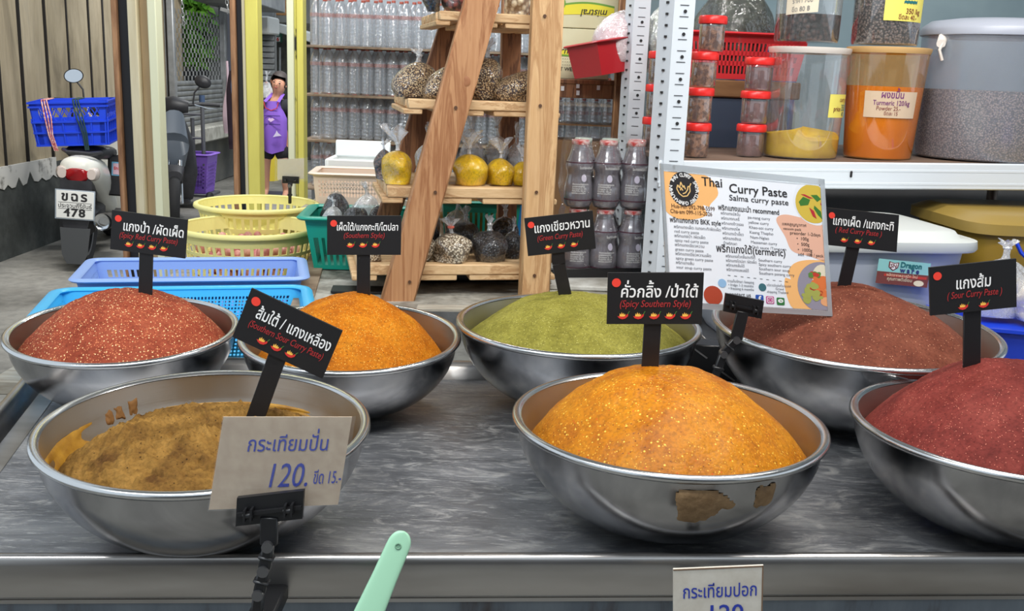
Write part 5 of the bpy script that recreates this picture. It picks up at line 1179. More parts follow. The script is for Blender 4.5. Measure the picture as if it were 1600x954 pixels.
# ---- jars with red lids
JARP = clear('jar_plastic', (.98, .98, .98, 1), .05, .08, .06, (.85, .85, .85, 1), edge=.45)
LIDR = flat('red_lid', 226, 44, 40, rough=.3)
def grind(name, a, b, sc=70): return pbr(name, a, .8, c2=b, scale=sc, bump=.5, bscale=160, lo=.42, hi=.6)
TANG = grind('tan_flakes', rgb(168, 122, 94), rgb(96, 62, 50)); GREYG = grind('grey_brown_powder', rgb(132, 108, 100), rgb(108, 84, 78)); MAUVE = grind('mauve_powder', rgb(132, 96, 94), rgb(108, 76, 76)); BRNG = grind('brown_flakes', rgb(132, 106, 88), rgb(92, 68, 56))
def jar(label, mat, r=.034, h=.078, group=None):
    t = thing('spice_jar', label, 'jar', group=group)
    part('jar_body', MB().lathe([(1e-4, 0), (r * .9, 0), (r, .006), (r, h * .82), (r * .95, h * .87), (r * .95, h * .95)], 28), JARP, t, ang=50)
    part('contents', MB().lathe([(1e-4, .002), (r * .88, .002), (r * .965, .008), (r * .965, h * .76), (1e-4, h * .78)], 24), mat, t, ang=50)
    mb = MB(); mb.lathe([(r * .98, h * .85), (r * 1.10, h * .85), (r * 1.11, h * .88), (r * 1.10, h * 1.06), (r * 1.03, h * 1.10), (1e-4, h * 1.10)], 40, fn=lambda p, a: Vector((p.x * (1 + .012 * math.cos(40 * a)), p.y * (1 + .012 * math.cos(40 * a)), p.z)) if h * .87 < p.z < h * 1.07 else p); part('lid', mb, LIDR, t, ang=50); return t
def stack(n, px, Db, r, h, mat, where, dx=None, group='red-lidded spice jars on the shelf'):
    pr = None
    for i in range(n):
        p = S(px + (dx[i] if dx else 0), 250, Db); nm_ = ('bottom', 'second', 'third', 'top')[i] if i < n - 1 or n == 4 else 'top'
        lb = '%s jar %s, red lid' % (nm_, where); z = SZf(p.x) + .001 + i * (h * 1.105 + .001)
        if pr is None: pr = jar(lb, mat, r, h, group); o = pr; o.matrix_basis = Matrix.Translation((p.x, p.y, z))
        else: o = dup(pr, (p.x, p.y, z), .3 * i, lb, group)
stack(4, 1086, 2.56, .0315, .0775, TANG, 'in the tall stack of tan flakes beside the white upright', (0, 0, 3, 11))
stack(3, 1170, 2.60, .0345, .0745, MAUVE, 'in the mauve powder stack beside the curry powder tub', (0, 2, 4))
stack(3, 1019, 2.82, .0310, .0790, BRNG, 'in the brown stack between the two white uprights', (0, 2, 3))
# ---- big clear tubs
TUBP = clear('tub_plastic', (.97, .97, .97, 1), .07, .09, .05, (.80, .80, .80, 1), edge=.5)
TUBO = clear('dusty_orange_tub', (.99, .88, .66, 1), .22, .07, .06, rgb(226, 150, 50), edge=.35)
WRIM = flat('white_tub_rim', 226, 216, 206, rough=.35)
CPOW = pbr('curry_powder', rgb(238, 198, 24), .85, c2=rgb(214, 168, 14), scale=30, bump=.4); TURM = pbr('turmeric_powder', rgb(238, 140, 12), .8, c2=rgb(222, 118, 6), scale=6, bump=.2)
CLOVE = grainmat('cloves', rgb(96, 72, 64), rgb(64, 46, 42), rgb(22, 14, 12), 90); PEPPER = grainmat('small_grey_seeds', rgb(150, 132, 120), rgb(116, 98, 90), rgb(60, 50, 46), 170)
BUCKS = grainmat('brown_pepper_seeds', rgb(214, 182, 164), rgb(158, 124, 112), rgb(74, 56, 50), 230)
def tub(label, px0, px1, row_b, row_t, D, body, rim, cont, lvl, taper=.93, zb=None, wav=0, name='storage_tub', open_=True):
    a, b = S(px0, row_t, D), S(px1, row_t, D); r = (b - a).length / 2 * .985; c = (a + b) / 2; z0 = zb if zb is not None else SZf(c.x) + .0015; h = c.z - z0
    c = S((px0 + px1) / 2, (row_t + row_b) / 2, D); t = thing(name, label, 'tub', (c.x, c.y + .0, z0))
    part('tub_wall', MB().lathe([(1e-4, 0), (r * taper * .97, 0), (r * taper, .006), (r, h - .004)], 48), body, t, ang=50)
    rr_ = lambda z: r * (taper + (1 - taper) * z / h) * .985; H_ = lvl * h
    mb = MB(); pr = [(1e-4, .003), (rr_(0) * .97, .003)] + [(rr_(H_ * k / 6), max(.008, H_ * k / 6)) for k in range(1, 7)] + [(rr_(H_) * .6, H_ + wav * .4), (1e-4, H_ + wav)]
    mb.lathe(pr, 48, fn=lambda p, a: Vector((p.x, p.y, p.z + (wav * .7 * math.sin(2 * a + .6) + wav * .3 * math.sin(5 * a)) * (p.z > H_ * .9)))); part('contents', mb, cont, t, ang=50)
    mb = MB(); mb.lathe([(r * .985, h - .014), (r * 1.01, h - .012), (r * 1.03, h - .004), (r * 1.03, h + .002), (r * .99, h + .005), (1e-4, h + .005)] if not open_ else [(r * .97, h - .010), (r * 1.0, h - .012), (r * 1.03, h - .004), (r * 1.03, h + .002), (r * .98, h + .003), (1e-4, h + .0035)], 48); part('lid', mb, rim, t, ang=50)
    t['rr'] = r; t['hh'] = h; return t, r, h
def labelon(t, r, h, taper, u0, u1, z0, z1, mat, lines, ink, tilt=0, torn=0):
    rz = lambda z: r * (taper + (1 - taper) * z / h) + .0012
    f = lambda u, v, hh=0: Vector(((rz(v) + hh) * math.sin(u / r), -(rz(v) + hh) * math.cos(u / r), v))
    mb = MB(); n = 12; vs = []; 
    for i in range(n + 1):
        u = u0 + (u1 - u0) * i / n; vs += [f(u, z0 + tilt * (u - u0)), f(u, z1 + tilt * (u - u0)), f(u, z1 + tilt * (u - u0), .0005), f(u, z0 + tilt * (u - u0), .0005)]
    for i in range(n):
        a, b = i * 4, i * 4 + 4; mb.add([], []) ; mb.f += []
    mb.add(vs, [(i * 4 + 3, i * 4 + 7, i * 4 + 6, i * 4 + 2) for i in range(n)] + [(i * 4 + 2, i * 4 + 6, i * 4 + 5, i * 4 + 1) for i in range(n)] + [(i * 4, i * 4 + 4, i * 4 + 7, i * 4 + 3) for i in range(n)])
    lb = part('label', mb, mat, t, ang=60)
    for (s_, u, v, sz, al, ik, b) in lines:
        mb = MB(); txt(mb, lambda a, c, hh: f(a, -c + tilt * (a - u0), hh + .0012), s_, u0 + (u1 - u0) * u, -(z1 - (z1 - z0) * v), sz, al, bold=b, sx=.85, h=0); part('lettering', mb, ik, lb)
    return lb
YLAB = flat('yellow_label', 238, 224, 106); PLAB = flat('plastic_covered_label', 214, 188, 160, rough=.25); CLAB = flat('cream_label', 226, 214, 190)
D1 = BD + .13
t, r, h = tub('clear tub a third full of yellow curry powder, lower left of four', 1196, 1318, 250, 76, D1, TUBP, WRIM, CPOW, .20, .93, wav=.012)
labelon(t, r, h, .93, r * .38, r * 1.25, .105, .162, YLAB, [('curry powder', .42, .32, .017, 'l', INK['maroon'], 0), ('price', .18, .72, .017, 'l', INK['maroon'], .01), ('350', .55, .70, .022, 'l', INK['teal'], .01), ('40', .62, .95, .017, 'l', INK['teal'], .01)], None)
t, r, h = tub('tub full of orange turmeric powder with a pale handwritten label', 1318, 1440, 250, 76, D1, TUBO, flat('orange_tub_rim', 214, 170, 110), TURM, .66, .84)
labelon(t, r, h, .84, -r * .82, r * .62, .105, .170, PLAB, [('ผงขมิ้น', .5, .25, .024, 'c', INK['purple'], .01), ('Turmeric 120/kg', .5, .52, .017, 'c', INK['purple'], .01), ('Powder 25.-', .45, .72, .015, 'c', INK['maroon'], 0), ('ขีดละ 15', .5, .90, .013, 'c', INK['maroon'], 0)], None)
zu = SZf(.87) + h + .010
t, r, h = tub('clear tub of dark cloves cut by the top edge, stacked on the curry powder', 1214, 1316, 72, -60, D1, TUBP, WRIM, CLOVE, .34, .97, zb=zu)
labelon(t, r, h, .97, -r * .98, r * .0, .062, .128, CLAB, [('Thai Clove', .08, .30, .018, 'l', INK['grey'], 0), ('ราคา 700', .2, .62, .016, 'l', INK['grey'], 0), ('ขีด 80 ฿', .2, .92, .016, 'l', INK['grey'], 0)], None, tilt=.10)
t, r, h = tub('clear tub of grey seeds cut by the top edge, stacked on the turmeric', 1336, 1440, 72, -60, D1, TUBP, WRIM, PEPPER, .95, .97, zb=zu)
labelon(t, r, h, .97, -r * .42, r * .95, .058, .118, YLAB, [('350 /kg', .45, .70, .018, 'l', INK['maroon'], .01), ('ขีดละ 40.-', .3, .93, .016, 'l', INK['maroon'], .01), ('~~~~', .4, .32, .018, 'l', INK['teal'], .12)], None, tilt=-.02)
# ---- translucent bucket with lid
t, r, h = tub('large frosted grey bucket half full of small brown seeds, right of the tubs', 1437, 1662, 255, 52, BD + .16, clear('frosted_plastic', (.86, .88, .93, 1), .34, .05, .25, rgb(200, 204, 214), edge=.2), WHM, BUCKS, .545, .93, name='lidded_bucket')
LIDF = pbr('frosted_lid', rgb(172, 176, 188), .35)
for ch in list(t.children):
    if ch.name.startswith('lid'): bpy.data.objects.remove(ch)
mb = MB(); mb.lathe([(r * 1.0, h - .012), (r * 1.025, h - .01), (r * 1.03, h + .002), (r * 1.0, h + .012), (r * .9, h + .026), (r * .6, h + .034), (1e-4, h + .036)], 56); part('lid', mb, LIDF, t, ang=60)
a_ = R(202); e_ = Vector((math.cos(a_) * r * .99, math.sin(a_) * r * .99, h - .03)); mb = MB(); mb.loft([(e_ + Vector((0, 0, .012)), .014, .010), (e_ + Vector((-.012, -.02, -.004)), .012, .010)], 10); mb.tube([e_ + Vector((-.006, -.016, 0)), e_ + Vector((-.014, -.02, -.02)), e_ + Vector((-.004, -.02, -.045))], .004, 8); part('handle_lug', mb, WRIM, t)
for o_ in [o for o in bpy.data.objects if 'rr' in o]: del o_['rr']; del o_['hh']
# ---- baskets and bags on the shelf behind the jars, wooden frame left of it
p = S(1155, 90, 3.0)
q = rect_basket('plastic_basket', 'red slotted basket behind the red-lidded jars', 'basket', (p.x - .03, p.y, S(1155, 124, 3.0).z), math.atan(YAW), .40, .24, .125, REDP, .86, 30, 3, (.12, .80), .012)
t = thing('wooden_box', 'slate blue box topped by a brown plank under the red slotted basket', 'crate', (p.x - .03, p.y, SZ)); zt_ = S(1155, 124, 3.0).z
part('crate_body', MB().box((p.x - .03, p.y, (SZ + zt_) / 2 - .025), (.32, .20, zt_ - SZ - .052), .004, RY), flat('slate_blue_box', 62, 74, 96), t, True); part('plank_top', MB().box((p.x - .03, p.y, zt_ - .027), (.37, .22, .048), .004, RY), pbr('plain_brown_wood', rgb(150, 108, 70), .7, c2=rgb(132, 92, 58), scale=12, stretch=(.5, 4, 4)), t, True)
OLV = pbr('olive_net', rgb(70, 74, 62), .6, c2=rgb(38, 42, 34), scale=60, bump=.8, bscale=120); MINT = grainmat('pale_green_leaves', rgb(196, 206, 170), rgb(150, 170, 130), rgb(90, 110, 80), 60)
z_ = zt_ + .01; bag('big dark olive bag bulging above the red slotted basket', OLV, (S(1135, 60, 2.98).x, S(1135, 60, 2.98).y, z_), .24, .16, .26, fill=.95, seed=71, tuft=0, lean=(.1, 0))
bag('pale green leaf bag between the white uprights', MINT, (S(1036, 60, 3.06).x, S(1036, 60, 3.06).y + .02, z_), .12, .12, .2, fill=.95, seed=72, tuft=0, film=CRINK)
t = thing('blue_bin', 'blue and mint lidded box behind the jars, left of the clove tub', 'box', S(1200, 100, 3.22)); p = S(1200, 80, 3.25)
part('box_body', MB().box((p.x, p.y, 1.40), (.16, .14, .30), .01, RY), flat('deep_blue_plastic', 40, 84, 160), t, True); part('lid', MB().box((p.x, p.y, 1.565), (.175, .155, .025), .006, RY), flat('mint_lid', 150, 210, 200), t, True)
# wooden bench with paper tags
wf = thing('wooden_stand', 'rough brown wooden stand with white paper tags, holding cartons', 'stand', (.22, 3.3, 0)); D2 = 3.22
a, b, c_ = S(858, 128, D2), S(984, 128, D2), S(900, 153, D2)
part('beam', MB().box(((a.x + b.x) / 2, (a.y + b.y) / 2, (a.z + c_.z) / 2), (b.x - a.x + .02, .03, a.z - c_.z), .003, RY), PINED, wf, True)
part('top_board', MB().box(((a.x + b.x) / 2 - .01, a.y + .17, a.z + .004), (b.x - a.x + .02, .36, .014), .002, RY), PINED, wf, True)
a2, b2 = S(964, 60, D2 - .02), S(984, 60, D2 - .02); part('post', MB().box(((a2.x + b2.x) / 2, a2.y, .95), (b2.x - a2.x, .03, 1.9), .003, RY), wood('post_wood', rgb(160, 112, 70), rgb(184, 134, 88), rgb(126, 84, 52), .6, 'z'), wf, True)
part('post', MB().box((a.x + .0, a.y + .3, .70), (.04, .03, 1.4), .003, RY), PINED, wf, True)
for k, (px, py) in enumerate(((879, 138), (903, 134), (903, 145), (935, 137))):
    q = S(px, py, D2 - .0165); part('paper_tag', MB().box(q, (.010, .001, .014), 0, RY), INK['white'], wf, True)
CART = pbr('cream_carton', rgb(226, 222, 186), .7, c2=rgb(214, 208, 168), scale=4)
zc = a.z + .0115
def carton(label, px0, px1, z0, row_t, D, art):
    A_, B_ = S(px0, row_t, D), S(px1, row_t, D); z1 = (A_.z + B_.z) / 2; t = thing('carton', label, 'box', ((A_.x + B_.x) / 2, A_.y + .12, z0))
    part('carton_body', MB().box(((A_.x + B_.x) / 2, (A_.y + B_.y) / 2 + .121, (z0 + z1) / 2), (B_.x - A_.x, .24, z1 - z0), .002, RY), CART, t, True)
    mp = plane(Vector((A_.x, A_.y, z1)), Vector((B_.x, B_.y, z1)), Vector((A_.x, A_.y, z0))); art(mp, t); return z1
def wave(mp, y0, y1, up):                                     # yellow swoosh with green edge
    W, H = mp.W, mp.H; n = 16; f = lambda u: (math.sin(u * math.pi * 1.2 + (0 if up else 2.6)) * .05)
    a = [(W * .02 + W * .96 * i / n, H * (y0 + f(i / n))) for i in range(n + 1)]; b = [(W * .02 + W * .96 * i / n, H * (y1 + f(i / n) * .4)) for i in range(n + 1)]; return a, b
def strip(mb, mp, a, b, h):
    for i in range(len(a) - 1): poly(mb, mp, [a[i], a[i + 1], b[i + 1], b[i]], h)
PG = flat('print_green', 110, 160, 60); PY = flat('print_yellow', 236, 224, 60)
def flip(mp): 
    f = lambda u, v, h=0: mp(mp.W - u, mp.H - v, h); return f
def art1(mp, t):
    a, b = wave(mp, .38, .50, 1); mb = MB(); strip(mb, mp, a, b, .0012); part('print_band', mb, PY, t, True)
    mb = MB(); strip(mb, mp, [(x, y + mp.H * .0) for x, y in b], [(x, y + mp.H * .035) for x, y in b], .0014); part('print_band', mb, PG, t, True)
    mb = MB(); txt(mb, mp, 'ermtlip', mp.W * .08, mp.H * .50, .030, 'l', shear=.2, bold=.01, h=.0018); txt(mb, mp, 'NET WEIGHT 75 g', mp.W * .06, mp.H * .84, .016, 'l', bold=.01, h=.0012)
    for i in range(3): txt(mb, mp, '- - - - - - - -', mp.W * .05, mp.H * (.62 + .06 * i), .012, 'l', h=.0012)
    part('lettering', mb, INK['black'], t, True)
zc1 = carton('lower cream carton with a yellow and green swoosh, reading net weight', 862, 950, zc, 45, D2 + .03, art1)
def art2(mp, t):
    a, b = wave(mp, .66, .80, 0); mb = MB(); strip(mb, mp, a, b, .0012); part('print_band', mb, PY, t, True)
    mb = MB(); strip(mb, mp, [(x, y - mp.H * .03) for x, y in a], a, .0014); part('print_band', mb, PG, t, True)
    mb = MB(); disc(mb, mp, mp.W * .14, mp.H * .62, .020, .002); dk = part('round_mark', mb, PG, t, True); mb = MB(); disc(mb, mp, mp.W * .14, mp.H * .62, .014, .0026); part('round_mark', mb, CART, dk, True)
    f = flip(mp); mb = MB(); txt(mb, f, 'mistral', mp.W * .12, mp.H * .30, .030, 'l', shear=.2, bold=.01, h=.0022); txt(mb, f, 'ผลิตภัณฑ์ ไทย บรรจุ', mp.W * .10, mp.H * .62, .022, 'l', bold=.01, h=.0012); part('lettering', mb, INK['black'], t, True)
carton('upper cream carton turned upside down with a round green mark', 862, 966, zc1 + .002, -55, D2 + .03, art2)
q = S(935, 60, 3.12); rot = Matrix.Rotation(R(-11), 3, 'Y') @ Matrix.Rotation(R(38), 3, 'Z')
p = S(940, 122, 3.10); rect_basket('plastic_basket', 'red tub basket tilted on the wooden stand with a pink bag inside', 'basket', (p.x + .01, p.y, p.z + .012), 0, .165, .145, .095, flat('deep_red_plastic', 178, 36, 44, rough=.4), .84, 8, 2, (.96, .98), .010, rot=rot)
bag('pink and white bag sticking out of the tilted red basket', pbr('pink_wrap', rgb(236, 170, 176), .5, c2=rgb(244, 222, 222), scale=16), (p.x + .035, p.y + .01, p.z + .05), .15, .13, .15, fill=.9, seed=81, film=CRINK, tuft=0, lean=(.15, 0))

# ================================================================== BINS UNDER THE SHELF
FROST = pbr('frosted_grey_plastic', rgb(178, 184, 196), .4, spec=.5); FRIM = pbr('whitish_plastic', rgb(206, 210, 206), .4)
c = Vector((.72, 2.34, .861)); bn = thing('storage_bin', 'frosted grey lidded bin with blue handles and a printed sticker', 'bin', c, math.atan(YAW) + .06)
mb = MB(); mb.loft([((0, 0, 0), .235, .155, (1, 0, 0), (0, 1, 0)), ((0, 0, .02), .245, .165, (1, 0, 0), (0, 1, 0)), ((0, 0, .235), .268, .185, (1, 0, 0), (0, 1, 0))], 44, 7); part('bin_body', mb, FROST, bn, ang=50)
mb = MB(); mb.loft([((0, 0, .232), .288, .203, (1, 0, 0), (0, 1, 0)), ((0, 0, .238), .292, .206, (1, 0, 0), (0, 1, 0)), ((0, 0, .255), .290, .204, (1, 0, 0), (0, 1, 0)), ((0, 0, .258), .26, .18, (1, 0, 0), (0, 1, 0)), ((0, 0, .272), .25, .17, (1, 0, 0), (0, 1, 0)), ((0, 0, .274), .23, .15, (1, 0, 0), (0, 1, 0))], 44, 7); part('lid', mb, FRIM, bn, ang=50)
mb = MB(); mb.tube([(.275, -.04, .23), (.292, -.055, .20), (.255, -.08, .13), (.262, -.09, .11)], .009, 8); part('handle', mb, BLUEP, bn)
mb = MB(); mb.box((.165, -.176, .055), (.03, .012, .05), .003); mb.box((.165, -.180, .03), (.05, .016, .012), .003); part('clip_latch', mb, BLUEP, bn)
bn_m = bn.matrix_basis
yf = -.178; f3 = lambda x, z: bn_m @ Vector((x, -.1765 - .0 + (-.0105) * (z / .235), z))
mp = plane(*[S(a_, b_, 2.044, .143) for a_, b_ in ((1372, 403), (1453, 411), (1366, 441))]); W, H = mp.W, mp.H; slp = Matrix.Rotation(.05, 3, 'Z')
off = lambda u, v, h=0: mp(u, v, h + .0045)
mb = MB(); slab(mb, off, .0006, 0, 0, W, H); stk = part('sticker', mb, flat('sticker_teal', 150, 210, 206, rough=.3), bn, True)
mb = MB(); slab(mb, lambda u, v, h: off(u, v, h + .0004), .0003, 0, H * .50, W, H); part('sticker_band', mb, flat('sticker_maroon', 120, 60, 54), stk, True)
mb = MB(); slab(mb, lambda u, v, h: off(u, v, h + .0007), .0003, W * .14, H * .58, W * .96, H * .68); part('sticker_band', mb, flat('sticker_red', 196, 60, 46), stk, True)
mb = MB(); txt(mb, off, 'Dragon', W * .42, H * .26, .0165, 'l', bold=.03, h=.0012); part('lettering', mb, INK['teal'], stk, True)
mb = MB(); txt(mb, off, 'w a r e', W * .43, H * .47, .0155, 'l', bold=.04, h=.0012); part('lettering', mb, flat('navy_ink', 50, 60, 120), stk, True)
mb = MB(); poly(mb, off, [(W * .2, H * .06), (W * .3, H * .12), (W * .39, H * .08), (W * .38, H * .3), (W * .29, H * .44), (W * .2, H * .3)], .001); shd = part('shield', mb, INK['maroon'], stk, True)
mb = MB(); poly(mb, off, [(W * .22, H * .10), (W * .3, H * .15), (W * .37, H * .12), (W * .36, H * .29), (W * .29, H * .40), (W * .22, H * .29)], .0013); txt(mb, lambda u, v, h: off(u, v, h), '', 0, 0, .01); part('shield_face', mb, INK['white'], stk, True)
mb = MB(); txt(mb, off, 'SN', W * .29, H * .31, .012, 'c', bold=.02, h=.0017); part('lettering', mb, INK['maroon'], stk, True)
mb = MB(); txt(mb, off, 'ผลิตจากพลาสติก ใหม่', W * .18, H * .66, .0085, 'l', h=.0014); txt(mb, off, 'คุณภาพดีเยี่ยม', W * .2, H * .83, .010, 'l', h=.0014); disc(mb, off, W * .82, H * .86, W * .1, .0012, 18, ry=H * .12); part('lettering', mb, flat('sticker_cream', 236, 222, 190), stk, True)
OCB = pbr('ochre_bin_plastic', rgb(176, 142, 50), .45, c2=rgb(160, 126, 44), scale=2); c = Vector((1.30, 2.56, .861)); t = thing('storage_bin', 'ochre yellow lidded bin with a blue handle at the right edge', 'bin', c, math.atan(YAW))
mb = MB(); mb.loft([((0, 0, 0), .19, .17, (1, 0, 0), (0, 1, 0)), ((0, 0, .255), .225, .19, (1, 0, 0), (0, 1, 0))], 40, 6); part('bin_body', mb, OCB, t, ang=50)
mb = MB(); mb.loft([((0, 0, .25), .245, .205, (1, 0, 0), (0, 1, 0)), ((0, 0, .275), .245, .205, (1, 0, 0), (0, 1, 0)), ((0, 0, .292), .21, .17, (1, 0, 0), (0, 1, 0))], 40, 6); part('lid', mb, pbr('ochre_lid', rgb(158, 132, 66), .4), t, ang=50)
mb = MB(); mb.tube([(-.15, -.21, .235), (-.14, -.215, .215), (-.04, -.235, .13), (.06, -.235, .12)], .008, 8, flat=.6); part('handle', mb, BLUEP, t)
bag('crinkled clear bag behind the Sour Curry sign', pbr('pale_wrap', rgb(214, 210, 200), .4), (P(1555, 420, Y=2.2).x, 2.16, .965), .13, .09, .145, fill=.25, seed=91, film=CRINK, tuft=.8)
bag('bag of beige pieces at the right edge beside the blue tray', WHITEC if False else pbr('beige_goods', rgb(216, 186, 140), .6, c2=rgb(232, 214, 180), scale=18), (P(1606, 470, Y=2.2).x, 2.12, .965), .14, .10, .10, fill=.9, seed=92, film=CRINK, tuft=0)
t = thing('blue_tray', 'royal blue plastic tray beside the widest bowl, under the clear bags', 'tray', (1.14, 2.10, .861), R(-14))
mb = MB(); mb.loft([((0, 0, 0), .20, .11, (1, 0, 0), (0, 1, 0)), ((0, 0, .10), .225, .135, (1, 0, 0), (0, 1, 0)), ((0, 0, .105), .24, .148, (1, 0, 0), (0, 1, 0)), ((0, 0, .112), .24, .148, (1, 0, 0), (0, 1, 0)), ((0, 0, .108), .215, .125, (1, 0, 0), (0, 1, 0)), ((0, 0, .09), .21, .12, (1, 0, 0), (0, 1, 0))], 40, 7); part('tray_body', mb, BLUEP, t, ang=40)
t = thing('black_box', 'small glossy black box behind the golden paste bowl', 'box', (.405, 1.955, .861), R(-8))
mb = MB(); mb.box((0, 0, .035), (.10, .05, .07), .002); part('box_body', mb, bpy.data.materials['black_gloss'], t); mb = MB(); mb.bar((-.047, -.0265, .067), (-.012, -.0265, .044), .003, .002); mb.bar((.0, -.0265, .03), (.045, -.0265, .002), .003, .002); part('edge_line', mb, LIPM, t, label='thin silver edge lines')  # steel bars draw silver lines on the box front
q = S(1548, 318, 3.1); t = thing('dark_pipe', 'dark pipe standing between the under-shelf wall and ochre bin', 'pipe', (q.x, q.y, .86)); part('pipe', MB().cyl((q.x, q.y, .86), (q.x, q.y, SZ - .015), .016, n=16), pbr('dark_pipe_metal', rgb(80, 70, 62), .4, .5), t, True)
a, b = S(1328, 320, 3.25), S(1535, 320, 3.25); t = thing('shaded_wall_panel', 'grey sheet painted as the shaded wall below the white shelf', 'panel', ((a.x + b.x) / 2, 3.3, .86))
part('panel', MB().box(Sz(1.25, 3.22, 1.04), (1.6, .012, .36), .002, RY), pbr('shaded_wall_grey', rgb(120, 120, 120), .8, c2=rgb(104, 106, 108), scale=3), t, True)  # grey sheet paints the shade on the wall under the shelf
q = S(1573, 296, 3.0); t = thing('pink_packet', 'pink packet edge peeking below the shelf at the far right', 'packet', (q.x, q.y, 1.1)); part('packet', MB().box((q.x, q.y, q.z - .04), (.07, .03, .09), .004), flat('pink_packet', 226, 130, 170), t, True)
t.location.z = q.z - .085
# ================================================================== PRICE CARD BEHIND THE BASKETS
Y_ = 3.35; mp = plane(P(431, 249, Y=Y_), P(480, 247, Y=Y_), P(431, 281, Y=Y_))
t = thing('price_card', 'blank pale card in a plastic sleeve held up behind the yellow baskets', 'card', P(455, 281, Y=Y_)); mb = MB(); slab(mb, mp, .002, mp.W * .05, 0, mp.W * .9, mp.H); cd = part('card', mb, flat('blank_card', 206, 196, 168), t, True)
mb = MB(); slab(mb, lambda u, v, h: mp(u, v, h + .002), .0005, -.003, -.003, mp.W + .003, mp.H * 1.12); part('clear_sleeve', mb, bpy.data.materials['card_film'], t, True)
clip('small black clip holding the blank card behind the yellow baskets', (441, 275), (467, 276), (441, 286), Y_ - .012, [(453, 290), (453, 318)], .010)
# ================================================================== SCOOTERS
RUB = pbr('tyre_rubber', rgb(26, 26, 28), .75, bump=.4, bscale=60); DPL = pbr('dark_scooter_plastic', rgb(34, 34, 38), .45, c2=rgb(48, 48, 52), scale=9); WPAINT = flat('scooter_white', 214, 214, 206, rough=.25); CHR = pbr('chrome', rgb(200, 204, 208), .12, 1)
TAILR = flat('tail_red', 140, 20, 26, rough=.15); CLENS = flat('clear_lens', 196, 184, 176, rough=.12); SEATM = pbr('seat_vinyl', rgb(28, 28, 32), .5)
def wheel(t, c, r, w):
    mb = MB(); M = Matrix.Rotation(R(90), 3, 'Y'); mb.lathe([(r - .06, -w * .35), (r - .015, -w * .5), (r, -w * .22), (r + .002, 0), (r, w * .22), (r - .015, w * .5), (r - .06, w * .35)], 40, c, M); wh = part('tyre', mb, RUB, t, ang=60)
    mb = MB(); mb.lathe([(r - .055, -w * .36), (r - .075, -w * .3), (r - .075, w * .3), (r - .055, w * .36)], 32, c, M); mb.lathe([(.035, -w * .4), (.035, w * .4)], 16, c, M)
    for k in range(5): a = math.tau * k / 5; mb.bar(Vector(c) + Vector((0, math.cos(a) * .03, math.sin(a) * .03)), Vector(c) + Vector((0, math.cos(a) * (r - .065), math.sin(a) * (r - .065))), .03, .02, (1, 0, 0))
    part('rim', mb, pbr('alloy', rgb(120, 122, 126), .4, .7) if 'alloy' not in bpy.data.materials else bpy.data.materials['alloy'], wh)
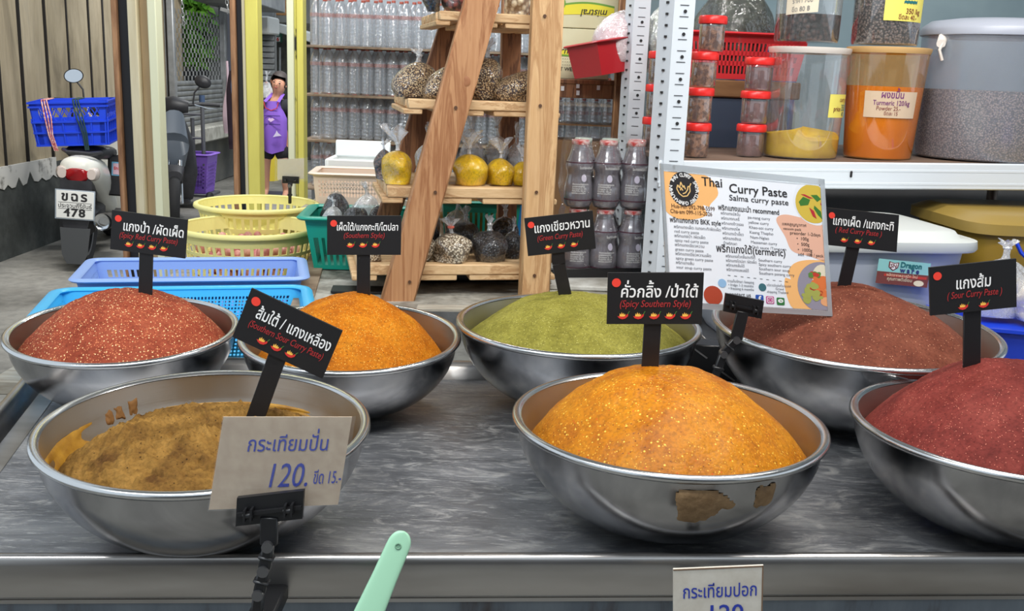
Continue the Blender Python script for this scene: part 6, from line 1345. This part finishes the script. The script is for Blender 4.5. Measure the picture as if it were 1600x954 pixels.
def scooter(label, loc, rz, lean, paint, crate=True, handle_turn=0):
    rot = Matrix.Rotation(rz, 3, 'Z') @ Matrix.Rotation(lean, 3, 'Y'); t = thing('motor_scooter', label, 'scooter', loc, rot=rot)
    wheel(t, (0, 0, .27), .27, .10); wheel(t, (0, 1.22, .27), .27, .085)
    mb = MB(); mb.loft([((0, -.30, .70), .06, .05), ((0, -.26, .69), .115, .085), ((0, -.10, .66), .135, .11), ((0, .15, .60), .14, .14), ((0, .42, .50), .12, .15), ((0, .60, .36), .13, .09)], 24, 2.4); part('side_body', mb, paint, t, ang=60)
    mb = MB(); mb.loft([((0, -.315, .655), .055, .04), ((0, -.29, .655), .085, .05), ((0, -.25, .66), .09, .05)], 20, 2.6); part('tail_light', mb, TAILR, t, ang=60)
    for sx_ in (-1, 1): mb = MB(); mb.loft([((sx_ * .092, -.305, .665), .028, .035), ((sx_ * .10, -.27, .665), .038, .045), ((sx_ * .105, -.22, .665), .03, .045)], 14, 2.2); part('indicator', mb, CLENS, t, ang=60)
    mb = MB(); mb.loft([((0, -.06, .76), .09, .03), ((0, .0, .78), .125, .05), ((0, .3, .76), .14, .05), ((0, .55, .74), .13, .05), ((0, .68, .70), .08, .03)], 20, 2.8); part('seat', mb, SEATM, t, ang=60)
    mb = MB(); mb.tube([(-.10, .05, .78), (-.12, -.12, .80), (-.07, -.26, .80), (.07, -.26, .80), (.12, -.12, .80), (.10, .05, .78)], .013, 8); part('grab_rail', mb, DPL, t)
    mb = MB(); mb.prism([(-.10, .62), (.10, .62), (.085, .36), (.07, .28), (-.07, .28), (-.085, .36)], -.325, -.30); mb.loft([((0, -.30, .60), .09, .05), ((0, -.05, .56), .08, .05), ((0, .1, .5), .07, .06)], 14, 3); part('rear_fender', mb, DPL, t)
    mb = MB(); mb.prism([(-.095, .30), (.095, .30), (.08, .12), (.05, .055), (-.05, .055), (-.08, .12)], -.335, -.318); part('mud_flap', mb, pbr('grey_flap', rgb(70, 72, 74), .6), t)
    mb = MB(); mb.box((0, .18, .30), (.16, .5, .20), .04); mb.loft([((-.10, -.05, .27), .05, .09), ((-.11, .25, .28), .06, .10), ((-.10, .5, .30), .04, .08)], 16, 2.6); part('engine_case', mb, DPL, t)
    mb = MB(); mb.cyl((.15, -.16, .33), (.14, .22, .29), .062, .052, 20); mb.v = mb.v; ex = part('exhaust', mb, pbr('exhaust_grey', rgb(96, 92, 88), .4, .7), t, ang=50)
    mb = MB(); mb.lathe([(.028, 0), (.05, 0), (.060, .006)], 20, (.15, -.168, .33), Matrix.Rotation(R(90), 3, 'X')); mb.lathe([(1e-4, -.004), (.028, -.004)], 16, (.15, -.166, .33), Matrix.Rotation(R(90), 3, 'X')); part('exhaust_tip', mb, CHR, ex)
    mb = MB(); mb.box((0, .72, .25), (.30, .34, .06), .02); part('footboard', mb, DPL, t)
    mb = MB(); mb.loft([((0, .88, .28), .17, .03, (1, 0, 0), (0, .4, .9)), ((0, .92, .5), .20, .03, (1, 0, 0), (0, 1, .2)), ((0, .90, .75), .17, .04, (1, 0, 0), (0, 1, .2)), ((0, .84, .92), .10, .04, (1, 0, 0), (0, 1, .2))], 20, 3); part('leg_shield', mb, paint, t, ang=60)
    mb = MB(); mb.loft([((0, 1.15, .42), .07, .05), ((0, 1.22, .56), .08, .03), ((0, 1.35, .5), .06, .05)], 14, 2.5); part('front_fender', mb, paint, t, ang=60)
    mb = MB()
    for sx_ in (-.06, .06): mb.cyl((sx_, 1.22, .27), (sx_ * .7, .98, .80), .02)
    part('fork', mb, CHR, t)
    ht = Matrix.Rotation(handle_turn, 3, 'Z'); hc = Vector((0, .86, 1.05)); H = lambda x, y, z: hc + ht @ Vector((x, y, z))
    mb = MB(); mb.loft([(H(-.12, 0, 0), .05, .05, (0, 1, 0), (0, 0, 1)), (H(0, .03, .0), .08, .08, (0, 1, 0), (0, 0, 1)), (H(.12, 0, 0), .05, .05, (0, 1, 0), (0, 0, 1))], 16, 2.4); part('headlight_cowl', mb, DPL, t, ang=60)
    for sx_ in (-1, 1):
        mb = MB(); mb.tube([H(sx_ * .10, 0, .01), H(sx_ * .22, -.04, .03), H(sx_ * .36, -.09, .03)], [.013, .017, .017], 10); hb = part('handlebar', mb, DPL, t)
        mb = MB(); mb.tube([H(sx_ * .18, .02, .02), H(sx_ * .28, .0, .0), H(sx_ * .36, -.03, .0)], .006, 6); part('brake_lever', mb, CHR, hb)
        mb = MB(); mb.tube([H(sx_ * .16, 0, .03), H(sx_ * .17, .0, .12), H(sx_ * .21, -.0, .17)], .007, 8); part('mirror_stem', mb, DPL, t)
        M = ht @ Matrix.Rotation(R(88), 3, 'X') @ Matrix.Rotation(R(sx_ * -14), 3, 'Z'); mb = MB(); mb.lathe([(1e-4, -.018), (.04, -.014), (.062, 0), (.062, .004)], 28, H(sx_ * .235, -.01, .215), M @ Matrix.Diagonal((1.15, .85, 1))); mi = part('mirror', mb, DPL, t, ang=60)
        mb = MB(); mb.lathe([(1e-4, .0045), (.056, .0045)], 28, H(sx_ * .235, -.01, .215), M @ Matrix.Diagonal((1.15, .85, 1))); part('mirror_glass', mb, CHR, mi)
    return t
p = P(122, 307, Y=6.75); sc_z = 0
sc = scooter('white and black parked scooter, rear towards us, blue crate on its seat', (p.x - .12, 7.05, 0), R(13), R(4), WPAINT)
M_ = sc.matrix_basis
mb = MB(); mb.box((0, -.345, .46), (.235, .006, .185), .002); pl = part('number_plate', mb, flat('plate_white', 226, 226, 222), sc)
mb = MB(); mb.box((0, -.3435, .46), (.25, .004, .20), .002); part('plate_frame', mb, flat('plate_frame', 150, 160, 170), pl)
f = lambda u, v, h=0: Vector((u, -.3485 - h, -v))
mb = MB(); txt(mb, f, 'ขฉร', 0, -.487, .085, 'c', bold=.035, cs=1.25); txt(mb, f, 'ประจวบคีรีขันธ์', 0, -.440, .038, 'c', bold=.015, sx=.95); txt(mb, f, '478', 0, -.382, .075, 'c', bold=.04, sx=1.1, cs=1.15)
for z in (.476, .433): poly(mb, f, [(-.105, -z), (.105, -z), (.105, -z + .003), (-.105, -z + .003)], 0)
part('lettering', mb, INK['black'], pl)
mb = MB(); f2 = lambda u, v, h=0: Vector((.13 + u, .30 - h, .70 - v)); slab(mb, f2, .004, 0, 0, .13, .10); st_ = part('leg_sticker', mb, flat('sticker_blue', 120, 190, 226), sc); mb = MB(); slab(mb, lambda u, v, h: f2(u, v, h + .004), .002, .01, .01, .12, .09); part('leg_sticker_face', mb, flat('sticker_pinkish', 226, 190, 206), st_)
mb = MB(); txt(mb, lambda u, v, h: f2(u, v, .007), 'รักเมืองไทย', .015, .055, .03, 'l', bold=.02, sx=.8); disc(mb, lambda u, v, h: f2(u, v, .007), .065, .075, .012, 0); part('lettering', mb, INK['red'], st_)
mb = MB(); mb.box((.20, .32, .60), (.20, .03, .30), .02); part('side_panel', mb, DPL, sc)
# blue crate on the seat
q = P(112, 222, Y=6.95); cR = Matrix.Rotation(R(10), 3, 'Z') @ Matrix.Rotation(R(-3), 3, 'Y') @ Matrix.Rotation(R(2), 3, 'X')
ct = thing('plastic_crate', 'royal blue crate with lattice band strapped on the white scooter', 'crate', (0, 0, 0), rot=cR)
cw, cdp, chh = .50, .34, .30
qq = P(113, 258, Y=6.95); ct.matrix_basis = Matrix.Translation(Vector((qq.x - .02, 7.12, .835))) @ cR.to_4x4()
for (a, b) in (((-1, -1), (1, -1)), ((1, -1), (1, 1)), ((1, 1), (-1, 1)), ((-1, 1), (-1, -1))):
    A_, B_ = Vector((a[0] * cw / 2, a[1] * cdp / 2, 0)), Vector((b[0] * cw / 2, b[1] * cdp / 2, 0)); L = (B_ - A_).length; ex = (B_ - A_) / L; nn = Vector((ex.y, -ex.x, 0))
    f = lambda u, v, h=0: (A_ + ex * u) * (.90 + .10 * v / chh) + Vector((0, 0, v)) + nn * h
    mb = MB(); slab(mb, f, .006, 0, 0, L, chh * .54); slab(mb, f, .006, 0, chh * .88, L, chh); slab(mb, f, .006, 0, 0, L * .10, chh); slab(mb, f, .006, L * .90, 0, L, chh)
    for z in (.02, .30, .54, .88, .97): slab(mb, lambda u, v, h: f(u, v, h + .012), .014, 0, chh * z - .006, L, chh * z + .006)
    for k in range(6): u = L * (.02 + .96 * k / 5); slab(mb, lambda u_, v, h: f(u_, v, h + .009), .010, u - .005, 0, u + .005, chh * .62)
    n = int(L / .066)
    for k in range(n):
        u0 = L * .10 + L * .8 * k / n; u1 = L * .10 + L * .8 * (k + 1) / n
        mb.bar(f(u0, chh * .54), f(u1, chh * .88), .006, .005, nn); mb.bar(f(u1, chh * .54), f(u0, chh * .88), .006, .005, nn)
    part('side_wall', mb, BLUEP, ct, smooth=False)
mb = MB(); mb.box((0, 0, .006), (cw * .9, cdp * .9, .008)); part('base', mb, BLUEP, ct)
for k, (x, mt, lb, nm_) in enumerate(((-.14, pbr('red_cord', rgb(176, 50, 60), .7, c2=rgb(230, 200, 190), scale=60), 'red and white bungee cord tied down the front of the blue crate', 'bungee_cord'), (.06, flat('dark_green_cord', 30, 60, 60), 'dark green bungee cord tied round the blue crate', 'bungee_cord'))):
    cd_ = thing(nm_, lb, 'cord', ct.matrix_basis @ Vector((x, -.19, 0)))
    for j in range(3):
        mb = MB(); pts = [ct.matrix_basis @ Vector(v) for v in ((x + j * .016 - .02, 0, .31), (x + j * .016 - .02, -.185, .312), (x + j * .02 - .01, -.192, .2), (x + j * .012 + .02 * k, -.188, .08), (x + j * .01 + .02, -.168, -.03))]; mb.tube(pts, .005, 6); part('strand', mb, mt, cd_, True)
# second scooter, mostly behind the wide gate post
p = P(232, 300, Y=7.4); s2 = scooter('dark scooter half hidden behind the wide cream gate post', (P(268, 300, Y=8.3).x - .42, 9.45, 0), R(-160), R(-3), DPL, handle_turn=R(-20))
mb = MB(); mb.loft([((0, 1.02, .62), .10, .12), ((0, 1.10, .74), .12, .10), ((0, 1.0, .95), .08, .07)], 16, 2.4); part('nose_cowl', mb, flat('cowl_greyblue', 92, 100, 110, rough=.3), s2, ang=60)
# ---- purple crate on a hand trolley
TRM = pbr('trolley_steel', rgb(90, 92, 96), .5, .4); g0 = P(300, 298, z=0.02)
yy = 10.2; c = P(302, 262, Y=yy)
tr = thing('hand_trolley', 'tall steel hand trolley standing by the shutter with a crate on it', 'trolley', (c.x, yy, 0))
x0, x1 = P(296, 200, Y=yy).x, P(317, 200, Y=yy).x; z1_ = P(316, 152, Y=yy).z; z2_ = P(296, 185, Y=yy).z
mb = MB(); mb.cyl((x1, yy, .12), (x1, yy, z1_), .02, n=10); part('upright', mb, TRM, tr, True); mb = MB(); mb.cyl((x0 - .0, yy + .1, .12), (x0, yy + .1, z2_), .02, n=10); part('upright', mb, TRM, tr, True)
mb = MB(); mb.cyl((x1, yy, z1_ - .08), (x1, yy, z1_ + .02), .028, n=10); part('blue_grip', mb, flat('grip_blue', 50, 70, 100), tr, True)
for z in (P(300, 178, Y=yy).z, P(300, 215, Y=yy).z): mb = MB(); mb.tube([(x1, yy, z), (x0 - .05, yy - .05, z + .0), (x0 - .14, yy - .02, z + .03)], .012, 8); part('cross_bar', mb, TRM, tr, True)
mb = MB(); mb.box((c.x, yy - .12, .13), (.50, .36, .03), .005); part('toe_plate', mb, TRM, tr, True)
for sx_ in (-.2, .24): mb = MB(); mb.lathe([(.03, -.02), (.075, -.022), (.085, 0), (.075, .022), (.03, .02)], 20, (c.x + sx_, yy - .28, .086), Matrix.Rotation(R(90), 3, 'Y')); part('wheel', mb, RUB, tr, True)
PURP = flat('purple_plastic', 128, 92, 190, rough=.45)
rect_basket('plastic_crate', 'purple ribbed crate standing on the hand trolley', 'crate', (c.x, yy - .13, .148), 0, .50, .36, P(300, 237, Y=yy).z - .15, PURP, .80, 14, 7, (.12, .78), .022, bar=.7)
# ---- clothes hanging on the shop corner
q = P(357, 60, Y=9.4)
for k, (px0, px1, r0, r1, col, lb) in enumerate(((352, 364, 22, 135, (74, 80, 92), 'dark grey cloth hanging highest by the shop corner'), (350, 357, 95, 208, (200, 176, 186), 'pale pink cloth hanging by the shop corner'), (353, 366, 110, 232, (44, 30, 42), 'long dark maroon garment hanging lowest by the shop corner'), (362, 368, 120, 165, (66, 96, 132), 'blue cloth edge beside the yellow gate post'))):
    Yk = 9.5 - .06 * k; a, b, c1 = P(px0, r0, Y=Yk), P(px1, r0, Y=Yk), P((px0 + px1) / 2, r1, Y=Yk); t = thing('hanging_cloth', lb, 'cloth', ((a.x + b.x) / 2, Yk, c1.z))
    rg = []
    for j in range(9):
        v = j / 8; rg.append((Vector(((a.x + b.x) / 2 + .012 * math.sin(v * 5 + k), Yk, a.z + (c1.z - a.z) * v)), (b.x - a.x) / 2 * (.55 + .45 * min(1, v * 2.2)), .035 * (.5 + v * .5), (1, 0, 0), (0, 1, 0)))
    mb = MB(); mb.loft(rg, 20, 2.2); mb.v = [(v[0] + .010 * math.sin(v[0] * 90 + v[2] * 4), v[1] + .012 * math.sin(v[0] * 70), v[2]) for v in mb.v]; part('cloth', mb, flat('cloth_%s' % ('grey', 'pink', 'maroon', 'blue')[k], *col, rough=.9), t, True)
t = thing('clothes_rail', 'rail end bracket holding the hanging clothes on the shop corner', 'rail', P(360, 18, Y=9.5)); mb = MB(); mb.bar(P(345, 14, Y=9.5), P(372, 22, Y=9.5), .03, .03); part('rail', mb, GALV, t, True)
# floor mat and bag near the woman
q = P(428, 300, z=0); 
# ================================================================== WOMAN IN THE PURPLE APRON
PY_ = 10.8; gx = P(431, 250, Y=PY_).x; hd = P(437, 131, Y=PY_)
SKIN = pbr('skin', rgb(196, 142, 116), .55, c2=rgb(206, 154, 128), scale=6); HAIR = pbr('dark_hair', rgb(60, 52, 50), .6); TEE = flat('black_tee', 34, 34, 42, rough=.85); APR = flat('purple_apron', 128, 88, 190, rough=.8); SHRT = flat('black_shorts', 32, 30, 36, rough=.85)
w = thing('person', 'woman in a purple apron and black T-shirt leaning her head to one side', 'person', (gx, PY_, 0))
def skinned(name, verts, edges, radii, mat, parent, sub=2, label=None):
    me = bpy.data.meshes.new(name); me.from_pydata([tuple(v) for v in verts], edges, []); o = bpy.data.objects.new(name, me); COL.objects.link(o); me.materials.append(mat)
    md = o.modifiers.new('skin', 'SKIN')
    for i, r_ in enumerate(radii): me.skin_vertices[0].data[i].radius = (r_, r_) if not isinstance(r_, tuple) else r_
    me.skin_vertices[0].data[0].use_root = True
    md.use_smooth_shade = True; md.branch_smoothing = .6
    sm = o.modifiers.new('sub', 'SUBSURF'); sm.levels = sub; sm.render_levels = sub
    o.parent = parent
    if label: o['label'] = label
    return o
hz = hd.z; hx = hd.x - gx; k = hz / 1.40                      # head centre height; body scaled to it
V = lambda x, y, z: Vector((x, y, z * k))
body = [V(0, 0, .80), V(-.01, .01, .95), V(0, .0, 1.10), V(.02, -.02, 1.19), V(hx * .7, -.03, 1.27), V(hx * .95, -.04, 1.33), V(hx, -.05, 1.40), V(hx * 1.03, -.04, 1.47),
        V(-.085, 0, .74), V(-.10, -.03, .44), V(-.11, .0, .10), V(-.115, -.10, .035), V(.085, 0, .74), V(.09, -.06, .44), V(.10, .03, .10), V(.10, -.07, .035),
        V(-.145, 0, 1.14), V(-.20, .02, .92), V(-.20, -.05, .72), V(-.195, -.07, .64), V(.155, 0, 1.13), V(.21, .03, .92), V(.20, -.03, .71), V(.195, -.05, .63)]
ed = [(0, 1), (1, 2), (2, 3), (3, 4), (4, 5), (5, 6), (6, 7), (0, 8), (8, 9), (9, 10), (10, 11), (0, 12), (12, 13), (13, 14), (14, 15), (3, 16), (16, 17), (17, 18), (18, 19), (3, 20), (20, 21), (21, 22), (22, 23)]
ra = [(.15, .11), (.125, .095), (.14, .10), (.10, .08), (.045, .045), (.065, .07), (.078, .088), (.05, .055), .082, .052, .034, (.035, .03), .082, .052, .034, (.035, .03), .052, .036, .026, (.03, .02), .052, .036, .026, (.03, .02)]
skinned('body', body, ed, ra, SKIN, w)
tee = [V(-.01, .01, .88), V(0, 0, 1.02), V(0, .0, 1.12), V(.01, -.01, 1.19), V(-.145, 0, 1.145), V(-.185, .01, 1.00), V(.155, 0, 1.135), V(.195, .02, .99), V(-.075, -.005, 1.175), V(.085, -.005, 1.17)]
skinned('t_shirt', tee, [(0, 1), (1, 2), (2, 3), (3, 8), (8, 4), (4, 5), (3, 9), (9, 6), (6, 7)], [(.155, .115), (.15, .115), (.16, .12), (.10, .095), .078, .062, .078, .062, (.088, .088), (.088, .088)], TEE, w)
skinned('shorts', [V(0, 0, .86), V(0, 0, .78), V(-.09, -.0, .70), V(-.10, -.03, .46), V(.09, 0, .70), V(.095, -.05, .46)], [(0, 1), (1, 2), (2, 3), (1, 4), (4, 5)], [(.16, .12), (.17, .13), .115, .115, .115, .115], SHRT, w)
# apron: a shell hung over the front
mb = MB(); rows = []
for j in range(15):
    v = j / 14; z = (1.20 - .58 * v) * k; half = (.085 if v < .10 else .085 + (.148 - .085) * min(1, (v - .10) / .25)) * (1 - .12 * max(0, v - .7) / .3)
    rows.append([Vector((-.0 + half * math.sin(q_), -.005 - (.155 + .02 * math.sin(v * 3)) * (math.cos(q_) * .85 + .15) + .02 * v * math.sin(q_ * 5), z - (.04 * (1 - abs(math.sin(q_))) if j == 14 else 0))) for q_ in [(-1 + 2 * i / 12) * 1.25 for i in range(13)]])
vs = [p for r_ in rows for p in r_]; n_ = len(vs); vs += [p + Vector((0, .008, 0)) for p in vs]; fs = []
for j in range(14):
    for i in range(12): a = j * 13 + i; fs += [(a, a + 1, a + 14, a + 13), (n_ + a, n_ + a + 13, n_ + a + 14, n_ + a + 1)]
ap = part('apron', MB().add(vs, fs), APR, w, ang=70)
mb = MB()
for sx_ in (-1, 1): mb.bar((sx_ * .07, -.15, 1.19 * k), (hx * .8 + sx_ * .055, -.03, 1.285 * k), .03, .006)
part('apron_strap', mb, APR, ap)
af = lambda u, v, h=0: Vector((u, -.178 - h - .01 * math.cos(u * 8), v))
mb = MB(); 
for z in (1.03, .93): mb.box((0, -.182, z * k), (.19, .004, .008))
part('pocket_seam', mb, flat('apron_seam', 70, 44, 130), ap)
mb = MB(); poly(mb, af, [(-.03, .985 * k), (-.015, 1.005 * k), (0, .997 * k), (.02, 1.005 * k), (.04, .985 * k), (0, .955 * k)], .008); part('apron_heart', mb, flat('heart_pink', 220, 190, 226), ap)
mb = MB(); poly(mb, af, [(.02, .78 * k), (.05, .83 * k), (.06, .86 * k), (.075, .83 * k), (.11, .80 * k), (.06, .79 * k)], .012); part('apron_print', mb, flat('apron_white', 206, 196, 226), ap)
mb = MB(); 
for s_ in ((-.075, 1.19, -.06, 1.12), (.075, 1.19, .06, 1.12), (-.06, 1.12, 0, 1.09), (.06, 1.12, 0, 1.09)): mb.bar((s_[0], -.168, s_[1] * k), (s_[2], -.172, s_[3] * k), .008, .006)
part('red_neckline', mb, flat('red_trim', 190, 50, 60), ap)
# head details; the head leans towards the picture's right
hc = V(hx, -.05, 1.41)
lean = Matrix.Rotation(R(14), 3, 'Y'); F_ = lambda x, y, z: hc + lean @ Vector((x, y, z))
mb = MB(); mb.sphere((0, 0, 0), .1, 20, 12, (.92, 1.0, 1.08)); 
cut = MB(); cut.v = []; n = 20
for v in mb.v: cut.v.append(tuple(F_(v[0] * 1.02, v[1] * .95 + .022, v[2] * 1.02 + .018)))
cut.f = [f_ for f_ in mb.f if not all((mb.v[i][1] < -.035 and mb.v[i][2] < .055) for i in f_)]; cut.m = [0] * len(cut.f)
part('hair', cut, HAIR, w, ang=80); mb = MB(); mb.sphere(F_(.02, .10, .0), .045, 14, 8); part('hair_bun', mb, HAIR, w)
for sx_ in (-1, 1):
    mb = MB(); mb.sphere(F_(sx_ * .030, -.082, .005), .010, 10, 6, (1.2, .6, .7)); part('eye', mb, flat('eye_dark', 40, 30, 28) if sx_ < 0 else bpy.data.materials['eye_dark'], w)
    mb = MB(); mb.bar(F_(sx_ * .016, -.086, .024), F_(sx_ * .044, -.080, .024), .005, .004); part('eyebrow', mb, HAIR, w)
    mb = MB(); mb.sphere(F_(sx_ * .080, .0, -.004), .02, 10, 6, (.4, .8, 1.2)); part('ear', mb, SKIN, w)
mb = MB(); mb.loft([(F_(0, -.078, .012), .004, .005), (F_(0, -.088, -.014), .009, .007), (F_(0, -.080, -.022), .006, .004)], 10, 2); part('nose', mb, SKIN, w); mb = MB(); mb.sphere(F_(0, -.078, -.044), .018, 12, 6, (1, .45, .35)); part('mouth', mb, flat('lips', 160, 80, 76), w)
# hands: palm and five fingers
for sx_, hb in ((-1, body[19]), (1, body[23])):
    mb = MB(); mb.sphere(hb + Vector((0, -.005, -.03)), .036, 12, 8, (.5, .9, 1.1)); hn = part('hand', mb, SKIN, w)
    for j in range(5):
        o_ = Vector((0, -.030 + j * .015, -.060)) if j else Vector((-sx_ * .008, -.04, -.02)); L_ = (.04, .05, .058, .054, .044)[j]; mb = MB(); mb.tube([hb + o_, hb + o_ + Vector((-sx_ * .004, -.004 if j else -.02, -L_ * .5)), hb + o_ + Vector((-sx_ * .014, -.006 if j else -.024, -L_))], [.009, .0085, .006], 8); part('finger', mb, SKIN, hn)
for sx_, q_ in ((-1, body[11]), (1, body[15])):
    mb = MB(); mb.loft([(q_ + Vector((0, -.09, -.025)), .03, .012), (q_ + Vector((0, -.03, -.02)), .042, .014), (q_ + Vector((0, .10, -.02)), .032, .014)], 14, 2.6); part('sandal', mb, TEE, w)
bag('white carrier bag hanging beside the woman in the purple apron', pbr('white_carrier', rgb(226, 226, 226), .5, c2=rgb(206, 206, 210), scale=9), (gx - .24, PY_ - .10, .22 * k), .22, .14, .40 * k, fill=.9, seed=99, film=CRINK, tuft=0)
# goods behind the woman
q = P(417, 150, Y=12.6); bag('white and red sack standing on a stall behind the woman', pbr('sack_print', rgb(226, 222, 214), .7, c2=rgb(200, 120, 100), scale=9, lo=.55, hi=.6), (q.x, 12.6, P(417, 178, Y=12.6).z), .28, .2, .45, seed=98, film=CRINK, tuft=.6)
t = thing('yellow_drum', 'yellow drum behind the woman under the white and red sack', 'drum', (q.x - .02, 12.6, 0)); mb = MB(); mb.lathe([(1e-4, 0), (.15, 0), (.155, .3), (.16, P(417, 178, Y=12.6).z - .01), (1e-4, P(417, 178, Y=12.6).z - .004)], 28); part('drum_body', mb, flat('drum_yellow', 226, 200, 60), t, ang=50)
t = thing('door_mat', 'dark blue mat lying on the concrete behind the baskets', 'mat', P(428, 304, z=.004)); q = t.location.copy(); part('mat', MB().box((q.x, q.y, .008), (.28, .5, .012), .003), flat('mat_blue', 62, 64, 90), t, True)
_tb = bpy.data.objects.get('glyph'); bpy.data.objects.remove(_tb)
